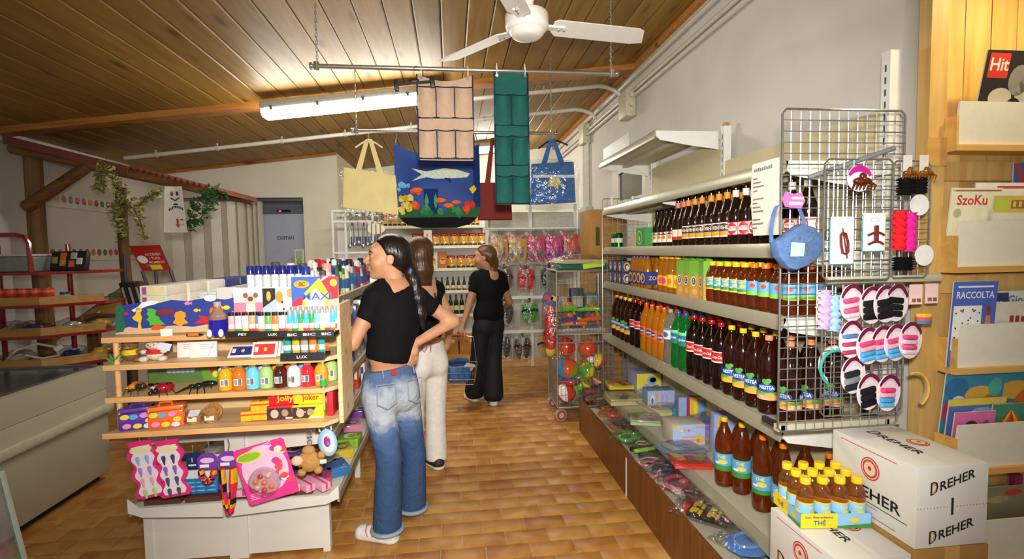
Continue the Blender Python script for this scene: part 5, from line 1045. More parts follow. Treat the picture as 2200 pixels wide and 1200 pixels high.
def hd3(mb,w):
    q = lambda pts,c,z: mb.raw([(x*w,y*.135,z) for x,y in pts],[tuple(range(len(pts)))],paper(c))
    q([(-.5,.0),(.5,0),(.5,1),(-.5,1)],'#f0ede6',0);q([(-.5,.55),(-.1,.72),(.2,1),(-.5,1)],'#3a5fb0',.0004);q([(-.5,.55),(.1,.9),(.3,1),(.5,1),(.5,.62),(-.5,.45)],'#cf2a3a',.0006);q([(-.5,.38),(.5,.38),(.5,.62),(-.5,.48)],'#e8a890',.0008);q([(-.3,.35),(-.25,.7),(.1,.98),(.3,.7),(.25,.35)],'#efb52c',.0010);q([(-.22,.35),(-.2,.62),(.02,.8),(.2,.62),(.18,.35)],'#ece6d8',.0012);q([(.3,.62),(.5,.62),(.5,.98),(.34,.98)],'#cf2226',.0012)
    disc(mb,-.28*w,.118,.026,.009,Z0(.0014),paper('#ee9a1c'));mb.text('BIC',.014,paper('#2a1a10'),lambda a,b: (a-.27*w,b+.118,.002),shear=.2);mb.text('MAXI',.024,paper('#3a5fb0'),lambda a,b: (a+.04*w,b+.088,.002),width=.1);disc(mb,.4*w,.12,.012,.009,Z0(.0016),paper('#efc83a'))
tray('lighter tray with a pink header card and printed lighters',528,.12,['#e8a8b0','#e2d2da','#e8e4ea','#d8a86a','#5a8fd8'],[('PEY',0,.03)],hd1)
tray('lighter tray with a puppy header card and animal lighters',592,.12,['#e6d6c8','#6fae4a','#dd7a3a','#e6e6e6','#d8c0cc'],[('LUX',0,.03)],hd2)
SCL[0] = 1.22
tray('lighter tray with a red and blue maxi header card',670,.155,['#4fb0e6','#4fb0e6','#3fa05a','#4fb0e6','#3fa05a','#7fc0e6','#d8d8d2','#d8d8d2','#4fb0e6'],[('BIC',-.35,.03),('BIC',0,.04),('BIC',.35,.03)],hd3,rows=2,top='#b0b0ac',hz=.19)
SCL[0] = 1.42
tray('lighter tray with five fat coloured lighters on the second shelf',655,.125,['#1f9a94','#c9a82c','#9a9a8a','#e8792a','#1f9a94'],[('LUX',0,.03)],None,1,.07,py=770,top='k')
SCL[0] = 1.18
# second shelf: bears, cards
def bear(label,px,c,shirt,py=776):
    t = thing('teddy_bear',label,'soft toy',sp(px,py,1),random.uniform(-.1,.1));F = mat(c,rough=.95,var=.2,scale=120,bump=.6,bscale=300)
    MB().ell((0,.0,.034),(.028,.024,.032),F).obj('body',t);MB().lathe([(.0225,.03),(.029,.036),(.0285,.05),(.02,.062)],16,cloth(shirt),sy=.86).obj('shirt',t);hd = MB().ell((0,-.004,.078),(.027,.025,.023),F).obj('head',t)
    for s in (-1,1):
        MB().ell((s*.021,.0,.097),(.009,.005,.009),F,10,6).obj('ear',t);MB().ell((s*.03,-.018,.013),(.016,.018,.014),F,12,7).obj('leg',t);MB().ell((s*.032,-.008,.048),(.012,.012,.012),F,10,6).obj('arm',t);MB().ell((s*.009,-.027,.083),(.003,.002,.003),gloss('#1a1412'),8,5).obj('eye',hd)
    MB().ell((0,-.027,.074),(.009,.006,.006),mat('#e0c8a8' if c != '#8a6238' else '#b08a5a',rough=.9),10,6).obj('muzzle',hd);MB().ell((0,-.033,.076),(.003,.002,.002),gloss('#2a1a14'),8,5).obj('nose',hd)
    t.scale = (1.2,1.1,.86);return t
bear('brown teddy bear in a yellow shirt on the second shelf',282,'#8a6238','#e6c62a');bb = bear('cream teddy bear in a red shirt with a paper tag',334,'#e8dcc4','#cf2a2c',774)
MB().push(T(.03,-.02,.07) @ R(.3,'Y')).box(-.012,.03,-.001,.001,-.014,.022,paper('#d8dfe8')).obj('paper_tag',bb)
t = thing('plastic_grass','green spiky plastic plant toy beside the brown bear','toy',sp(245,782,1))
for k in range(12): a = k*2.4;MB().tube([(0,0,.002),(.018*math.cos(a),.012*math.sin(a),.012+.006*(k % 3)),(.03*math.cos(a),.02*math.sin(a),.016+.01*(k % 3))],[.004,.0035,.001],6,gloss('#4f9f4a')).obj('blade',t)
for i,(px,w) in enumerate(((397,.055),(436,.095))):
    t = thing('card_pack',('narrow white card pack with faint red print','wide white card pack with faint grey print')[i],'packet',sp(px,768,1),0,rot=(-.1,0,0));MB().rbox(-w/2,w/2,0,.012,0,.06,.002,paper('#ece9e4')).obj('packet',t)
    mb = MB().push(T(0,-.0006,0) @ FACE)
    for k in range(3): mb.quad((-w*.1,.05-.007*k,0),(w*.4,.05-.007*k,0),(w*.4,.048-.007*k,0),(-w*.1,.048-.007*k,0),m=paper('#d07a7a' if i == 0 else '#a8a8a8'))
    if i: mb.tube([(w*.2,.0+.004,.0006),(w*.3,.03,.0006),(w*.46,.055,.0006)],.0008,4,paper('#8f98a8'))
    mb.obj('faint_print',t)['kind'] = 'stuff'
def deck(label,px,c,n,py=767):
    for k in range(n):
        t = thing('card_deck',label if n == 1 else '%s, %s from the front' % (label,ORD[k]),'playing cards',sp(px+6*k,py-1.0*k,1)+Vector((0,.012*k,0)),0,'red-backed card decks' if n > 1 else None,rot=(-.5 if n > 1 else -.9,0,0));MB().rbox(-.045,.045,0,.012,0,.06,.002,paper('#e6e2dc')).obj('card_box',t)
        mb = MB().push(T(0,-.0006,0) @ FACE);mb.quad((-.037,.009,0),(.037,.009,0),(.037,.051,0),(-.037,.051,0),m=paper(c));disc(mb,.004,.03,.006,.008,Z0(.0006),paper('#e6c25a'));mb.quad((-.034,.02,.0006),(-.022,.02,.0006),(-.022,.04,.0006),(-.034,.04,.0006),m=paper('#ece6dc'));mb.obj('printed_face',t)
deck('blue-backed card deck lying tilted on the second shelf',515,'#2a347a',1);deck('red-backed card deck in the leaning stack',566,'#d8322c',4)
SCL[0] = 1.0
# back scratcher
t = thing('back_scratcher','wooden back scratcher with an orange hand and green end','back scratcher',(RX1-.055,RF-.012,.80));MB().cyl((0,0,.04),(0,0,.36),.004,n=8,m=PO).obj('stick',t)
hnd = MB().ell((-.012,-.004,.315),(.02,.008,.018),gloss('#ee7a3c'),12,8).obj('hand',t)
for k in range(4): MB().tube([(.004,-.004,.304+.007*k),(.02,-.006,.303+.009*k),(.028,-.010,.302+.010*k)],[.0035,.003,.0025],6,gloss('#ee7a3c')).obj('finger',hnd)
MB().lathe([(.012,.145),(.016,.15),(.014,.16),(.016,.168),(.012,.175)],12,gloss('#35a85a')).obj('green_roller',t)
# third shelf: insects, picture box, soap bottles
t = thing('insect_box','picture box of toy insects with green grass print','box',(-1.395,RB-.035,SH[2]+.001),0,rot=(-.05,0,0));MB().box(0,.30,0,.02,0,.105,paper('#5a7a3a')).obj('box',t)
mb = MB().push(T(0,-.0006,0) @ FACE);mb.quad((0,.06,0),(.3,.06,0),(.3,.105,0),(0,.105,0),m=paper('#7f8fc0'));mb.quad((.24,.0,.0002),(.3,.0,.0002),(.3,.105,.0002),(.22,.105,.0002),m=paper('#6a9a34'))
for k in range(7): disc(mb,.06+.022*k+(.012 if k > 4 else 0),.076,.013,.012,Z0(.0004),paper('#e6dcc8'));disc(mb,.06+.022*k+(.012 if k > 4 else 0),.076,.010,.009,Z0(.0008),paper('#d89a34'))
for k in range(6): disc(mb,.09+.02*k,.052,.012,.009,Z0(.0006),paper('#b9c8e2'))
disc(mb,.26,.09,.02,.008,Z0(.0006),paper('#e0642a'));disc(mb,.275,.05,.01,.014,Z0(.0006),paper('#cf2a3c'));disc(mb,.29,.03,.012,.014,Z0(.0006),paper('#e2d23a'));disc(mb,.03,.085,.02,.012,Z0(.0006),paper('#d0d2e0'));mb.obj('printed_front',t)
def insect(label,px,py,segs,legc,rz=0):
    t = thing('toy_insect',label,'toy insect',sp(px,py,2),rz,'toy insects')
    for nm,c,r,col in segs: MB().ell(c,r,gloss(col),12,8).obj(nm,t)
    for k in range(3):
        for s in (-1,1): MB().tube([(-.01+.018*k,s*.008,.018),(-.014+.024*k,s*.028,.026),(-.018+.03*k,s*.042,.001)],[.003,.0025,.0018],6,gloss(legc)).obj('leg',t)
    return t
i1 = insect('orange and black toy wasp on the third shelf',287,845,[('abdomen',(.03,0,.03),(.024,.016,.016),'#2a2a22'),('thorax',(-.004,0,.028),(.016,.013,.014),'#d8901c'),('head',(-.024,0,.022),(.01,.01,.01),'#d8901c')],'#4a3a1a')
for s in (-1,1): MB().push(T(.005,s*.004,.04) @ R(s*.5,'X') @ R(.2,'Y')).ell((.02,0,.006),(.032,.012,.002),gloss('#d8742a'),12,6).obj('wing',i1)
i2 = insect('red toy ladybird with a white-marked black head',345,848,[('shell',(.018,0,.028),(.036,.026,.022),'#a81a24'),('thorax',(-.02,0,.022),(.016,.02,.015),'#1a1a1c'),('head',(-.036,0,.014),(.009,.011,.009),'#1a1a1c')],'#5a1418',.8)
MB().tube([(-.03,-.016,.034),(-.022,-.006,.038),(-.03,.004,.036),(-.022,.014,.034)],.0025,6,gloss('#e8e8e4')).obj('white_marking',i2)
for x,y in ((.02,-.016),(.035,-.01),(.028,.012)): MB().ell((x,y,.044),(.006,.006,.004),gloss('#1a1012'),8,5).obj('spot',i2)
i3 = insect('long black toy stag beetle on the third shelf edge',425,842,[('abdomen',(.045,0,.034),(.034,.015,.013),'#17201a'),('thorax',(.004,0,.028),(.018,.014,.012),'#17201a'),('head',(-.022,0,.026),(.014,.012,.01),'#17201a')],'#17201a',.1)
for s in (-1,1): MB().tube([(-.03,s*.006,.024),(-.055,s*.016,.016),(-.075,s*.010,.006),(-.085,s*.004,.003)],[.004,.0035,.003,.001],6,gloss('#17201a')).obj('mandible',i3)
SCL[0] = 1.2
def soap(c,lab='#8f8f94'):
    b_ = MB().lathe([(.018,0),(.0235,.004),(.0245,.012),(.0245,.055),(.021,.068),(.012,.078),(.0105,.082)],18,mat(c,rough=.12,coat=.4,var=.04)).mesh('bottle_body')
    c_ = MB().lathe([(.0125,.080),(.013,.083),(.0125,.096),(.0001,.097)],14,metal('#d4d4d0',.25)).mesh('cap')
    mb = MB();f = wrapf(.0252,.032);mb.raw([f(x,y) for x,y in ((-.013,-.012),(-.004,-.012),(.006,-.012),(.015,-.012),(.015,.012),(.006,.012),(-.004,.012),(-.013,.012))],[(0,1,6,7),(1,2,5,6),(2,3,4,5)],paper('#dcdad2'));g = wrapf(.0256,.032);mb.raw([g(x,y) for x,y in ((-.010,-.008),(.000,-.008),(.0,.008),(-.010,.008))],[(0,1,2,3)],paper(lab));mb.raw([g(x,y) for x,y in ((.003,-.011),(.013,-.011),(.013,.011),(.003,.011))],[(0,1,2,3)],mat('#7a7a80',rough=.3,metal=.5))
    return [('bottle_body',b_),('cap',c_),('label',mb.mesh('label'))]
SC = [('#e6a81c','yellow'),('#dd6f1c','orange'),('#6fc3de','sky blue'),('#a9c878','pale green'),('#4a1810','dark brown'),('#e6dcd6','white'),('#d8263c','red'),('#e6a01c','amber')]
KS = {c: soap(c) for c,_ in SC}
for i,(c,n) in enumerate(SC): p = sp(486+29.3*i,838-1.6*i,2);inst(KS[c],'soap_bottle','%s soap bottle with silver cap, front row' % n,'bottle',p,random.uniform(-.2,.2),'front row soap bottles')
for i,(c,n) in enumerate((('#e6dcd6','white'),('#e6a81c','yellow'),('#6fc3de','sky blue'),('#e6dcd6','second white'),('#e6a01c','amber'),('#dd6f1c','orange'),('#6fc3de','second sky blue'),('#4a1810','dark brown'),('#a9c878','pale green'))):
    c = c if c in KS else '#e6a81c';p = sp(486+29.3*i-7,838-1.6*i,2)+Vector((-.02,.075,0));p.x = min(p.x,RX1-.035);inst(KS[c],'soap_bottle','%s soap bottle with silver cap, back row' % n,'bottle',p,0,'back row soap bottles')
# bottom shelf: cases, baskets, film boxes, camera boxes
def case(label,px,py,c,c2,rz):
    t = thing('toy_case',label,'box',sp(px,py,3),rz,'flowered toy cases');MB().rbox(-.055,.055,-.03,.03,0,.062,.008,gloss(c)).obj('case_body',t);MB().rbox(-.056,.056,-.031,.031,.062,.078,.006,gloss(c2)).obj('lid',t)
    mb = MB().push(T(0,-.0312,0) @ FACE)
    for k,(x,y,cc) in enumerate(((-.035,.05,'#e6d23a'),(-.01,.048,'#5aa8d0'),(.02,.05,'#e88ab8'),(-.03,.018,'#e88ab8'),(.0,.015,'#e6d23a'),(.035,.03,'#e6c83a'),(.03,.012,'#d8d2e6'))): disc(mb,x,y,.013,.009,Z0(.0006+.0003*k),paper(cc))
    mb.obj('flower_print',t);MB().tube([(-.02,-.02,.078),(-.018,-.018,.09),(.018,-.018,.09),(.02,-.02,.078)],.004,6,gloss(c)).obj('handle',t)
    for x in (-.05,.05): MB().ell((x,-.028,.064),(.006,.006,.006),metal('#c0c0c0'),8,5).obj('corner_stud',t)
case('purple flowered toy case on the bottom shelf',300,918,'#5a34a0','#6a3f9a',.35);case('orange flowered toy case on the bottom shelf',362,914,'#ee6a1c','#ee7a34',.25)
STRAW = mat('#a8743a',rough=.9,var=.3,scale=120,bump=.6,bscale=200)
for i,(px,py) in enumerate(((418,908),(455,905))):
    t = thing('straw_basket',('small straw basket with a white label','small open straw basket with its lid leaning behind')[i],'basket',sp(px,py,3));MB().lathe([(.0001,.002),(.02,.002),(.026,.03),(.029,.03),(.023,0)],18,STRAW).obj('basket_bowl',t);MB().push(T(.004,-.026,.012) @ FACE).box(-.016,.016,0,.016,0,.001,paper('#e6e2d6')).obj('label',t)
    if i: MB().push(T(.0,.012,.03) @ R(1.1,'X')).lathe([(.0001,0),(.034,.0),(.034,.004),(.0001,.006)],20,STRAW).obj('lid',t)
    else: MB().push(T(0,0,.034) @ R(.6,'X')).box(-.018,.018,-.016,.016,-.001,.001,paper('#d8d8e0')).obj('tissue',t)
def filmbox(label,px,py,up): t = thing('film_box',label,'box',sp(px,py,3)+Vector((0,0,up*1.2)),.1,'yellow film boxes');MB().rbox(-.017,.017,-.016,.016,0,.034,.001,paper('#efb01c')).obj('box',t);MB().box(-.0172,.0172,-.0166,.016,.02,.026,paper('#d8471c')).obj('red_band',t)
for lab,px,py,up in (('yellow film box standing alone at the left of the group',531,902,0),('yellow film box, lower of the left pair',553,900,0),('yellow film box, upper of the left pair',553,900,.0345),('yellow film box, lower of the right pair',571,899,0),('yellow film box, upper of the right pair',571,899,.0345)): filmbox(lab,px,py,up)
def cambox(label,px,c,word,wc,i):
    t = thing('camera_box',label,'box',sp(px,898-i*2,3),.0,'disposable camera boxes');MB().rbox(-.055,.055,-.02,.02,0,.052,.001,paper(c)).obj('box',t);MB().push(T(0,0,.052) @ R(.18,'X')).box(-.055,.055,.0,.003,0,.05,paper(c)).obj('raised_flap',t)
    mb = MB().push(T(0,-.0206,0) @ FACE);q = lambda pts,cc,z: mb.raw([(x,y,z) for x,y in pts],[tuple(range(len(pts)))],paper(cc))
    q([(-.055,.003),(.035 if i == 0 else .0,.003),(.03,.045),(-.055,.045)],'#3a302c',.0004);disc(mb,-.028,.024,.014,.016,Z0(.001),paper('#c9a890'));disc(mb,.008,.026,.012,.013,Z0(.001),paper('#b0846a'));q([(.01,.004),(.05,.004),(.05,.01),(.01,.01)],'#ece6d8',.0014);mb.obj('printed_front',t)
    mb = MB().push(T(0,-.001,.052) @ R(.18,'X') @ FACE);mb.text(word,.032,paper(wc),lambda a,b: (a+.006,b+.024,.001),width=.06);disc(mb,-.036,.04,.007,.006,Z0(.001),paper('#e6e0dc'));mb.obj('flap_lettering',t)
    if i:
        mb = MB().push(T(0,-.0212,0) @ FACE)
        for k in range(7): mb.raw([(-.05+.012*k,.05-.007*k,.001),(-.044+.012*k,.05-.007*k,.001),(-.044+.012*k,.046-.007*k,.001),(-.05+.012*k,.046-.007*k,.001)],[(0,1,2,3)],paper('#efc81f'))
        mb.obj('film_stripe',t)['kind'] = 'stuff'
cambox('red disposable camera box with yellow lettering',612,'#cf1f24','Jolly','#efc83a',0);cambox('yellow disposable camera box beside the red one',666,'#efc81f','Joker','#cf3a1c',1)
t = thing('camera_box','red box edge standing behind the yellow camera box','box',(RX1-.045,RF+.10,SH[3]+.001));t.scale = (1,1,1);MB().rbox(-.012,.012,-.05,.05,0,.11,.001,paper('#c4202c')).obj('box',t)
SCL[0] = 1.0
# ---------------------------------------------------------------- goods hung under the rack and lying on the low end shelves
def hang(px,py,y=2.44): return at(px,py,Y=y)
t = thing('display_chain','thin metal chain strung under the bottom rack shelf','chain',(0,0,0));mb = MB();A_ = Vector((-1.18,2.42,.775));B_ = Vector((-.52,2.42,.775));N = 64
for k in range(N):
    u = (k+.5)/N;c = A_.lerp(B_,u);c.z -= .045*math.sin(PI*u);mb.tube([c+Vector((.009*math.cos(a),(.004*math.sin(a) if k % 2 else 0),(0 if k % 2 else .004*math.sin(a)))) for a in [2*PI*i/6 for i in range(6)]],.0011,4,GALV,closed=True)
mb.obj('links',t)['kind'] = 'stuff'
SCL[0] = 1.95
def clipsheet(label,px,py,cols,rz):
    t = thing('hair_clip_card',label,'hair clip',hang(px,py,2.40),0,'pink hair clip cards',rot=(0,rz,0));w,h = .058,.135
    O = [(-w/2-(.006*math.sin(6*PI*k/24)),-h+h*k/24) for k in range(25)];P = O+[(w/2+.006*math.sin(6*PI*k/24),-h+h*k/24) for k in range(24,-1,-1)]
    MB().push(FACE).prism(P[::-1],.002,gloss('#e8327c')).obj('card',t);MB().tube([(0,.001,-.012),(0,0,.012),(0,.003,.034)],.001,5,GALV).obj('hook',t)
    MB().push(T(0,-.003,0) @ FACE).prism([(x*.72,y*.86-.012) for x,y in P[::-1]],.0006,paper('#eedde4')).obj('card_centre',t)
    mb = MB().push(T(0,-.0045,0) @ FACE);disc(mb,0,-.02,.024,.009,Z0(0),paper('#e6e0a8'));mb.obj('title_oval',t)
    for k,c in enumerate(cols):
        for s in (-1,1): MB().push(T(s*.010,-.006,-.044-.026*k)).lathe([(.0015,-.012),(.005,.004),(.0035,.009),(.0001,.010)],8,gloss(c),sy=.6).obj('clip',t)
clipsheet('pink-edged card of pastel hair clips, nearer the freezer',300,946,['#8fb8dc','#a98ac8','#e8a8bc','#b8d870'],-.16);clipsheet('pink-edged card of two-tone hair clips beside the pastel one',357,944,['#3a4468','#8a6ab0','#4a5878','#5a5060'],-.12)
SCL[0] = 1.35
t = thing('mini_shirt','tiny navy football shirt in a clear bag on the chain','key ring',hang(413,966,2.42));MB().push(T(0,0,-.062) @ FACE).prism([(-.018,0),(.02,0),(.02,.038),(.028,.034),(.033,.046),(.014,.054),(.0,.05),(-.012,.054),(-.032,.046),(-.027,.034),(-.018,.038)],.004,cloth('#23305f')).obj('shirt',t)
mb = MB().push(T(0,-.0046,-.062) @ FACE);mb.text('1',.02,paper('#e6e2da'),lambda a,b: (a,b+.028,.0003));mb.quad((-.012,.009,.0003),(.012,.009,.0003),(.012,.014,.0003),(-.012,.014,.0003),m=paper('#e6e2da'));mb.obj('shirt_print',t);MB().tube([(0,0,-.01),(.002,0,.01),(0,0,.016)],.0015,5,GALV).obj('hook',t)
SCL[0] = 1.8
def braid(label,px,py,L,n):
    t = thing('hair_braid',label,'hair band',hang(px,py,2.42),0,'braided hair ties');MB().push(T(0,-.002,-.04) @ FACE).prism([(-.022,0),(.022,0),(.024,.028),(.012,.04),(-.012,.04),(-.024,.028)],.002,gloss('#7a3fa8')).obj('header_card',t);mb = MB().push(T(0,-.0045,-.022) @ FACE);disc(mb,0,.004,.017,.007,Z0(.0002),paper('#e6c0dc'));mb.quad((-.018,-.014,.0003),(.004,-.014,.0003),(.004,-.006,.0003),(-.018,-.006,.0003),m=paper('#ece8e2'));mb.obj('card_print',t)
    for j in range(n):
        P = [];R0 = []
        for k in range(17): u = k/16;a = PI*u;P.append(((-.016+.032*u)*(1 if j == 0 else .75),-.006-.005*j,-.042-L*math.sin(a)**.7));R0.append(.007+.0012*math.sin(k*2.2))
        bm = MB().tube(P,R0,8,cloth('#d8342c'));cs = [cloth(c) for c in ('#d8342c','#e6a21c','#1f1a1c','#d81f6a')]
        for c in cs: bm.mi(c)
        for i in range(len(bm.f)): bm.m[i] = bm.ms.index(cs[(i//8+i % 8//2) % 4])
        bm.obj('braided_cord',t)
    MB().tube([(0,0,0),(.004,0,.02),(0,0,.036)],.0012,5,GALV).obj('hook',t)
braid('short multicoloured braided hair tie on a purple card',446,972,.03,1);braid('long multicoloured braided hair tie on a purple card',490,968,.115,2)
ZE = .347;SCL[0] = 1.25
for i,px in enumerate((415,437,459)):
    p = at(px,1066,Y=2.56);t = thing('wet_wipe_pack','tall blue and white packet standing, %s from the freezer side' % ORD[i],'packet',(p.x,2.555,.371),0,'blue and white packets');MB().rbox(-.021,.021,-.01,.01,0,.1,.004,gloss('#2f7fc4')).obj('packet',t);MB().push(T(0,-.0106,0) @ FACE).box(-.019,.019,.062,.098,0,.0006,paper('#e6ecf2')).obj('white_panel',t);mb = MB().push(T(0,-.0108,0) @ FACE);[disc(mb,0,.014+.016*k,.017,.003,Z0(.0003),paper('#8fc0e6')) for k in range(3)];mb.obj('wave_print',t)
SCL[0] = 1.0
for i,(x,y,w,c,lab) in enumerate(((-1.37,2.70,.16,'#8a6a4a','brown carton at the back of the low shelf'),(-1.2,2.74,.14,'#d9d8d4','white carton behind the blue packets'))):
    t = thing('carton',lab,'box',(x,y,ZE),0);MB().rbox(-w/2,w/2,-.05,.05,0,.16,.002,paper(c)).obj('carton_body',t);MB().box(-.02,.02,-.052,.052,.158,.161,mat('#b89a6a',rough=.3)).obj('tape',t)
SCL[0] = 1.12
t = thing('toy_blister','large pink blister card with a round clear bubble of jewellery','toy pack',hang(541,968,2.36),0,rot=(0,-.24,0));w,h = .20,.235
MB().push(T(0.03,0,-h+.02) @ FACE).prism([(-w/2+.01,0),(w/2-.01,0),(w/2,.01),(w/2,h-.01),(w/2-.01,h),(-w/2+.01,h),(-w/2,h-.01),(-w/2,.01)],.003,gloss('#e83f8e')).obj('card',t)
mb = MB().push(T(.03,-.0036,-h+.02) @ FACE);disc(mb,0,.13,.09,.1,Z0(.0003),paper('#f0bcd4'));disc(mb,-.045,.195,.05,.022,Z0(.0009),paper('#c9d83a'));disc(mb,-.045,.195,.044,.016,Z0(.0012),paper('#8fb82a'));rr = random.Random(4)
for k in range(16): disc(mb,.065+rr.uniform(-.02,.025),.06+.155*rr.random(),.016,.012,Z0(.0012+.0002*k),paper(rr.choice(['#e8742a','#f0c8a0','#e84a5a','#6a8fd8','#f0e0c8','#d83a8a'])))
for k in range(4): mb.quad((.0,.205+.006*k,.001),(.05,.215+.006*k,.001),(.05,.217+.006*k,.001),(.0,.207+.006*k,.001),m=paper('#f0d8e4'))
for k in range(4): mb.quad((-.085,.02+.007*k,.001),(-.045,.02+.007*k,.001),(-.045,.022+.007*k,.001),(-.085,.022+.007*k,.001),m=paper('#f0d8e4'))
mb.obj('card_print',t);MB().push(T(.015,-.005,-h+.1) @ R(PI/2,'X')).lathe([(.062,0),(.06,.014),(.05,.024),(.0001,.028)],24,film()).obj('clear_bubble',t)
for k in range(7): a = k*.9;MB().ell((.015+.035*math.cos(a)*(k > 0),-.014,-h+.1+.03*math.sin(a)*(k > 0)),(.012,.008,.011),gloss(('#e88a3a','#e6c8b0','#d84a4a')[k % 3]),10,6).obj('trinket',t)
SCL[0] = 1.55
t = thing('plush_keyring','small tan plush animal hanging by a key chain','soft toy',hang(664,990,2.36));F = mat('#b8874a',rough=.95,var=.15,scale=150,bump=.5,bscale=300)
MB().ell((0,0,0),(.034,.018,.032),F).obj('body',t);MB().ell((-.030,-.012,.008),(.017,.012,.015),mat('#e6b89a',rough=.9),12,8).obj('muzzle',t);MB().ell((.0,0,.032),(.02,.014,.016),F,12,7).obj('head',t)
for x,z in ((.026,-.026),(-.02,-.03),(.036,.018)): MB().ell((x,-.004,z),(.013,.012,.012),F,10,6).obj('paw',t)
MB().box(.032,.05,-.004,-.002,-.008,.004,paper('#ece2da')).obj('sewn_tag',t);MB().ell((-.018,-.02,-.01),(.005,.004,.004),gloss('#1a1410'),8,5).obj('nose',t)
for k in range(4): MB().tube([(.004+.006*math.cos(a),(.006*math.sin(a) if k % 2 else 0),.056+.015*k+(.0 if k % 2 else .008*math.sin(a))) for a in [2*PI*i/10 for i in range(10)]],.0015,5,CHROME,closed=True).obj('chain_link',t)
SCL[0] = 1.25
t = thing('oval_toy','oval blue and white electronic toy hanging at the shelf corner','toy',hang(704,950,2.36),0,rot=(0,-.12,0));MB().ell((0,0,0),(.034,.010,.052),gloss('#8fc0e6'),20,12).obj('shell',t);MB().ell((0.003,-.005,.0),(.024,.008,.04),gloss('#dfdccf'),18,10).obj('face_plate',t);MB().ell((.002,-.010,.006),(.013,.005,.022),gloss('#b02a8f'),14,8).obj('screen_window',t);MB().ell((.004,-.014,.0),(.006,.003,.008),gloss('#5a7fd0'),10,6).obj('screen_dot',t)
for k in range(3): MB().tube([(-.02+.02*k,-.002,.045),(-.022+.022*k,-.002,.06)],.003,6,gloss('#e6d8b0')).obj('top_knob',t)
# boxes on the right end shelf
SCL[0] = 1.0
def slimbox(label,x,y,z,w,d,h,c,rz,grp,band=None):
    t = thing('slim_box',label,'box',(x,y,z),rz,grp);MB().rbox(-w/2,w/2,-d/2,d/2,0,h,.001,paper(c)).obj('box',t)
    if band: MB().box(-w*.08,w*.16,-d/2-.0006,d/2+.0006,h*.15,h+.0006,paper(band)).obj('printed_band',t)
for k in range(5): slimbox('pale pink slim box on the low shelf, %s from the post' % ORD[k],-.97+.072*k,2.545,.372,.045,.17,.034,'#eda8c0',.75,'pink slim boxes','#d84a7a')
slimbox('pale pink slim box lying along the front edge',-1.0,2.492,.372,.11,.03,.03,'#f0b8cc',0,None,'#c84a8a')
for k,(x,y,c,lab) in enumerate(((-.69,2.62,'#b0446a','crimson flat packet behind the pink boxes'),(-.70,2.80,'#e6cf9a','cream flat packet on the low right shelf'),(-.64,2.74,'#2f6fa8','blue flat packet on the low right shelf'),(-.86,2.80,'#37507a','navy packet in the shadow of the shelf'),(-.78,2.95,'#d8742a','orange packet deep on the low shelf'),(-.92,2.98,'#6a4a8a','violet packet deep on the low shelf'),(-.66,2.98,'#c9b23a','gold foil packet on the low shelf'),(-.64,3.15,'#7fb82a','lime green packet leaning on the rail'),(-.68,3.4,'#d88aa8','pink packet farther along the low shelf'),(-.68,3.7,'#7a4aa8','purple packet farther along the low shelf'))):
    t = thing('flat_packet',lab,'packet',(x,y,.348),random.uniform(-.5,.5),'packets on the low right shelf',rot=(0,0,random.uniform(-.5,.5)));MB().rbox(-.06,.06,-.07,.07,0,.05,.006,gloss(c)).obj('packet',t);mb = MB().push(T(0,0,.0506));disc(mb,0,0,.04,.045,Z0(0),paper('#e6dcc8' if k % 2 else '#3f4f8a'));disc(mb,.01,0,.025,.03,Z0(.0004),paper(c));mb.obj('printed_top',t)
# ---------------------------------------------------------------- goods on the island
def spray(label,x,y,z,c,cap,h=.19,r=.022,band=None,grp=None,lettering=None):
    t = thing('spray_can',label,'spray can',(x,y,z),random.uniform(-.4,.1),grp);MB().lathe([(r*.9,0),(r,.004),(r,h*.72),(r*.8,h*.77)],16,gloss(c)).obj('can_body',t);MB().lathe([(r*.96,h*.76),(r*.96,h*.96),(r*.8,h),(.0001,h)],16,gloss(cap)).obj('cap',t)
    if band: MB().lathe([(r*1.02,h*.2),(r*1.02,h*.55)],16,paper(band)).obj('label',t)
    if lettering: mb = MB().push(R(PI/2,'Z'));f = wrapf(r*1.01,h*.42,.5);mb.text(lettering,.016,paper('#2a3a8a'),lambda a,b: f(-b,a),width=.05);mb.obj('lettering',t)
for k in range(7): spray('white spray can with navy cap, %s from the folding door' % ORD[k],-1.02+.0415*k-.002*k,2.73,1.276,'#eceaea','#23287f',.182,.0185,None,'white sprays with navy caps')
DG = [('#e8c8b0','#e0a090'),('#d8d0c8','#e6e0dc'),('#e2d2a0','#2a2a2a'),('#d06a7a','#55504a'),('#c42a3a','#e6e2dc'),('#3a7a5a','#e6e2dc'),('#e6dcc0','#e0a22a'),('#c8202a','#c8202a'),('#dfe6ea','#2a3a8f'),('#8fb04a','#d8d8c0'),('#4a7aa8','#1f2a3a'),('#e0cf5a','#4a8a3a')]
k = 0
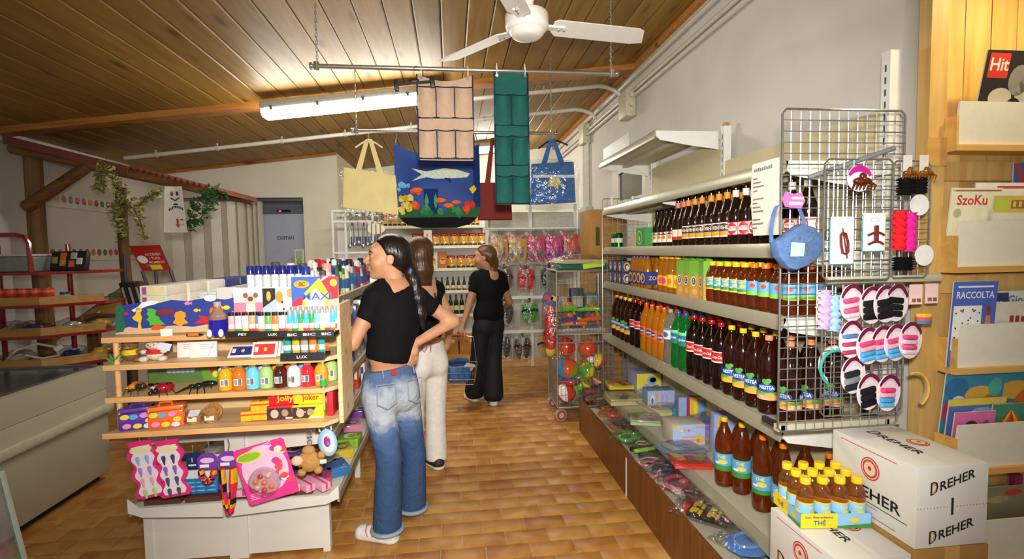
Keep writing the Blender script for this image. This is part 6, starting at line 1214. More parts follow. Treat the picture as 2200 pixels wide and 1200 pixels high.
for y in [2.72+.085*i for i in range(17)]:
    for x in (-.66,-.745,-.83,-.92):
        c,cp = DG[(k*5+int(y*10)) % len(DG)];h = .15+.05*((k*7) % 5)/4
        if x < -.79 and y < 2.8: k += 1;continue
        if k % 3 == 0:
            t = thing('detergent_bottle','detergent bottle on the top island shelf, column %s, row %s from the rack' % (ORD[int((y-2.70)/.085)],ORD[int(round((-.66-x)/.085))]),'bottle',(x,y,1.276),random.uniform(-.3,.3),'cleaning bottles on the island');MB().lathe([(.024,0),(.03,.005),(.031,h*.5),(.026,h*.68),(.012,h*.82),(.011,h*.9)],14,gloss(c),sy=.75).obj('bottle_body',t);MB().lathe([(.015,h*.86),(.015,h*.99),(.009,h*1.03),(.0001,h*1.03)],12,gloss(cp)).obj('cap',t);MB().lathe([(.0317,h*.12),(.0317,h*.45)],14,paper('#e6e2d2' if k % 2 else '#3a5a9a'),sy=.76).obj('label',t)
        else: spray('spray can on the top island shelf, column %s, row %s from the rack' % (ORD[int((y-2.70)/.085)],ORD[int(round((-.66-x)/.085))]),x,y,1.276,c,cp,h,.024,'#d8d2c4' if k % 2 else '#3f6a9f','sprays on the island')
        k += 1
# second shelf and below on the aisle side: hygiene bottles, cartons
for z,lab,n in ((1.05,'second',12),(.815,'third',11),(.60,'fourth',9)):
    for i in range(n):
        y = 2.74+(2.3/n)*i;c,cp = DG[(i*7+int(z*10)) % len(DG)]
        c = ['#e6e6ea','#2f5fa8','#b8367a','#7fa0c8','#d8d8d2','#c9302a','#6a3f9a','#3f8f9f'][(i*3+int(z*20)) % 8];w = .10+.03*(i % 3)/2;hh = min(.17,.12+.05*((i*5) % 4)/3)
        t = thing('carton','%s carton on the %s island shelf facing the aisle' % (ORD[i],lab),'box',(-.685,y,z+.001),0,'cartons on the aisle side');MB().rbox(-.05,.05,-w/2,w/2,0,hh,.004,gloss(c)).obj('carton_body',t)
        mb = MB().push(T(.0506,0,0) @ R(PI/2,'Z') @ FACE);mb.quad((-w*.42,hh*.45,0),(w*.42,hh*.55,0),(w*.42,hh*.85,0),(-w*.42,hh*.75,0),m=paper('#ece8e0' if i % 2 else '#e0b83a'));disc(mb,0,hh*.25,w*.25,hh*.14,Z0(.0004),paper(cp));mb.obj('printed_front',t)
        mb = MB().push(T(0,-w/2-.0006,0) @ FACE);mb.quad((-.04,hh*.4,0),(.04,hh*.4,0),(.04,hh*.8,0),(-.04,hh*.8,0),m=paper('#d8d4cc' if i % 2 else '#30488a'));mb.obj('printed_end',t)
# left side, top: flat dessert boxes and jars
LB = [('#e6dfd0','#b02a34','red'),('#e4dccc','#cf8a5a','fruit'),('#e6e2dc','#c86a80','rose'),('#2a2f7a','#e2dce6','navy'),('#2a2f7a','#e2dce6','navy'),('#c9b23a','#8a7a2a','mustard')]
for i,(c,c2,n) in enumerate(LB):
    for l in range(2):
        if l and i in (5,): continue
        y = 2.74+.20*i;t = thing('flat_box','%s-printed flat food box, %s layer, %s along the island edge' % (n,('lower','upper')[l],ORD[i]),'box',(-1.44+.01*i,y,1.276+.049*l),0,'flat food boxes');MB().rbox(-.06,.06,-.095,.095,0,.048,.001,paper(c)).obj('box',t)
        mb = MB().push(T(-.0606,0,0) @ R(-PI/2,'Z') @ FACE);mb.quad((-.07,.012,0),(.0,.012,0),(.0,.036,0),(-.07,.036,0),m=paper(c2));disc(mb,.045,.024,.025,.014,Z0(.0003),paper('#d87a4a' if i < 3 else '#8f94d0'));mb.obj('printed_side',t)
        mb = MB().push(T(0,-.0956,0) @ FACE);mb.quad((-.05,.006,0),(-.03,.006,0),(-.03,.042,0),(-.05,.042,0),m=paper('#b04a7a'));mb.quad((-.02,.006,0),(.05,.006,0),(.05,.042,0),(-.02,.042,0),m=paper('#e8dca0' if i < 3 else '#e2dce6'));mb.obj('printed_end',t)
for i,px in enumerate((338,354)):
    t = thing('oil_jar','squat glass jar of golden oil with red lid, %s one' % ('left','right')[i],'jar',(-1.62+.075*i,2.98+.02*i,1.28),0,'golden oil jars');t.location = at(px,632,Y=2.95)+Vector((0,0,-.01));MB().lathe([(.018,0),(.026,.006),(.027,.03),(.02,.048),(.013,.056)],14,mat('#b08a1c',rough=.08,trans=.5)).obj('jar_body',t);MB().lathe([(.015,.054),(.015,.068),(.0001,.068)],12,gloss('#8f1a1c')).obj('lid',t)
for i in range(2):
    t = thing('coffee_jar','dark-lidded jar beyond the flat boxes, %s from the camera' % ORD[i],'jar',(-1.33,3.70+.09*i,1.276));MB().lathe([(.03,0),(.036,.006),(.036,.07),(.03,.08)],14,mat('#8f8a2a',rough=.3)).obj('jar_body',t);MB().lathe([(.036,.078),(.036,.098),(.0001,.098)],14,mat('#1f2a1f',rough=.3)).obj('lid',t)
for i,x in enumerate((-1.14,-1.18)):
    t = thing('toothpaste_box','tall blank white carton behind the blue bath bottle, %s one' % ('right','left')[i],'box',(x-.03,2.66,1.276-.0));MB().rbox(-.018,.018,-.02,.02,0,.06,.001,paper('#e2e0dc')).obj('box',t);MB().box(-.0185,.0185,-.0205,.0,.045,.052,paper('#c9ccd4')).obj('grey_band',t)
# ================================================================ back of the shop
BY = 7.75
BS = [1.90,1.595,1.255,.915,.55]
t = thing('shelf_unit','white back-wall shelving full of pasta bags','shelving',(0,BY,0))
MB().box(-1.24,.52,.36,.38,0,2.2,SHELFW).obj('back_panel',t)
for z in BS+[.18]: s_ = MB().box(-1.24,.52,0,.36,z-.025,z,SHELFW).obj('shelf',t);MB().box(-1.24,.52,-.012,0,z-.04,z+.004,mat('#e0d9b8',rough=.4)).obj('price_rail',s_)
for x in (-1.24,-.36,.52): MB().box(x-.02,x+.02,.33,.39,0,2.2,SHELFW).obj('upright',t)
def pasta():
    w,h = .065,.19;Y_ = gloss('#d8a62a')
    def g(sg):
        def f(u,v):
            e = math.sin(PI*min(max(v,.03),.97))**.5*math.sin(PI*min(max(u,.02),.98))**.5
            return ((u-.5)*2*w*(1-.06*math.sin(PI*v)),sg*.03*e,v*h)
        return f
    col = lambda u,v: gloss('#b81f24') if v > .78 else gloss('#1c1c1e') if v < .12+.1*abs(u-.5) else gloss('#cc9a2e')
    mb = MB();mb.sheet(g(-1),10,12,col);mb.sheet(lambda u,v: g(1)(1-u,v),10,12,col);body = mb.mesh('bag')
    mb = MB().push(T(0,-.031,0) @ FACE);disc(mb,.005,.05,.022,.016,Z0(0),gloss('#e8c81f'));disc(mb,-.006,.058,.02,.013,Z0(.0006),gloss('#c8241f'));disc(mb,.006,.052,.010,.006,Z0(.0012),paper('#efe6d0'));disc(mb,0,.162,.04,.008,Z0(-.012),paper('#e6d2c0'))
    return [('bag',body),('printed_emblem',mb.mesh('printed_emblem'))]
KP = pasta()
def pastarow(z,x0,n,lab,dx=.142):
    for i in range(n): inst(KP,'pasta_bag','yellow pasta bag with red top, %s from the cutlery rack, %s' % (ORD[i],lab),'pasta bag',(x0+dx*i,BY+.07,z+.001),random.uniform(-.08,.08),'pasta bags on the back shelves')
pastarow(1.90,-1.14,12,'top shelf',.138);pastarow(1.595,-.52,8,'second shelf');pastarow(1.255,.0,4,'third shelf',.145)
for i,(x,c,n) in enumerate(((-.42,'#c07a2a','orange-brown'),(-.27,'#d8d0c0','white'),(-.13,'#b86a24','amber'))):
    t = thing('flour_box','%s tall packet beside the third-shelf pasta' % n,'packet',(x,BY+.07,1.256));MB().rbox(-.062,.062,-.04,.04,0,.25,.006,paper(c)).obj('packet',t);mb = MB().push(T(0,-.0406,.11) @ FACE);disc(mb,0,0,.045,.05,Z0(0),paper('#d8a85a' if i != 1 else '#d89a3a'));disc(mb,0,.02,.03,.015,Z0(.0006),paper('#7a4a1c'));mb.obj('printed_front',t)
K['sauce'] = [('bottle_body',bodym([(.024,0),(.028,.005),(.028,.1),(.02,.14),(.012,.165),(.012,.2)],mat('#3a3a1c',rough=.08,coat=.3),14)),('cap',capm(.205,.0145,gloss('#2f5a34'))),('label',bandlab(.0286,[(.02,.075,paper('#d8d0b0')),(.02+.0001,.035,LRED)],None,14))]
K['wine'] = [('bottle_body',bodym([(.03,0),(.035,.006),(.035,.17),(.028,.2),(.0135,.225),(.0135,.29)],mat('#0f140c',rough=.06,coat=.4),14)),('foil',capm(.295,.0155,gloss('#181818'))),('label',bandlab(.0356,[(.06,.13,paper('#d2c68a'))],None,14))]
for i in range(8): inst(K['sauce'],'sauce_bottle','%s small sauce bottle from the cutlery rack on the fourth shelf' % ORD[i],'bottle',(-.32+.085*i,BY+.06,.916),0,'sauce bottles on the fourth shelf')
for i in range(7): inst(K['wine'],'wine_bottle','%s dark wine bottle from the cutlery rack on the lowest shelf' % ORD[i],'bottle',(-.28+.085*i,BY+.06,.551),0,'wine bottles on the lowest shelf')
for i in range(3):
    x0 = -.35+.29*i;t = thing('produce_carton','printed tan produce carton on the floor, %s from the cutlery rack' % ORD[i],'box',(x0,BY-.18,.001));MB().rbox(-.135,.135,-.13,.13,0,.26,.004,CARD).obj('carton_body',t);mb = MB().push(T(0,-.131,.13) @ FACE);disc(mb,-.03,.06,.03,.02,Z0(0),paper('#c2402c'));disc(mb,.05,.06,.035,.03,Z0(0),paper('#ded2b8'));mb.obj('printed_front',t)
t = thing('price_sign','small white notice hung from the top back shelf','sign',(-.34,BY-.02,1.72));MB().box(-.06,.06,-.002,.0,-.1,.11,paper('#ece4d0')).obj('sheet',t)
mb = MB().push(T(0,-.003,0) @ FACE);mb.quad((-.02,-.05,0),(.005,-.05,0),(.005,.06,0),(-.02,.06,0),m=paper('#d8a08a'));mb.obj('faint_print',t)
# red goods cabinet on top right
t = thing('red_box','large red carton with white stickers on the sandal rack','box',(.98,6.75,1.80));MB().rbox(-.22,.22,-.12,.12,0,.2,.004,paper('#a01a22')).obj('carton_body',t);MB().box(-.18,-.12,-.1215,-.12,.08,.1,paper('#e0dcd4')).box(-.18,-.11,-.1215,-.12,.04,.065,paper('#e0dcd4')).obj('sticker',t)
t = thing('snack_bag','white and red foil bag beside the red carton','packet',(.66,6.72,1.80));MB().rbox(-.07,.07,-.03,.03,0,.24,.02,gloss('#e6dcd6')).obj('bag',t);mb = MB().push(T(0,-.0306,.12) @ FACE);disc(mb,-.02,.05,.03,.04,Z0(0),paper('#d8402c'));disc(mb,.02,-.04,.03,.05,Z0(.0003),paper('#d8402c'));mb.obj('red_swirl',t)
for i in range(6):
    t = thing('tool_card','small blister card of tools on the sandal rack, %s from the red carton' % ORD[i],'tools',(1.24+.06*i,6.62,1.80));MB().box(-.026,.026,0,.004,0,.1,paper('#cfd6da')).obj('card',t);MB().rbox(-.02,.02,-.02,0,.03,.045,.004,mat('#4a4a4a',rough=.3)).obj('tool',t)
# cutlery rack
CY = 6.35
t = thing('cutlery_rack','white rack of hanging cutlery beside the partition corner','display rack',(-1.30,CY,0))
MB().box(-.10,.36,.2,.22,0,2.0,mat('#cfcdc4',rough=.5,var=.3,scale=150)).obj('perforated_back',t)
for x in (-.11,.04,.36): MB().box(x-.012,x+.012,.0,.03,.0,2.03,SHELFW).obj('post',t)
for z in (2.02,1.89,1.515): MB().box(-.11,.36,-.005,.02,z-.012,z+.012,SHELFW).obj('cross_bar',t)
STEEL = metal('#cfcfc8',.15)
for i in range(8):
    x = -1.21+.052*i;bottom = 1.58+.02*(i % 3);t = thing('ladle','steel kitchen utensil on the cutlery rack, %s from the partition' % ORD[i],'utensil',(x,CY-.02,bottom));MB().tube([(0,0,.03),(0,0,.27)],.007,6,STEEL).obj('handle',t);MB().ell((0,-.01,.015),(.024,.012,.03),STEEL,12,8).obj('bowl',t)
for i in range(6):
    x = -1.19+.07*i;t = thing('knife_card','navy blister card of knives on the cutlery rack, %s from the partition' % ORD[i],'utensil',(x,CY+.05,1.60));MB().box(-.03,.03,0,.004,0,.11,paper('#23306f')).obj('card',t);MB().box(-.006,.006,-.008,0,.02,.24,STEEL).obj('blade',t);MB().box(-.008,.008,-.01,0,.24,.30,mat('#1c1c2c',rough=.4)).obj('handle',t)
for i in range(6):
    x = -1.20+.075*i;t = thing('knife_card','dark-handled utensil at the top of the cutlery rack, %s from the partition' % ORD[i],'utensil',(x,CY+.03,1.90));MB().box(-.02,.02,0,.004,0,.1,paper('#2c2848')).obj('card',t);MB().box(-.006,.006,-.008,0,-.02,.08,mat('#33303c',rough=.4)).obj('handle',t)
t = thing('frying_lid','round cream board hanging on the cutlery rack end','board',(-.90,CY,1.80));MB().push(R(PI/2,'X')).lathe([(.0001,0),(.11,0),(.11,.012),(.0001,.012)],20,mat('#e0d8bc',rough=.5),sy=.6).obj('board',t);MB().box(-.12,.0,.0,.012,.05,.09,mat('#e0d8bc',rough=.5)).obj('hanger',t)
# ---------------------------------------------------------------- sandal racks
SY = 6.45
t = thing('sandal_rack','white bar rack hung with bagged sandals and rubber clogs','display rack',(0,SY,0))
SZ = [1.775,1.345,.905,.465]
for z in SZ: MB().box(.45,1.62,-.01,.02,z-.02,z+.02,SHELFW).obj('bar',t)
for x in (.46,1.02,1.61): MB().box(x-.02,x+.02,.02,.06,0,2.1,SHELFW).obj('post',t)
MB().box(.45,1.62,.06,.07,.1,2.0,mat('#b8b6a8',rough=.6)).obj('back_panel',t);MB().box(.45,1.62,-.12,.3,1.775,1.795,SHELFW).obj('top_tray',t)
def sole(w=.1,L=.26): return [(w/2*math.cos(a)*(1+.12*math.sin(a)),L/2*math.sin(a)) for a in [2*PI*k/18 for k in range(18)]]
def clogs(label,x,z,c,c2):
    t = thing('rubber_clogs',label,'shoes',(x,SY-.08,z),0,'bagged flowered clogs');t.scale = (1.05,1,1.25)
    for s in (-1,1):
        cl = MB().push(T(s*.06,0,-.17) @ FACE).prism(sole(.115,.28),.05,gloss(c)).obj('clog',t);mb = MB().push(T(s*.06,-.0506,-.17) @ FACE)
        for k in range(7): a = k*2.4;disc(mb,.035*math.cos(a)*(k % 3)/2,.11*math.sin(a*1.7),.016,.016,Z0(.0003*k),gloss((c2,'#4a5aa8','#c2384a')[k % 3]))
        mb.obj('flower_print',cl)
    add('film_bag',_bagm,t,(0,-.03,-.17));MB().tube([(0,.0,-.02),(0,-.01,.03),(0,.05,.04)],.004,5,GALV).obj('hook',t)
mb = MB();mb.push(R(PI/2,'X'));
_pm = pillow(.27,.36,.10,10,.25,77);_bagm = _pm.copy();_bagm.transform(R(PI/2,'X'));_bagm.transform(T(0,.05,0))
_bags = pillow(.24,.34,.10,8,.25,78).copy();_bags.transform(R(PI/2,'X'));_bags.transform(T(0,.05,0))
for i,(x,c,c2,lab) in enumerate(((.60,'#b8902c','#8a3a5a','bagged mustard clogs with small flowers, nearest the pasta'),(.83,'#c99f24','#4a6ab8','bagged yellow clogs with blue flowers'),(1.07,'#d0306f','#3a8f5a','bagged pink clogs with flowers, left pair'),(1.30,'#d62a80','#3a4aa8','bagged magenta clogs with flowers, right pair'),(1.52,'#dd5a14','#4a6ab8','bagged orange clogs with blue flowers'))): clogs(lab,x,1.75,c,c2)
def sandals(label,x,z,c,c2,kind=0):
    t = thing('sandals',label,'shoes',(x,SY-.06,z),0,'bagged sandals')
    for s in (-1,1):
        sl = MB().push(T(s*.055,0,-.16) @ R(s*.06,'Y') @ FACE).prism(sole(.095,.27),.03,gloss(c)).obj('sole',t)
        MB().push(T(s*.055,-.032,-.12)).tube([(-.045,.01,-.02),(-.03,-.025,0),(0,-.035,.01),(.03,-.025,0),(.045,.01,-.02)],.014,7,gloss(c2)).obj('strap',sl)
    if kind != 1: add('film_bag',_bags,t,(0,-.02,-.16))
    MB().rbox(-.015,.015,-.01,.01,-.03,.03,.004,mat('#1f1f22',rough=.4)).obj('hanger',t)
sandals('bagged red rubber sandals on the middle bar',.94,1.30,'#c42430','#a81c28');sandals('bagged black sandals on the middle bar',1.24,1.31,'#22242a','#3a3c42');sandals('bagged green and black sandals on the lower bar',.98,.87,'#2f9a3c','#15171a');sandals('bagged yellow and black sandals on the lower bar',1.32,.87,'#1c1d20','#d8b81f');sandals('black dotted sandals on the bottom bar',.88,.42,'#4a3f30','#1a1a1c');sandals('navy cork sandals on the bottom bar',1.18,.44,'#c0955a','#252a48',1)
sandals('dark sandals half hidden behind the woman in black',.66,.87,'#3a3c44','#55586a');sandals('navy sandals behind the woman in black, bottom bar',.62,.44,'#2a3048','#4a4a52');sandals('brown sandals behind the woman in black, middle bar',.66,1.31,'#5a4638','#3a302a')
# ================================================================ wheeled wire cage of beach toys
CX0,CX1,CY0,CY1,CZ0,CZ1 = .90,1.40,4.30,4.74,.13,1.33
t = thing('wire_cage','wheeled wire cage full of beach toys at the end of the drinks','trolley',(0,0,0))
def edge(a,b,r=.007): MB().cyl(a,b,r,n=8,m=GALV).obj('frame_bar',t)
for x in (CX0,CX1):
    for y in (CY0,CY1): edge((x,y,CZ0),(x,y,CZ1))
for z in (CZ0,.70,.78,CZ1):
    edge((CX0,CY0,z),(CX1,CY0,z));edge((CX0,CY1,z),(CX1,CY1,z));edge((CX0,CY0,z),(CX0,CY1,z));edge((CX1,CY0,z),(CX1,CY1,z))
for nm,seg in (('front_mesh',lambda u,z: (CX0+(CX1-CX0)*u,CY0,z)),('side_mesh',lambda u,z: (CX0,CY0+(CY1-CY0)*u,z)),('back_mesh',lambda u,z: (CX0+(CX1-CX0)*u,CY1,z)),('far_side_mesh',lambda u,z: (CX1,CY0+(CY1-CY0)*u,z))):
    mb = MB()
    for k in range(1,14): mb.cyl(seg(k/14,CZ0),seg(k/14,CZ1-.02),.0022,n=5,m=GALV)
    for z in (.24,.36,.48,.6,.86,.98,1.1,1.22): mb.cyl(seg(0,z),seg(1,z),.0022,n=5,m=GALV)
    mb.obj(nm,t)['kind'] = 'stuff'
MB().box(CX0,CX1,CY0,CY1,CZ0-.01,CZ0,GALV).obj('floor_plate',t);MB().box(CX0,CX1,CY0,CY1,.77,.78,SHELFW).obj('middle_shelf',t);MB().box(CX0,CX1,CY0,CY1,CZ1-.01,CZ1,GALV).obj('top_plate',t)
for x in (CX0+.03,CX1-.03):
    for y in (CY0+.03,CY1-.03):
        wl = MB().push(T(x,y,.055) @ R(.35,'Z') @ R(PI/2,'X')).lathe([(.035,-.014),(.054,-.014),(.054,.014),(.035,.014)],22,mat('#9a9a92',rough=.6)).obj('wheel',t);MB().push(T(x,y,.055) @ R(.35,'Z') @ R(PI/2,'X')).lathe([(.026,-.016),(.044,-.016),(.044,.016),(.026,.016)],20,gloss('#c8342c')).obj('red_ring',wl);MB().push(T(x,y,.055) @ R(.35,'Z') @ R(PI/2,'X')).lathe([(.0001,-.018),(.026,-.018),(.026,.018),(.0001,.018)],16,mat('#b9b8ae',rough=.4)).obj('hub',wl)
        MB().box(x-.012,x+.012,y-.02,y+.02,.105,CZ0-.01,CHROME).box(x-.022,x-.018,y-.01,y+.01,.05,.12,CHROME).obj('fork',t)
def ball(label,c,r,cols):
    t = thing('beach_ball',label,'ball',c,0,'beach toys in the cage');n = 6;mb = MB()
    for k in range(n): mb.push(R(2*PI*k/n,'Z')).lathe([(max(r*math.sin(PI*i/8),1e-4),-r*math.cos(PI*i/8)) for i in range(9)],3,gloss(cols[k % len(cols)]),a0=0,a1=2*PI/n).pop()
    mb.obj('panels',t);t.rotation_euler = (.6,.4,random.random()*3)
    t2 = MB().push(T(0,0,r*.99)).cyl((0,0,0),(0,0,.006),.012,n=10,m=gloss('#ece6d8')).obj('valve',t)
for lab,c,r,cols in (('red and orange beach ball at the top of the lower cage',(1.0,4.42,.64),.09,['#c8241f','#e0521c']),('large orange-red beach ball in the lower cage',(1.2,4.42,.62),.085,['#e0541c','#d8401c','#e86a2a']),('blue and green beach ball with an orange panel in the cage',(1.02,4.43,.44),.10,['#2f8fc0','#2f8fc0','#e0541c','#6ab82f']),('red and blue beach ball near the drinks side',(1.3,4.44,.50),.075,['#cf2a2a','#2f5fb0','#e6c83a']),('yellow and green beach ball low in the cage',(1.2,4.43,.42),.075,['#e6c22a','#4fae34']),('red fish-scale beach ball at the cage bottom',(1.0,4.42,.225),.09,['#cf2a2c','#e6e0d8','#cf3a2a']),('purple and pink beach ball at the cage bottom',(1.22,4.42,.21),.075,['#4a2f9a','#c8429a','#4a2f9a']),('green beach ball low in the cage corner',(1.18,4.58,.24),.09,['#3fa53a','#6ac23a'])): ball(lab,c,r,cols)
def bag_toy(label,c,r,col,c2):
    t = thing('inflatable_toy',label,'inflatable',c,random.random()*3,'beach toys in the cage');MB().ell((0,0,0),r,gloss(col),14,9).obj('vinyl',t);MB().push(R(.5,'X')).tube([(r[0]*.9*math.cos(a),r[1]*.9*math.sin(a),r[2]*.3) for a in [2*PI*k/16 for k in range(16)]],.012,6,gloss(c2),closed=True).obj('rim',t)
bag_toy('red folded inflatable with blue rim in the cage',(1.03,4.38,.335),(.09,.05,.035),'#b83a24','#2f4fb0');bag_toy('lime green inflatable bag in the lower cage',(1.17,4.36,.31),(.08,.04,.03),'#5fae2a','#e6c22a');bag_toy('pink flower inflatable in the lower cage',(1.27,4.37,.33),(.06,.04,.04),'#c24a9a','#e6c83a');bag_toy('white flower inflatable in the middle of the cage',(1.22,4.36,.53),(.035,.03,.03),'#e2e2da','#e2e2da')
def watergun(label,x,y,z,c,c2,rz):
    t = thing('water_gun',label,'toy',(x,y,z),rz,'water guns in the upper cage');MB().tube([(-.11,0,0),(-.03,0,.01),(.05,0,.02),(.10,0,.012)],[.012,.02,.026,.018],10,gloss(c)).obj('barrel',t);MB().ell((.03,0,.045),(.035,.022,.026),gloss(c2),12,8).obj('tank',t);MB().tube([(.07,0,.0),(.085,0,-.045)],.014,8,gloss(c)).obj('grip',t);MB().cyl((-.13,0,0),(-.11,0,0),.014,n=10,m=gloss(c2)).obj('nozzle',t)
for i,(x,y,z,c,c2,rz) in enumerate(((1.0,4.38,.98,'#5fbf2a','#e8641c',.3),(1.2,4.37,.97,'#58c02a','#e0441c',-.4),(1.02,4.40,.88,'#5a3f9a','#e0741c',.5),(1.22,4.39,.88,'#e0601c','#cf2a4a',.2),(1.10,4.45,.835,'#e8741c','#b8c82a',-.2),(1.27,4.5,1.0,'#8f8f94','#3fae5a',.9))): watergun('%s toy water gun heaped in the upper cage' % ['lime green and orange','green and red','purple and orange','orange and crimson','orange and yellow-green','grey and green'][i],x,y,z,c,c2,rz)
for i,(x,c) in enumerate(((1.0,'#8a6a3a'),(1.15,'#3a3f4a'),(1.29,'#55585a'))): t = thing('toy_carton',('brown toy carton','dark toy carton','grey toy carton')[i]+' at the back of the upper cage','box',(x,4.62,.782));MB().rbox(-.06,.06,-.05,.05,0,.42-.05*i,.003,paper(c)).obj('carton_body',t);MB().box(-.05,.05,-.052,-.05,.2,.3,paper('#b0a890')).obj('label',t)
t = thing('pool_pack','folded green paddling pool in clear wrap on top of the cage','inflatable',(1.16,4.52,CZ1+.001),.05);MB().rbox(-.24,.24,-.16,.16,0,.05,.02,gloss('#2a5f4a')).rbox(-.2,.22,-.14,.14,.05,.09,.02,gloss('#c9c4a8')).obj('folded_vinyl',t);MB().push(T(.08,-.163,.04) @ R(-.12,'Y') @ FACE).box(-.1,.1,-.02,.025,0,.001,paper('#c8dc2a')).obj('lime_label',t);add('film_bag',pillow(.52,.38,.14,10,.15,55),t)
t = thing('inflatable_bat','long red and yellow inflatable bat in a bag on the cage side','inflatable',(CX0-.05,CY0+.05,.60));MB().tube([(0,0,.02),(.0,0,.12),(.0,0,.3),(.0,0,.42)],[.035,.05,.045,.03],12,gloss('#c8281f')).obj('red_bat',t);MB().ell((0,0,.03),(.045,.04,.055),gloss('#e2c02a'),12,8).obj('yellow_end',t);MB().tube([(.055,.04,.06),(.055,.04,.25),(.055,.04,.40)],[.02,.026,.02],10,gloss('#3f6a9a')).obj('blue_bat',t)
for k in range(5): MB().ell((-.02+.03*(k % 2),-.042,.12+.06*k),(.013,.008,.016),gloss('#e2b02a' if k % 2 else '#4a7aa8'),8,5).obj('spot',t)
MB().push(T(0,-.01,.48) @ R(.35,'Y') @ FACE).box(-.07,.07,-.04,.05,0,.003,paper('#2f4f8f')).box(-.06,.02,-.01,.03,.003,.004,paper('#c8352c')).box(.0,.06,.0,.04,.003,.004,paper('#e2c02a')).obj('header_card',t);add('film_bag',(lambda m_: (m_.transform(R(PI/2,'X')),m_.transform(T(.02,.05,.22)),m_)[2])(pillow(.19,.52,.12,8,.2,60)),t)
t = thing('wire_grid_stand','wire grid at the far end of the drinks shelving','display rack',(0,0,0));wirepanel(t,1.26,1.66,.30,1.93,4.14,9,30,m=GALV)
for x in (1.34,1.52): MB().rbox(x-.008,x+.008,4.125,4.135,1.86,1.95,.003,paper('#e8e8e2')).obj('peg',t)
for k in range(4):
    t = thing('cardboard_box','brown carton in the stack behind the wire grid, %s from the floor' % ORD[k],'box',(1.50,5.0,.001+.475*k),0,'brown cartons by the wall');MB().rbox(-.16,.16,-.18,.18,0,.47,.004,CARD).obj('carton',t);MB().box(-.03,.03,-.181,.181,.465,.4708,mat('#c49a55',rough=.3)).obj('tape',t);MB().box(-.1,-.06,-.1815,-.18,.12,.3,paper('#4a3a24')).obj('printed_mark',t)
# ================================================================ left corner: freezer, red rack, little roof, ivy
FRZ = mat('#b9b29a',rough=.4,var=.05,scale=4,name='freezer_enamel')
t = thing('chest_freezer','cream chest freezer with a bumper rail and glass lid','freezer',(0,0,0));a0,a1,b0,b1,zt = -3.15,-2.365,2.0,3.74,.775
MB().rbox(a0,a1,b0,b1,.05,.62,.012,FRZ).obj('cabinet',t)
mb = MB().use(FRZ);mb.box(a0,a1,b0,b0+.06,.62,zt).box(a0,a1,b1-.06,b1,.62,zt).box(a0,a0+.06,b0+.06,b1-.06,.62,zt).box(a1-.05,a1,b0+.06,b1-.06,.62,zt);mb.obj('top_rim',t)
MB().box(a0+.05,a1-.05,b0+.05,b1-.05,zt,zt+.012,mat('#50554e',rough=.1,trans=.3)).obj('glass_lid',t);MB().box(a0+.03,a1-.03,b1-.08,b1-.04,zt,zt+.02,mat('#6a6f78',rough=.3,metal=.5)).obj('lid_frame',t)
MB().rbox(a1-.005,a1+.03,b0,b1+.02,.46,.515,.012,mat('#c9c2a6',rough=.4)).obj('bumper_rail',t);MB().box(a0+.05,a1-.05,b0+.05,b1-.05,0,.05,mat('#26241f',rough=.7)).obj('plinth',t)
t = thing('glass_counter','glass counter corner at the picture edge below the freezer','display case',(0,0,0));e0 = at(2,1010,Y=1.75);e1 = at(52,1200,Y=1.75)
MB().hexa([(-2.6,1.2,.02),(e1.x,1.2,.02),(e1.x,1.75,.02),(-2.6,1.75,.02),(-2.6,1.2,e1.z),(e1.x,1.2,e1.z),(e1.x,1.75,e1.z),(-2.6,1.75,e1.z)],mat('#b9b4a4',rough=.3)).obj('counter_base',t);MB().hexa([(e1.x-.02,1.2,e1.z),(e1.x-.005,1.2,e1.z),(e1.x-.005,1.75,e1.z),(e1.x-.02,1.75,e1.z),(e0.x-.02,1.2,e0.z),(e0.x,1.2,e0.z),(e0.x,1.75,e0.z),(e0.x-.02,1.75,e0.z)],mat('#c9d8cc',rough=.05,trans=.85)).obj('sloped_glass',t);MB().tube([(e1.x,1.75,e1.z),(e0.x,1.75,e0.z)],.008,6,mat('#a9b8a8',rough=.2)).obj('glass_edge',t)
# red rack
REDM = gloss('#8a1d1c');TRW = wood('#9a6a2c','#b88a44','tray_wood','X',1.0,.5)
t = thing('red_rack','red metal rack with wooden-lipped shelves against the left wall','shelving',(0,0,0))
RZ = [1.425,1.195,.985,.775]
for i,z in enumerate(RZ):
    x1 = -2.66+.03*i;ya = 3.93-.05*i;P = [(-3.56,ya),(x1-.22,ya),(x1+.04,ya+.25),(x1+.04,ya+.5),(-3.56,ya+.5)]
    s_ = MB().push(T(0,0,z-.03)).prism(P,.022,REDM).obj('shelf',t)
    if i: MB().push(T(0,0,z-.008)).prism([(-3.56,ya),(x1-.22,ya),(x1+.04,ya+.25),(x1+.025,ya+.265),(x1-.228,ya+.015),(-3.56,ya+.015)],.055,TRW).obj('wooden_lip',s_)
for x in (-3.5,-3.0): MB().cyl((x,4.40,0),(x,4.40,1.62),.018,n=10,m=REDM).obj('post',t)
MB().tube([(-3.4,3.98,1.68),(-3.05,3.98,1.68),(-2.99,3.98,1.665),(-2.965,3.98,1.62),(-2.96,3.98,1.4)],.016,8,REDM).obj('guard_rail',t)
for i,(x,w) in enumerate(((-3.42,.16),(-3.12,.34))): tt = thing('plastic_crate',('small','wide')[i]+' grey translucent crate on the top red shelf','crate',(x,4.08,RZ[0]-.007));MB().rbox(-w/2,w/2,-.1,.1,0,.11,.012,mat('#8f948c',rough=.25,trans=.3)).obj('crate',tt);MB().rbox(-w/2-.006,w/2+.006,-.105,.105,.11,.125,.005,mat('#b9bab0',rough=.4)).obj('lid',tt)
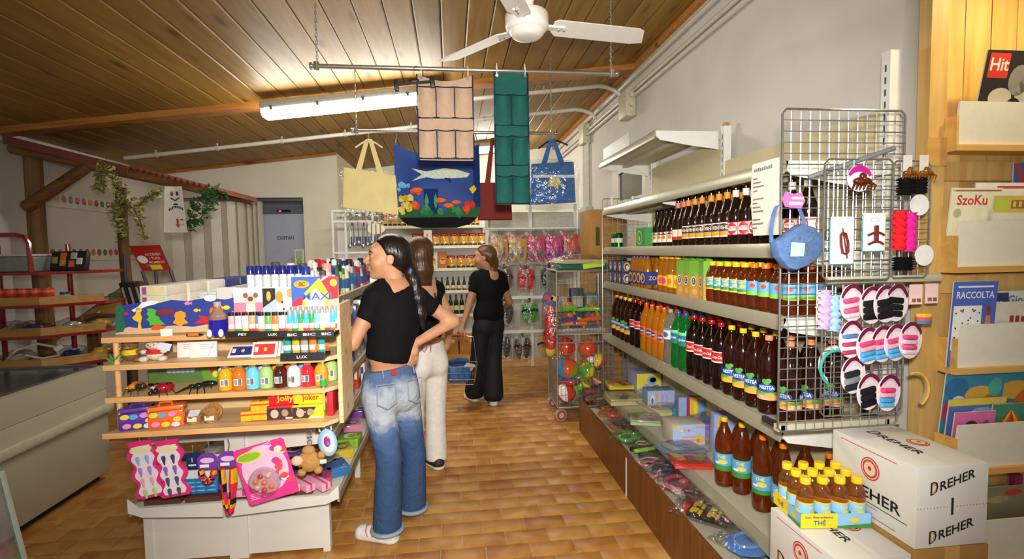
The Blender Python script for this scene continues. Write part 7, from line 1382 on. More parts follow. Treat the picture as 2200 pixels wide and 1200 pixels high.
tt = thing('tool_case','black tray of orange-handled tools on the top red shelf','tool set',(-2.80,4.10,RZ[0]-.007),0,rot=(-.25,0,0));MB().rbox(-.12,.12,-.02,.03,0,.145,.01,mat('#1c1c1e',rough=.4)).obj('case',tt)
for k,(x,z,c) in enumerate(((-.03,.11,'#d8601c'),(.04,.11,'#b0b0a8'),(-.03,.06,'#c08a3a'),(.03,.05,'#d8601c'),(.08,.07,'#c8c8c4'),(-.085,.08,'#8a8a5a'))): MB().rbox(x-.02,x+.02,-.03,-.02,z-.03,z+.02,.004,gloss(c)).obj('tool',tt)
for k in range(8): tt = thing('drinking_glass','orange drinking glass on the second red shelf, %s from the wall' % ORD[k],'glass',(-3.42+.078*k,4.0,RZ[1]-.007),0,'orange glasses');MB().lathe([(.028,0),(.034,.11),(.031,.11),(.026,.006),(.0001,.006)],14,mat('#ee5a34',rough=.15,trans=.4)).obj('glass_wall',tt);MB().lathe([(.0345,.08),(.0345,.1)],14,gloss('#e8744a')).obj('rim_band',tt)
tt = thing('tin','small dark blue tin beside the orange glasses','tin',(-2.78,4.02,RZ[1]-.007));MB().lathe([(.03,0),(.03,.08),(.0001,.08)],14,gloss('#3a4458')).obj('tin_body',tt);MB().lathe([(.0305,.02),(.0305,.06)],14,paper('#b8b8b0')).obj('label',tt)
rr = random.Random(21)
for i,(x,y,z,c,lab) in enumerate(((-3.3,3.98,RZ[2],'#2f4f9a','blue'),(-3.12,4.0,RZ[2],'#c9c4b4','cream'),(-2.98,3.98,RZ[2],'#28489a','royal blue'),(-2.8,4.1,RZ[2],'#b8bcc0','silver'),(-2.68,4.2,RZ[2],'#c9a82a','yellow'),(-2.85,4.15,RZ[3],'#2a4fa0','deep blue'),(-2.66,4.15,RZ[3],'#d0a828','golden'),(-2.55,4.2,RZ[3],'#a8742a','amber'),(-3.1,4.0,RZ[3],'#d8d4c8','off-white'))): tt = thing('hardware_bag','%s bagged hardware on the %s red shelf' % (lab,'third' if z == RZ[2] else 'lowest'),'packet',(x,y,z-.005),rr.random()*2,'bagged hardware on the red rack');MB().ell((0,0,.03),(.07,.05,.03),gloss(c),12,7).obj('contents',tt);MB().rbox(-.02,.02,-.03,.03,.04,.065,.008,gloss('#dcdad2' if i % 2 else c)).obj('fitting',tt);add('film_bag',pillow(.2,.16,.09,8,.25,90+i),tt)
tt = thing('hose','coiled white hose on the lowest red shelf','hose',(-2.98,4.02,RZ[3]));MB().tube([(-.14,-.1,.02),(-.1,-.06,.09),(0,0,.12),(.1,.02,.09),(.13,0,.03),(.05,-.04,.02),(-.05,-.05,.05)],.009,8,mat('#d8d4c4',rough=.4)).obj('tube',tt);MB().cyl((.11,0,.07),(.15,.02,.1),.022,n=12,m=gloss('#e2e0d8')).obj('nozzle',tt)
# timber lean-to roof
DKW = wood('#5a3a1a','#84602e','dark_timber','Z',1.0,.6);DKX = wood('#5a3819','#845a2a','dark_timber_x','X',1.0,.6)
t = thing('timber_canopy','rustic timber post and brace carrying a small corrugated red roof','canopy',(0,0,0))
for x,y in ((-3.44,4.72),(-3.12,5.3)): MB().tube([(x,y,0),(x+.01,y,.9),(x-.005,y,1.7),(x,y,2.42-.25*(y > 5))],.062 if y < 5 else .045,12,DKW).obj('post',t)
MB().tube([(-3.46,4.64,1.93),(-3.15,4.62,2.13),(-2.95,4.62,2.27)],[.05,.048,.045],10,DKX).obj('brace',t)
for y,r in ((4.62,.042),(5.55,.04)): MB().tube([(-3.52,y,2.405),(-2.75,y,2.235),(-2.02,y,2.06)],r,8,DKX).obj('rafter',t)
mb = MB().use(mat('#7a3a30',rough=.6,var=.15,scale=8));N = 64;s2 = lambda k: (-3.52+1.52*k/N,(2.49-.405*k/N)+(.016 if k % 2 else -.016)*(1 if k > N*.6 else .35))
mb.loft([[(s2(k)[0],y,s2(k)[1]+dz) for k in range(N+1)]+[(s2(k)[0],y,s2(k)[1]+dz-.012) for k in range(N,-1,-1)] for y,dz in ((5.65,.0),(4.56,0))]);mb.obj('corrugated_roof',t)
MB().hexa([(-3.52,4.545,2.43),(-2.62,4.545,2.19),(-2.62,4.56,2.19),(-3.52,4.56,2.43),(-3.52,4.545,2.49),(-2.62,4.545,2.25),(-2.62,4.56,2.25),(-3.52,4.56,2.49)],mat('#7a3f34',rough=.6)).obj('fascia',t)
MB().tube([(-3.05,5.25,1.25),(-3.5,4.75,.75)],.03,8,DKW).obj('brace',t)
# leafy garlands
def garland(label,strands,c1,c2,s,seed,dens=90):
    t = thing('ivy_garland',label,'artificial ivy',strands[0][0]);o = Vector(strands[0][0]);rr = random.Random(seed);mb = MB()
    for st in strands:
        P = [Vector(p)-o for p in st];MB().tube(P,.004,5,mat('#5a4a2a',rough=.8)).obj('stem',t)
        for k in range(dens):
            u = rr.random()*(len(P)-1);i = min(int(u),len(P)-2);c = P[i].lerp(P[i+1],u-i)+Vector((rr.gauss(0,s*.9),rr.gauss(0,s*.8),rr.gauss(0,s*.7)));M_ = Matrix.Translation(c) @ Euler((rr.uniform(-1,1),rr.uniform(-1,1),rr.uniform(0,6.3))).to_matrix().to_4x4();q = s*rr.uniform(.7,1.2)
            mb.push(M_);mb.raw([(0,-q,0),(q*.5,-q*.1,q*.12),(q*.3,q*.5,q*.05),(0,q,0),(-q*.3,q*.5,q*.05),(-q*.5,-q*.1,q*.12),(0,0,-q*.06)],[(0,1,6),(1,2,6),(2,3,6),(3,4,6),(4,5,6),(5,0,6)],c2 if rr.random() < .35 else c1);mb.pop()
    mb.obj('leaves',t,smooth=False)['kind'] = 'stuff'
g = lambda px,py: tuple(at(px,py,Y=4.46))
garland('pale variegated ivy trailing from the canopy beam',[[g(212,352),g(218,385),g(212,410)],[g(222,350),g(240,375),g(250,410),g(262,460),g(262,520)],[g(245,380),g(272,430),g(300,470),g(312,515)],[g(250,430),g(245,470),g(268,505)],[g(345,410),g(315,425),g(285,455)]],mat('#7a7a3c',rough=.6,var=.2),mat('#c0b878',rough=.6),.023,3,150)
garland('dark green ivy spray at the low end of the canopy',[[g(480,412),g(445,412),g(420,440),g(405,480)],[g(460,415),g(450,445),g(425,475),g(398,485)]],mat('#2f5a2c',rough=.5,var=.25),mat('#1f4422',rough=.5),.03,5,90)
for k,(z,y0) in enumerate(((2.06,4.9),(1.56,4.9))):
    t = thing('fruit_border',('upper','lower')[k]+' white border strip with painted fruit on the left wall','wall border',(XL+.012,0,z));MB().box(0,.01,y0,6.6,-.08,.05,paper('#d5d2c8')).obj('strip',t)
    for i in range(18): MB().push(T(.0105,y0+.1+.088*i,.0) @ R(PI/2,'Z') @ FACE).prism([(.03*math.cos(a),.034*math.sin(a)) for a in [2*PI*j/14 for j in range(14)]],.002,gloss(('#b02a24','#a8241f','#c07a24','#a02420','#3f6a2c')[i % 5])).obj('painted_fruit',t)
t = thing('hanging_sign','white paper sign with a red arrow hung from the canopy','sign',at(372,400,Y=4.42));MB().sheet(lambda u,v: ((u-.5)*(.13+.05*(1-v)),.01*math.sin(PI*u),-.37+.37*v),6,6,paper('#d8d2c4')).obj('sheet',t)
mb = MB().push(T(.012,-.012,-.06) @ FACE @ R(.06,'Z'));INKD = paper('#3a3632')
for x in (-.02,.02): disc(mb,x,.0,.011,.018,Z0(0),INKD)
disc(mb,-.02,.002,.008,.012,Z0(.0006),paper('#b0483c'));mb.tube([(-.03,-.035,0),(0,-.055,0),(.03,-.035,0)],.006,5,INKD);disc(mb,0,-.085,.018,.008,Z0(0),INKD)
for k in range(9): mb.quad((-.056+.0125*k,-.135+.02*math.sin(PI*k/8),0),(-.047+.0125*k,-.135+.02*math.sin(PI*k/8),0),(-.047+.0125*k,-.117+.02*math.sin(PI*k/8),0),(-.056+.0125*k,-.117+.02*math.sin(PI*k/8),0),m=INKD)
mb.raw([(-.008,-.2,0),(.008,-.2,0),(.008,-.245,0),(.018,-.245,0),(0,-.275,0),(-.018,-.245,0),(-.008,-.245,0)],[(0,6,2,1),(3,5,4)],paper('#b03a30'));mb.obj('printed_sign',t)
# sign stand with red advert, boxes
ST = mat('#3a3d3e',rough=.4);t = thing('advert_stand','dark metal stand with a tilted red advert board','sign stand',(0,0,0));q = lambda px,py,y=4.6: at(px,py,Y=y)
A1,A2,A3,A4 = q(277,528,4.75),q(342,526,4.75),q(366,580),q(306,582)
MB().raw([A4,A3,A2,A1],[(0,1,2,3)],gloss('#a82c24')).raw([A4+Vector((0,.012,0)),A3+Vector((0,.012,0)),A2+Vector((0,.012,0)),A1+Vector((0,.012,0))],[(3,2,1,0)],ST).obj('board',t)
_ux = (A3-A4).normalized();_uy = (A1-A4).normalized();_n = _ux.cross(_uy).normalized();BM = Matrix(((_ux.x,_uy.x,_n.x,A4.x),(_ux.y,_uy.y,_n.y,A4.y),(_ux.z,_uy.z,_n.z,A4.z),(0,0,0,1)))
mb = MB().push(BM @ T(0,0,.003))
for k,s in enumerate(('ACCENDI','I TUOI','MOMENTI')): mb.text(s,.042,paper('#d8b8b0'),lambda a,b: (a+.15,b+.20-.05*k,0),width=.12 if k != 1 else .08)
mb.quad((.08,.01,.001),(.17,.01,.001),(.17,.07,.001),(.08,.07,.001),m=paper('#d8b82a'));disc(mb,.05,.14,.04,.05,Z0(.0008),paper('#d8d4cc'));disc(mb,.08,.06,.03,.02,Z0(.0006),paper('#4a6a8f'));mb.obj('board_print',t)
for a,b in ((q(268,545),q(272,640)),(q(306,582),q(330,650)),(q(366,580),q(392,650)),(q(335,582,4.75),q(338,640,4.75))): MB().cyl(a,b+(b-a)*4.2*(1 if b.z > 1 else 1),.014,n=8,m=ST).obj('leg',t)
for k,c in enumerate(('#1f1c1a','#2a2420','#4a3428')): tt = thing('game_box','dark upright box leaning on the advert stand, %s from the wall' % ORD[k],'box',Vector((q(288+15*k,650,4.5).x,4.505,1.051)),0,'dark boxes by the stand',rot=(0,-.22,0));MB().rbox(-.02,.03,-.06,.06,0,.26,.002,paper(c)).obj('box',tt);MB().box(-.012,.005,-.0612,-.06,.03,.22,paper('#a8a296')).obj('spine_print',tt)
tt = thing('stock_table','low dark table behind the island holding boxes','table',(0,0,0));MB().box(-2.95,-2.45,4.44,4.57,1.02,1.05,DKX).obj('tabletop',tt)
for x,y in ((-2.92,4.47),(-2.48,4.47),(-2.92,4.54),(-2.48,4.54)): MB().box(x-.02,x+.02,y-.02,y+.02,0,1.02,DKW).obj('leg',tt)
tt = thing('planter_box','wooden planter box with a green leaf on the stock table','box',q(255,650,4.55));tt.location.z = 1.051;tt.location.y = 4.505;MB().rbox(-.08,.08,-.06,.06,0,.14,.004,TRW).obj('box',tt);MB().ell((.0,0,.15),(.05,.03,.02),gloss('#4a8a3a'),10,6).obj('leaf',tt)
# fridge in the back room
t = thing('steel_fridge','tall grey refrigerator standing behind the folding door','refrigerator',(-2.15,7.06,0));FG = mat('#b0b7c6',rough=.35,metal=.2,var=.03)
MB().rbox(-.38,.36,0,.7,.05,2.5,.01,FG).obj('cabinet',t);MB().box(-.37,.35,-.02,0,.1,2.02,FG).obj('door',t);MB().box(-.37,.35,-.012,0,2.04,2.48,mat('#5a6068',rough=.4)).obj('top_panel',t);MB().box(-.12,.06,-.016,-.012,2.06,2.095,mat('#1c1c1e',rough=.3)).obj('display',t);MB().box(-.09,-.06,-.018,-.016,2.068,2.086,mat((1,.02,.03),emit=4,var=0)).obj('red_light',t)
mb = MB().push(T(-.02,-.0215,1.72) @ FACE);mb.text('COSTAN',.065,paper('#16181c'),width=.21);mb.obj('lettering',t)
for s in (-.14,.14):
    mb = MB().push(T(s,-.0135,2.28) @ FACE)
    for k in range(6): mb.tube([(0,0,0),(.08*math.cos(k*PI/3),.08*math.sin(k*PI/3),0)],.004,4,paper('#454a52'))
    mb.obj('snowflake_emblem',t)
tt = thing('door_notice','cream notice frame propped at the door edge','sign',(-1.94,6.84,1.30));MB().box(-.06,.05,-.01,.01,0,.27,paper('#d8cf9a')).obj('frame',tt);MB().box(-.045,.035,-.012,-.01,.14,.25,paper('#8fa8a8')).obj('picture',tt)
# ================================================================ things hung from the rods
def organizer(label,x0,x1,zt,zb,y,c,edge,cols,rows,quilt):
    w = x1-x0;h = zt-zb;t = thing('pocket_organizer',label,'organizer',((x0+x1)/2,y,zb));m = quilt;E_ = cloth(edge)
    sag = (lambda x: -.035*math.sin(PI*(x/w+.5))) if cols == 3 else (lambda x: 0)
    MB().sheet(lambda u,v: ((u-.5)*w,.012*math.sin(v*7+u*2),h*v+(sag((u-.5)*w) if v > .99 else 0)),12,14,m).obj('backing',t)
    for i,(p0,p1) in enumerate(rows):
        for j in range(cols):
            xa = -w/2+w*j/cols+.003;xb = -w/2+w*(j+1)/cols-.003;z0 = h*p0;z1 = h*p1
            pk = MB().sheet(lambda u,v: (xa+(xb-xa)*u,-.008-.035*math.sin(PI*u)*(.35+.65*v),z0+(z1-z0)*v-.014*math.sin(PI*u)*(v > .99)),8,6,m).obj('pocket',t)
            MB().tube([(xa+(xb-xa)*u,-.010-.035*math.sin(PI*u),z1-.014*math.sin(PI*u)) for u in [k/8 for k in range(9)]],.0035,6,E_).obj('pocket_trim',pk)
            if j: MB().box(xa-.006,xa+.0,-.014,-.006,z0,z1,E_).obj('divider_trim',pk)
        MB().box(-w/2,w/2,-.014,-.004,z0-.004,z0+.004,E_).obj('row_trim',t)
    for s in (-1,1): MB().box(s*w/2-.004,s*w/2+.004,-.01,.012,0,h-.005,E_).obj('side_trim',t)
    for x in (-w*.42,w*.42): MB().tube([(x,-.006,h-.02),(x,-.02,h+.02),(x,0,h+.05),(x,.016,h+.02),(x,.004,h-.015)],.0022,5,mat('#e0ddd2',rough=.5)).obj('tie',t);
    for x in (-w*.42,w*.42): MB().push(T(x,-.008,h-.022) @ R(PI/2,'X')).lathe([(.004,0),(.009,0),(.009,.003),(.004,.003)],12,CHROME).obj('grommet',t)
    return t
organizer('beige quilted six-pocket organizer hanging from the long rod',-.17,.145,2.525,2.04,2.985,'#cdb08e','#2a2c44',3,((.02,.35),(.49,.85)),mat('#b89a80',rough=.85,var=.06,scale=20,bump=.5,bscale=90))
organizer('green quilted hanging organizer with three rows of pockets',.27,.466,2.545,1.785,2.985,'#0f6a50','#16303a',2,((.01,.22),(.30,.52),(.60,.83)),mat('#06514a',rough=.8,var=.1,scale=20,bump=.5,bscale=90))
BK = mat('#1a1f1a',rough=.4);t = thing('clip_hanger','black plastic trouser hanger with two clips','hanger',at(890,178,Y=2.93));MB().push(R(-.12,'Y')).box(-.1,.1,-.004,.004,-.006,.006,BK).ell((-.0,0,.012),(.03,.005,.014),BK,10,6).obj('bar',t)
for s in (-1,1): MB().push(R(-.12,'Y')).rbox(s*.1-.014,s*.1+.014,-.012,.012,-.035,.025,.004,BK).obj('clip',t)
MB().tube([(0,0,.02),(.0,.0,.08),(.012,.03,.105),(.01,.07,.10)],.002,6,GALV).obj('hook',t)
# plain tote in clear bag
def tote(t,c,w,h,skew=0,hand=.13,hw=.045,tw=.03):
    m = mat(c,rough=.8,var=.05,scale=12);mb = MB()
    def g(sg): return lambda u,v: ((u-.5)*w*(1+.08*(1-v))+skew*(v-.5)*.0,sg*(.025*math.sin(PI*u)*math.sin(PI*(.15+.7*v))+.004),v*h+skew*(u-.5))
    mb.sheet(g(-1),12,10,m);mb.sheet(lambda u,v: g(1)(1-u,v),12,10,m);mb.obj('bag_body',t)
    for s in (-1,1):
        x = s*w*.22;MB().sheet(lambda u,v: (x*(1-u*.82)+(v-.5)*hw*(1-.3*u),-.012*(1-u),h*.95+hand*u+skew*(x/w)*(1-u)),8,2,m).obj('strap',t)
    MB().ell((0,0,h*.95+hand),(.03,.014,.014),m,10,6).obj('strap_fold',t)
def hanger(t,c,z,L,tilt): MB().push(T(0,.004,z) @ R(tilt,'Y')).tube([(-L,0,-.055),(-L*.5,0,-.02),(0,0,.004),(L*.5,0,-.02),(L,0,-.055)],.007,6,gloss(c)).obj('hanger',t);MB().tube([(0,.004,z),(0,.004,z+.05),(.01,.02,z+.075),(0,.035,z+.07)],.002,6,GALV).obj('hanger_hook',t)
t = thing('tote_bag','plain cream canvas tote in clear wrap on the thinner rod','bag',(-.60,4.0,1.83));tote(t,'#e8d692',.38,.30,-.06,.245);hanger(t,'#e8e0c0',.535,.1,0);add('film_bag',(lambda m_: (m_.transform(R(PI/2,'X')),m_.transform(T(0,.115,.11)),m_)[2])(pillow(.47,.40,.10,10,.05,70)),t)
t = thing('tote_bag','blue beach bag with yellow rope in clear wrap beside the green organizer','bag',(.815,4.0,1.88));tote(t,'#1f5f9f',.34,.32,.02,.19);hanger(t,'#1a1f1c',.50,.12,-.12);add('film_bag',(lambda m_: (m_.transform(R(PI/2,'X')),m_.transform(T(0,.06,.15)),m_)[2])(pillow(.43,.40,.12,10,.3,71)),t)
MB().box(-.165,.165,-.036,-.03,.2,.222,cloth('#cfd4da')).obj('white_stripe',t);rr = random.Random(2)
rp = MB();P = [(.06*math.cos(k*.9)*rr.uniform(.3,1)+.0,-.042-.004*rr.random(),.16+.06*math.sin(k*1.7)*rr.uniform(.3,1)) for k in range(46)];rp.tube(P,.005,6,mat('#cfc08a',rough=.7));rp.obj('rope_coil',t)
t = thing('tote_bag','dark red cloth bag hanging behind the green organizer','bag',(.36,4.12,1.76));tote(t,'#7a2620',.26,.30,0,.36);MB().box(-.13,.13,-.03,.03,0,.01,cloth('#6a2018')).obj('base',t)
# printed reef beach bag
t = thing('reef_bag','large beach bag printed with a dolphin and coral reef','bag',(-.09,4.05,1.70));RW,RH = .66,.60
BG = mat('#183f8c',rough=.6,var=.25,scale=6);BLK = cloth('#121318')
def rs(u,v): # v 0 bottom..1
    e = math.sqrt(max(0,1-(max(0,.28-v)/.28)**2));x = (u-.5)*RW*(.42+.58*e);top = (.10*(abs(u-.5)*2)**2.2-.04)*max(0,(v-.6)/.4);return (x,-.05*math.sin(PI*u)*math.sin(PI*min(1,v*1.1)),v*RH+top)
MB().sheet(rs,24,22,lambda u,v: BLK if v < .15 else (cloth('#2a5f3a') if v < .23+.05*math.sin(u*9) else (cloth('#16306a') if (u > .9 or (v < .5 and .34 < u < .5)) else BG))).sheet(lambda u,v: (rs(1-u,v)[0],.03,rs(1-u,v)[2]),10,10,BLK).obj('printed_cloth',t)
def onbag(x,z): v = z/RH;u = min(1,max(0,x/RW+.5));return -.05*math.sin(PI*u)*math.sin(PI*min(1,v*1.1))-.006
def shp(name,pts,c,dy=0): MB().raw([(x,onbag(x,z)-.004-dy,z) for x,z in pts]+[(sum(p[0] for p in pts)/len(pts),onbag(sum(p[0] for p in pts)/len(pts),sum(p[1] for p in pts)/len(pts))-.008-dy,sum(p[1] for p in pts)/len(pts))],[(i,(i+1) % len(pts),len(pts)) for i in range(len(pts))],cloth(c)).obj(name,t)
shp('dolphin',[(-.2,.46),(-.1,.43),(.05,.46),(.15,.45),(.25,.42),(.23,.39),(.1,.38),(-.02,.375),(-.09,.39),(-.2,.36),(-.12,.41)],'#cfdcc8');shp('dolphin_fin',[(.05,.385),(.1,.38),(.1,.34)],'#22304f',.002)
rr = random.Random(8)
def coral(n,cx,cz,sx,sz,cs):
    for k in range(n): x,z,r = cx+rr.uniform(-sx,sx),cz+rr.uniform(-sz,sz),rr.uniform(.018,.035);shp('coral',[(x+r*math.cos(a)*rr.uniform(.6,1.1),z+r*math.sin(a)*rr.uniform(.6,1.1)) for a in [2*PI*j/8 for j in range(8)]],rr.choice(cs),.001*k/2)
coral(12,-.26,.17,.05,.07,['#d8b83a','#c9a82a','#e0c860']);coral(7,-.17,.22,.03,.07,['#e0501c','#e8642a']);coral(4,-.26,.33,.04,.03,['#c9506a','#6ab0d8']);coral(7,.22,.15,.05,.04,['#c8382c','#e0502a']);coral(16,.0,.125,.2,.02,['#2f7a44','#3a8a4f','#256a3a'])
for x,z,s in ((.02,.21,.045),(.08,.17,.045),(.14,.195,.04),(-.16,.29,.05)): shp('orange_fish',[(x-s,z),(x-s*.3,z+s*.4),(x+s*.5,z+s*.3),(x+s,z),(x+s*.5,z-s*.3),(x-s*.3,z-s*.4)],'#ee6a1f',.012)
shp('yellow_fish',[(.24,.3),(.28,.33),(.30,.30),(.27,.26)],'#d8c02a',.01)
for x in (-.09,-.02): shp('seaweed',[(x,.14),(x+.02,.2),(x+.0,.27),(x-.015,.2)],'#3f9a6a',.006)
for s in (-1,1): MB().tube([(s*.32,-.0,.64),(s*.31,0,.69),(s*.30,-.03,.73)],.004,5,GALV).obj('hook',t)
# ================================================================ people: smooth blended bodies meshed from distance fields
class Field:
    def __init__(s,lo,hi,res):
        s.lo = np.array(lo,'f4');s.res = res;s.n = [int(math.ceil((b-a)/res))+1 for a,b in zip(lo,hi)]
        ax = [s.lo[i]+res*np.arange(s.n[i],dtype='f4') for i in range(3)];s.g = np.meshgrid(*ax,indexing='ij',sparse=True);s.d = np.full(s.n,9.0,'f4')
    def mix(s,d,k):
        if k <= 0: s.d = np.minimum(s.d,d);return s
        h = np.clip(.5+.5*(s.d-d)/k,0,1);s.d = s.d*(1-h)+d*h-k*h*(1-h);return s
    def cone(s,a,b,ra,rb,k=.02):
        a = Vector(a);v = Vector(b)-a;L = max(v.length_squared,1e-9);x,y,z = (s.g[i]-a[i] for i in range(3))
        t = np.clip((x*v.x+y*v.y+z*v.z)/L,0,1);return s.mix(np.sqrt((x-t*v.x)**2+(y-t*v.y)**2+(z-t*v.z)**2)-(ra+(rb-ra)*t),k)
    def _e(s,c,r,A):
        c = Vector(c);q = [s.g[i]-c[i] for i in range(3)];p = [(q[0]*A[i][0]+q[1]*A[i][1]+q[2]*A[i][2]) for i in range(3)] if A else q
        k0 = np.sqrt(sum((p[i]/r[i])**2 for i in range(3)));k1 = np.sqrt(sum((p[i]/r[i]**2)**2 for i in range(3)))+1e-6;return k0*(k0-1)/k1
    def ell(s,c,r,A=None,k=.02): return s.mix(s._e(c,r,A),k)
    def cut(s,c,r,A=None,k=.01): d = -s._e(c,r,A);h = np.clip(.5-.5*(s.d-d)/k,0,1);s.d = s.d*(1-h)+d*h+k*h*(1-h);return s
    def clip(s,p,n):
        p = Vector(p);n = Vector(n).normalized();s.d = np.maximum(s.d,(s.g[0]-p.x)*n.x+(s.g[1]-p.y)*n.y+(s.g[2]-p.z)*n.z);return s
    def mesh(s,origin=(0,0,0)):
        d = s.d;d[0] = d[-1] = 1;d[:,0] = d[:,-1] = 1;d[:,:,0] = d[:,:,-1] = 1;ins = d < 0;nx,ny,nz = [k-1 for k in s.n]
        acc = np.zeros((nx,ny,nz,3),'f4');cnt = np.zeros((nx,ny,nz),'f4');C = [(i,j,k) for i in (0,1) for j in (0,1) for k in (0,1)];sl = lambda c: d[c[0]:c[0]+nx,c[1]:c[1]+ny,c[2]:c[2]+nz]
        for a in C:
            for ax in range(3):
                if a[ax]: continue
                b = list(a);b[ax] = 1;da,db = sl(a),sl(b);m = (da < 0) != (db < 0);t = np.where(m,da/(da-db+1e-12),0);cnt += m
                for q in range(3): acc[...,q] += m*(a[q]+(t if q == ax else 0))
        act = cnt > 0;idx = np.full((nx,ny,nz),-1,'i8');idx[act] = np.arange(act.sum());ii = np.argwhere(act)
        V = (ii+acc[act]/cnt[act][:,None])*s.res+s.lo-np.array(origin,'f4');F = []
        for ax in range(3):
            u,v = [(1,2),(2,0),(0,1)][ax];sa = [slice(None)]*3;sb = [slice(None)]*3;sa[ax] = slice(0,-1);sb[ax] = slice(1,None);A,B = ins[tuple(sa)],ins[tuple(sb)];e = np.argwhere(A != B)
            e = e[(e[:,u] > 0) & (e[:,v] > 0) & (e[:,u] < s.n[u]-1) & (e[:,v] < s.n[v]-1)];q = []
            for du,dv in ((0,0),(1,0),(1,1),(0,1)): c = e.copy();c[:,u] -= 1-du;c[:,v] -= 1-dv;q.append(idx[c[:,0],c[:,1],c[:,2]])
            q = np.stack(q,1);fl_ = B[tuple(e.T)] if len(e) else np.zeros(0,bool);q[fl_] = q[fl_][:,::-1];F.append(q)
        return V,np.concatenate(F)
def fobj(name,parent,parts,m,smooth=2):
    Vs,Fs,b = [],[],0
    for V,F in parts: Vs.append(V);Fs.append(F+b);b += len(V)
    V = np.concatenate(Vs);F = np.concatenate(Fs)
    for _ in range(smooth):
        a = np.zeros_like(V);c = np.zeros(len(V))
        for i in range(4): np.add.at(a,F[:,i],V[F[:,(i+1) % 4]]);np.add.at(a,F[:,i],V[F[:,i-1]]);np.add.at(c,F[:,i],2)
        V = V*.5+.5*a/np.maximum(c,1)[:,None]
    me = bpy.data.meshes.new(name);me.from_pydata(V.tolist(),[],F.tolist());me.materials.append(m);me.shade_smooth();return add(name,me,parent)
def bb(pts,pad): return [min(p[i] for p in pts)-pad for i in range(3)],[max(p[i] for p in pts)+pad for i in range(3)]
def basis(f,up=(0,0,1)): f = Vector(f).normalized();l = Vector(up).cross(f).normalized();u = f.cross(l);return f,l,u
def hand(F,w,tip,nrm,curl=.3,thumb=1,s=1.0):
    """palm and five fingers from wrist w towards tip; nrm is the back of the hand"""
    d = (Vector(tip)-Vector(w)).normalized();n = Vector(nrm);n = (n-d*n.dot(d)).normalized();sd = d.cross(n)*thumb;w = Vector(w)
    pal = w+d*.045*s;F.cone(w,pal,.021*s,.024*s,.01)
    for k,(o,L) in enumerate(((.027,.068),(.009,.078),(-.009,.072),(-.026,.056))):
        a = w+d*.055*s+sd*o*s*.8;F.cone(w+d*.02*s+sd*o*.5*s,a,.014*s,.0115*s,.008);b = a+(d-n*curl*.6).normalized()*L*.5*s+sd*o*.12*s;c = b+(d-n*curl*2.0).normalized()*L*.5*s;F.cone(a,b,.0098*s,.009*s,.003);F.cone(b,c,.009*s,.0072*s,.002)
    a = w+d*.02*s+sd*.022*s;b = a+(d*.7+sd*.7-n*.2).normalized()*.036*s;c = b+(d*.95+sd*.2-n*.3).normalized()*.03*s;F.cone(a,b,.014*s,.0105*s,.006);F.cone(b,c,.0102*s,.008*s,.002)
def rot(f,l,u): return [tuple(f),tuple(l),tuple(u)]
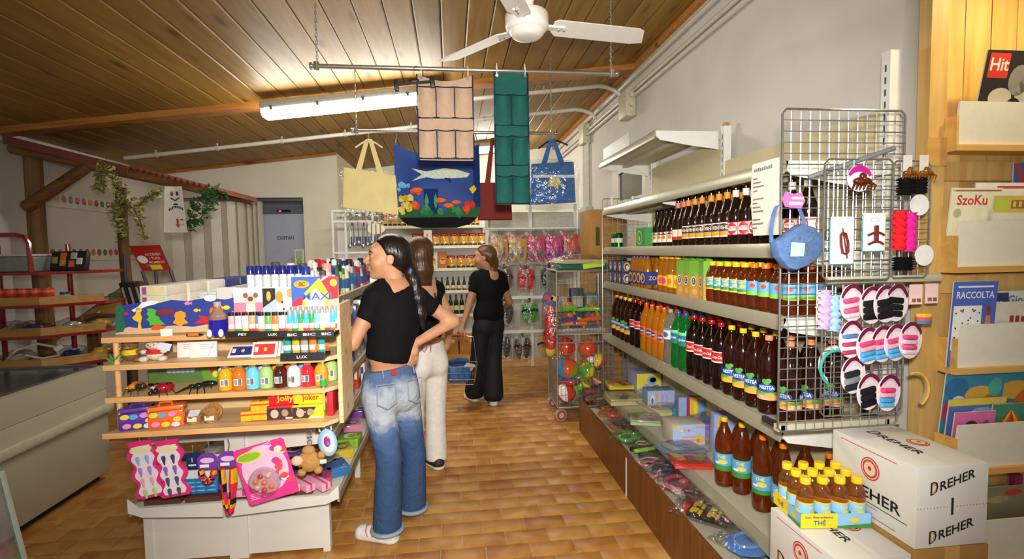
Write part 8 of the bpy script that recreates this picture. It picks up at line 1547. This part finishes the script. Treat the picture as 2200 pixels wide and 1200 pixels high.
def person(label,base,J,tf,hf,o):
    t = thing('person',label,'person',base);f,l,u = basis(tf);A = rot(f,l,u);hF,hL,hU = basis(hf);HA = rot(hF,hL,hU);Hc = J['head'];loc = lambda a,b,c: Hc+hF*a+hL*b+hU*c
    SK = mat(o['skin'],rough=.5,var=.06,scale=25,sss=.12);res = o.get('res',.009);s = o.get('size',1.0);body = []
    # head and neck
    F = Field(*bb([Hc+Vector((0,0,.12)),J['neck']],.14),o.get('hres',.0045))
    F.ell(loc(-.016,0,.03),(.092,.072,.085),HA,0);F.ell(loc(.026,0,-.03),(.062,.058,.085),HA,.03);F.cone(loc(.01,0,-.066),loc(.062,0,-.098),.045,.018,.025);F.ell(loc(.07,0,.035),(.022,.048,.02),HA,.025);F.ell(loc(.05,.036,-.03),(.032,.026,.03),HA,.025);F.ell(loc(.05,-.036,-.03),(.032,.026,.03),HA,.025)
    F.cone(loc(.085,0,.012),loc(.110,0,-.028),.008,.0115,.012);F.ell(loc(.098,.012,-.033),(.011,.009,.008),HA,.006);F.ell(loc(.098,-.012,-.033),(.011,.009,.008),HA,.006)
    F.ell(loc(.085,0,-.056),(.013,.022,.0075),HA,.006);F.ell(loc(.083,0,-.069),(.013,.019,.008),HA,.006)
    for q in (-1,1): F.cut(loc(.098,q*.033,.004),(.018,.017,.011),HA,.012);F.ell(loc(.078,q*.032,.003),(.012,.013,.010),HA,.004);F.ell(loc(-.012,q*.073,-.008),(.02,.008,.032),HA,.006);F.cut(loc(-.006,q*.082,-.006),(.010,.006,.018),HA,.004)
    F.cone(loc(-.03,0,-.06),J['neck']-Vector((0,0,.03)),.051*s,.057*s,.025);F.clip(J['neck']-Vector((0,0,.05)),(0,0,-1));body.append(F.mesh(base))
    # trunk and arms (legs stay inside the trousers)
    C,Wa,Pe = J['chest'],J['waist'],J['pelvis'];pts = [J[k] for k in ('neck','shl','shr','ell','elr','wrl','wrr','pelvis')]
    F = Field(*bb(pts,.16),res)
    def trunk(F,g=0.0,k=.05):
        F.ell(C+u*.05,(.095*s+g,.15*s+g,.15*s+g),A,0 if g else k);F.ell(C-u*.06,(.09*s+g,.132*s+g,.13*s+g),A,k);F.cone(C-u*.02,Wa,.095*s+g,.095*s+g,k);F.ell(Wa,(.085*s+g,.118*s+g,.12*s+g),A,k)
        F.cone(J['shl'],J['shr'],.05*s+g,.05*s+g,k);F.ell(C+f*.07,(.05+g,.11*s+g,.06+g),A,k)
    trunk(F);F.ell(Pe,(.11*s,.15*s,.12*s),A,.05);F.cone(J['neck']-Vector((0,0,.04)),C+u*.1,.055*s,.09*s,.05)
    for a in 'lr': F.cone(J['sh'+a],J['el'+a],.046*s,.037*s,.03);F.cone(J['el'+a],J['wr'+a],.037*s,.024*s,.012)
    body.append(F.mesh(base))
    for a in 'lr':
        h_ = o['hand'+a];F = Field(*bb([J['wr'+a],Vector(h_[0])],.10),.0042 if res < .01 else .005);hand(F,J['wr'+a],h_[0],h_[1],h_[2],h_[3],s);body.append(F.mesh(base))
    bo = fobj('body',t,body,SK)
    # face details
    for q in (-1,1):
        MB().push(T(*-base)).ell(loc(.0815,q*.032,.003),(.0085,.0085,.0075),mat('#c9c0b6',rough=.2),10,7).obj('eye',bo);MB().push(T(*-base)).ell(loc(.0872,q*.0332,.003),(.0045,.0045,.0045),mat('#241610',rough=.15),8,6).obj('iris',bo);MB().push(T(*-base)).tube([loc(.090,q*.014,.022),loc(.0885,q*.03,.028),loc(.078,q*.047,.022)],[.0028,.0034,.0016],6,mat('#1c120c',rough=.8)).obj('eyebrow',bo);MB().push(T(*-base)).tube([loc(.0915,q*.022,.0095),loc(.0925,q*.033,.0125),loc(.085,q*.045,.008)],.0016,5,mat('#20140e',rough=.8)).obj('eyelashes',bo)
    MB().push(T(*-base)).tube([loc(.086,-.022,-.0605),loc(.0935,-.008,-.0575),loc(.0945,0,-.0585),loc(.0935,.008,-.0575),loc(.086,.022,-.0605)],[.001,.0045,.004,.0045,.001],6,mat('#a8594a',rough=.45)).obj('upper_lip',bo);MB().push(T(*-base)).tube([loc(.085,-.018,-.0635),loc(.091,0,-.0675),loc(.085,.018,-.0635)],[.001,.0055,.001],6,mat('#b0604f',rough=.45)).obj('lower_lip',bo)
    # hair
    HM = hairmat(o['hair']);hp = o['hairpts'];F = Field(*bb([Hc+Vector((0,0,.06))]+[p for p,r in hp],.15),.006)
    F.ell(loc(-.024,0,.034),(.101,.083,.094),HA,0);F.ell(loc(-.07,0,.0),(.052,.07,.075),HA,.03);F.cut(loc(.075,0,-.03),(.085,.12,.105),HA,.02)
    for q in (-1,1): F.cut(loc(-.012,q*.09,-.03),(.035,.03,.045),HA,.01)
    for i in range(len(hp)-1): F.cone(hp[i][0],hp[i+1][0],hp[i][1],hp[i+1][1],.02)
    ho = fobj('hair',t,[F.mesh(base)],HM)
    # top
    g = .010;F = Field(*bb([J['neck'],J['shl'],J['shr'],J['ell'],J['elr'],Pe],.16),res);trunk(F,g)
    for a in 'lr':
        e = J['sh'+a].lerp(J['el'+a],o['sleeve'])
        if o['sleeve'] > 0: F.cone(J['sh'+a],e,.056*s,.053*s,.03)
    if o.get('long'): F.ell(Pe+u*.07,(.12*s,.162*s,.14*s),A,.05)
    F.clip(o['hem'][0],o['hem'][1]);F.cut(J['neck']+Vector((0,0,.03)),o.get('neckhole',(.075,.075,.06)),None,.01)
    for q in o.get('cutouts',()): F.cut(q[0],q[1],A,.01)
    fobj('top',t,[F.mesh(base)],cloth(o['top']),4)
    # trousers
    F = Field(*bb([Pe+u*.14,J['hipl'],J['hipr'],J['kneel'],J['kneer'],J['ankl'],J['ankr']],.19),res)
    F.ell(Pe+u*.03,(.108*s,.152*s,.13*s),A,0);F.ell(Pe+u*.13,(.097*s,.135*s,.1*s),A,.04);F.ell(Pe-f*.03+l*.065-u*.05,(.085*s,.085*s,.095*s),A,.05);F.ell(Pe-f*.03-l*.065-u*.05,(.085*s,.085*s,.095*s),A,.05);kw,aw = o['legw']
    for a in 'lr':
        F.cone(J['hip'+a],J['knee'+a],.088*s,kw,.018);F.cone(J['knee'+a],J['ank'+a],kw,aw,.014);fo = J['toe'+a]-J['ank'+a];fo.z = 0
    for a in 'lr': MB().tube([J['ank'+a]-base+Vector((aw*1.04*math.cos(q),aw*1.04*math.sin(q),o['cuff']+.012-J['ank'+a].z)) for q in [2*PI*k/20 for k in range(20)]],.012,6,mat('#8f9aa6',rough=.9),closed=True).obj('rolled_cuff',t) if o.get('cuffs') else None
    F.clip(o['waistline'][0],o['waistline'][1]);F.clip((0,0,o['cuff']),(0,0,-1))
    tr = fobj('trousers',t,[F.mesh(base)],o['trousers'])
    # shoes
    for a in 'lr':
        hl,to = J['heel'+a],J['toe'+a];d = (to-hl).normalized();F = Field(*bb([hl,to,J['ank'+a]],.07),.005);hz = hl.z
        F.cone(hl+Vector((0,0,.035))+d*.03,to+Vector((0,0,.028))-d*.04,.038,.034,0);F.cone(hl+Vector((0,0,.05))+d*.035,hl+Vector((0,0,.09))+d*.045,.038,.034,.02);F.cone(hl+Vector((0,0,.03))+d*.05,to+Vector((0,0,.022))-d*.045,.036,.036,.02);F.clip((0,0,hz+.002),(0,0,-1))
        sh = fobj('shoe',t,[F.mesh(base)],mat(o['shoe'],rough=.6,var=.08))
        F = Field(*bb([hl,to],.07),.005);F.cone(hl+d*.03+Vector((0,0,.02)),to-d*.042+Vector((0,0,.02)),.043,.04,0);F.clip((0,0,hz+.0),(0,0,-1));F.clip((0,0,hz+.022),(0,0,1));fobj('sole',sh,[F.mesh(base)],mat('#d8d4cc',rough=.6),1)
        for k in range(o.get('stripes',0)): sd = d.cross(Vector((0,0,1)));c = hl+d*(.09+.028*k)-base;MB().tube([c-sd*.041+Vector((0,0,.03)),c-sd*.034+d*.014+Vector((0,0,.055)),c+d*.024+Vector((0,0,.068)),c+sd*.034+d*.014+Vector((0,0,.055)),c+sd*.041+Vector((0,0,.03))],.0045,6,mat('#cf8078',rough=.6)).obj('stripe',sh)
    return t,tr
def hairmat(c):
    m = mat(c,rough=.34,var=.45,scale=9,bump=.35,bscale=10,name='hair');nt = m.node_tree;mp = nt.nodes.new('ShaderNodeMapping');mp.inputs['Scale'].default_value = (14,14,1.6);tc = [n for n in nt.nodes if n.type == 'TEX_COORD'][0]
    nt.links.new(tc.outputs['Object'],mp.inputs['Vector'])
    for n in nt.nodes:
        if n.type == 'TEX_NOISE': nt.links.new(mp.outputs[0],n.inputs['Vector'])
    return m
def denim():
    m = bpy.data.materials.new('faded_denim');m.use_nodes = True;nt = m.node_tree;L = nt.links.new;b = nt.nodes['Principled BSDF'];b.inputs['Roughness'].default_value = .85;tc = nt.nodes.new('ShaderNodeTexCoord');sx = nt.nodes.new('ShaderNodeSeparateXYZ');L(tc.outputs['Object'],sx.inputs[0])
    n = nt.nodes.new('ShaderNodeTexNoise');n.inputs['Scale'].default_value = 9;n.inputs['Detail'].default_value = 5;L(tc.outputs['Object'],n.inputs['Vector']);ad = nt.nodes.new('ShaderNodeMath');ad.operation = 'MULTIPLY_ADD';ad.inputs[1].default_value = .28;L(n.outputs['Fac'],ad.inputs[0]);L(sx.outputs['Z'],ad.inputs[2])
    r = nt.nodes.new('ShaderNodeValToRGB');e = r.color_ramp.elements;e[0].position = .1;e[0].color = (*lin('#2a4568'),1);e[1].position = 1.0;e[1].color = (*lin('#4a6284'),1)
    for p,c in ((.6,'#2f4c74'),(.74,'#4f6a92'),(.80,'#a8b0b8'),(.93,'#a0aab4')): q = e.new(p);q.color = (*lin(c),1)
    L(ad.outputs[0],r.inputs['Fac']);L(r.outputs['Color'],b.inputs['Base Color']);n2 = nt.nodes.new('ShaderNodeTexNoise');n2.inputs['Scale'].default_value = 22;n2.inputs['Detail'].default_value = 4;n2.inputs['Distortion'].default_value = .6;L(tc.outputs['Object'],n2.inputs['Vector']);bp = nt.nodes.new('ShaderNodeBump');bp.inputs['Strength'].default_value = .6;bp.inputs['Distance'].default_value = .02;L(n2.outputs['Fac'],bp.inputs['Height']);L(bp.outputs['Normal'],b.inputs['Normal']);return m
V3 = Vector
# --- young woman in jeans, hand on hip
b1 = V3((-.30,2.74,0));q = lambda px,py,y: at(px,py,Y=y);fl0 = lambda px,py: at(px,py,Z=0)
J = dict(head=q(831,553,2.73),neck=q(850,622,2.74),chest=q(847,672,2.74),waist=q(838,755,2.74),pelvis=q(838,828,2.74),shl=q(806,640,2.66),shr=q(897,640,2.83),ell=q(757,738,2.62),elr=q(974,690,2.86),wrl=q(724,678,2.76),wrr=q(890,738,2.75),hipl=q(812,850,2.69),hipr=q(868,850,2.79),kneel=q(836,985,2.66),kneer=q(889,975,2.84),ankl=q(832,1125,2.67),ankr=q(887,1082,2.88),heell=fl0(852,1163),toel=fl0(764,1150),heelr=fl0(893,1098),toer=fl0(850,1078))
tip = J['head']
o = dict(skin='#c08a66',hair='#17100d',top='#0d0d0f',trousers=denim(),shoe='#dcd8d2',stripes=3,sleeve=.36,size=.98,handl=(q(712,640,2.80),V3((-.3,-.8,.4)),.3,1),handr=(q(890,800,2.70),V3((.75,-.6,.1)),.35,1),hem=(q(838,772,2.74),V3((-.22,0,-1))),waistline=(q(838,786,2.74),V3((-.12,0,1))),cuff=.045,cuffs=1,legw=(.066,.076),
         hairpts=[(J['head']+V3((.065,.02,-.01)),.06),(q(878,574,2.755),.03),(q(888,600,2.75),.036),(q(897,640,2.74),.036),(q(904,675,2.73),.028),(q(908,704,2.72),.012)])
t,tr = person('dark-haired young woman in black top and faded jeans, hand on hip',b1,J,(-.52,.85,0),(-.97,-.20,.09),o)
MB().push(T(*(q(880,578,2.755)-b1)) @ R(.5,'Y')).lathe([(.034,-.009),(.038,0),(.034,.009),(.030,.009),(.030,-.009)],14,cloth('#2f6fc8')).obj('hair_band',t)
MB().push(T(*-b1)).tube([q(822,634,2.68),q(835,630,2.665),q(852,622,2.68),q(868,612,2.73)],.0022,5,mat('#3a2a20',rough=.6)).obj('necklace',t)
mb = MB();f_,l_,u_ = basis((-.52,.85,0));bk = lambda a,z,d: J['pelvis']-b1+l_*a-f_*d+V3((0,0,z))
for s_ in (1,-1): # back pockets, belt loops, patch
    P = [bk(s_*.035,.045,.138),bk(s_*.125,.045,.116),bk(s_*.128,-.05,.126),bk(s_*.082,-.075,.148),bk(s_*.034,-.05,.15)];MB().tube(P,.004,5,mat('#8894a2',rough=.9),closed=True).obj('pocket_seam',tr)
    MB().tube([bk(s_*.085,.115,.104),bk(s_*.086,.075,.118)],.005,5,mat('#7a8898',rough=.9)).obj('belt_loop',tr)
MB().push(T(*bk(.03,.098,.118)) @ R(math.atan2(.85,-.52)-PI/2,'Z')).box(-.012,.012,-.003,.003,-.014,.014,mat('#c8202c',rough=.7)).obj('red_tab',tr)
# --- woman in white trousers behind her
b2 = V3((-.16,3.48,0))
J = dict(head=q(893,548,3.48),neck=q(898,608,3.50),chest=q(908,655,3.50),waist=q(914,725,3.50),pelvis=q(916,768,3.50),shl=q(866,622,3.46),shr=q(938,622,3.55),ell=q(850,700,3.42),elr=q(968,685,3.56),wrl=q(830,690,3.62),wrr=q(962,735,3.66),hipl=q(892,790,3.46),hipr=q(937,790,3.55),kneel=q(888,890,3.44),kneer=q(936,890,3.56),ankl=q(886,975,3.42),ankr=q(938,985,3.56),heell=fl0(893,1012),toel=fl0(850,990),heelr=fl0(948,1008),toer=fl0(905,985))
o = dict(skin='#bd8a6a',hair='#4a2c1a',top='#0e0e10',trousers=mat('#e2dcd2',rough=.8,var=.06,bump=.4,bscale=20),shoe='#26262a',sleeve=0,size=.95,handl=(q(822,650,3.66),V3((0,-1,0)),.3,1),handr=(q(955,760,3.70),V3((.6,-.7,0)),.4,-1),hem=(q(914,720,3.5),V3((-.1,0,-1))),waistline=(q(914,733,3.5),V3((0,0,1))),cuff=.05,legw=(.07,.078),neckhole=(.12,.13,.10),cutouts=[(J['chest']+V3((.03,-.13,.10)),(.09,.12,.12))],hres=.006,
         hairpts=[(J['head']+V3((.05,.0,.05)),.07),(q(900,550,3.46),.085),(q(905,580,3.45),.08),(q(910,600,3.45),.055),(q(922,612,3.45),.02)])
t,tr = person('brown-haired woman in white trousers and a backless black top',b2,J,(-.6,.8,0),(-.75,.6,0),o)
MB().push(T(*-b2)).tube([q(925,592,3.52),q(931,620,3.46),q(936,650,3.44),q(944,672,3.46)],.010,8,mat('#141416',rough=.25)).obj('bag_strap',t);MB().push(T(*(q(940,690,3.47)-b2))).ell((0,0,0),(.06,.04,.07),mat('#121214',rough=.22),14,9).obj('shoulder_bag',t)
for s_ in (-1,0,1): MB().push(T(*-b2)).tube([q(912+s_*14,738,3.375),q(905+s_*20,748,3.372),q(912+s_*13,756,3.37),q(918+s_*8,746,3.37)],.003,5,mat('#c8327a',rough=.7)).obj('pink_embroidery',tr)
# --- woman in black with a wire basket
b3 = V3((.30,4.95,0))
J = dict(head=q(1040,552,4.95),neck=q(1048,588,4.97),chest=q(1052,618,4.97),waist=q(1052,662,4.97),pelvis=q(1050,690,4.97),shl=q(1024,596,4.93),shr=q(1076,596,5.02),ell=q(1008,655,4.90),elr=q(1094,648,5.05),wrl=q(993,703,4.84),wrr=q(1084,660,5.25),hipl=q(1034,705,4.94),hipr=q(1063,705,5.0),kneel=q(1028,775,4.96),kneer=q(1060,775,4.96),ankl=q(1020,838,5.02),ankr=q(1060,845,4.90),heell=fl0(1024,862),toel=fl0(1000,852),heelr=fl0(1062,872),toer=fl0(1052,850))
o = dict(skin='#a87858',hair='#5a3a1c',top='#0b0b0d',trousers=mat('#0c0c0e',rough=.8,var=.1),shoe='#d8d8d6',sleeve=.42,size=1.0,long=1,handl=(q(984,722,4.80),V3((-.5,-.8,0)),.9,-1),handr=(q(1076,655,5.3),V3((.3,-.5,.5)),.4,-1),hem=(q(1052,700,4.97),V3((0,0,-1))),waistline=(q(1052,640,4.97),V3((0,0,1))),cuff=.05,legw=(.082,.10),hres=.006,res=.010,neckhole=(.055,.055,.035),
         hairpts=[(J['head']+V3((.06,.02,.0)),.06),(q(1054,562,4.97),.075),(q(1056,580,4.97),.065),(q(1060,595,4.98),.03)])
t,tr = person('woman dressed in black carrying a wire shopping basket',b3,J,(-.45,.89,0),(-.95,.25,-.05),o)
bc = q(986,800,4.78);t = thing('shopping_basket','wire shopping basket with red-gripped handle held by the woman in black','basket',(bc.x,bc.y,bc.z-.09),-.15);W_,D_,Hh = .17,.11,.17
for z,k in ((0,.86),(Hh,1.0)): MB().tube([(-W_*k,-D_*k,z),(W_*k,-D_*k,z),(W_*k,D_*k,z),(-W_*k,D_*k,z)],.004,6,GALV,closed=True).obj('rim',t)
mb = MB()
for k in range(1,16):
    x = -1+2*k/16
    for s_ in (-1,1): mb.cyl((x*W_*.86,s_*D_*.86,0),(x*W_,s_*D_,Hh),.0016,n=4,m=GALV)
    mb.cyl((x*W_*.86,-D_*.86,0),(x*W_*.86,D_*.86,0),.0016,n=4,m=GALV)
for s_ in (-1,1):
    for k in range(1,10): y = -1+2*k/10;mb.cyl((s_*W_*.86,y*D_*.86,0),(s_*W_,y*D_,Hh),.0016,n=4,m=GALV)
for z in (.05,.11): k = .86+.14*z/Hh;mb.tube([(-W_*k,-D_*k,z),(W_*k,-D_*k,z),(W_*k,D_*k,z),(-W_*k,D_*k,z)],.0016,4,GALV,closed=True)
mb.obj('wire_mesh',t)['kind'] = 'stuff'
hp_ = J['wrl'].lerp(q(984,722,4.80),.8)-V3(t.location);hp_ = R(.15,'Z') @ hp_
MB().tube([(W_,0,Hh),(W_*.85,0,hp_.z-.02),(.06+hp_.x,hp_.y,hp_.z-.012),(hp_.x-.06,hp_.y,hp_.z-.012),(-W_*.6,0,hp_.z-.05),(-W_,0,Hh)],.004,6,GALV).obj('handle',t);MB().tube([(hp_.x-.09,hp_.y,hp_.z-.02),(hp_.x-.03,hp_.y,hp_.z-.012),(hp_.x+.05,hp_.y,hp_.z-.012),(hp_.x+.09,hp_.y,hp_.z-.022)],.010,8,gloss('#b8241c')).obj('red_grip',t)
t = thing('folded_clothes','blue folded beach clothes in a bag in the shopping basket','clothes',(bc.x,bc.y,bc.z-.085),.2);MB().rbox(-.11,.1,-.07,.07,0,.17,.03,mat('#2a5f9f',rough=.5,var=.4,scale=25)).obj('bundle',t);MB().tube([(-.1,-.05,.2),(-.02,-.03,.215),(.07,-.04,.2),(.08,.03,.19),(-.05,.04,.2)],.028,8,mat('#22406f',rough=.6,var=.3)).obj('rolled_cloth',t);MB().push(T(.08,-.06,.14) @ R(.6,'X') @ R(.4,'Y')).box(-.05,.05,-.002,.002,-.05,.05,paper('#d8dade')).obj('tag',t)
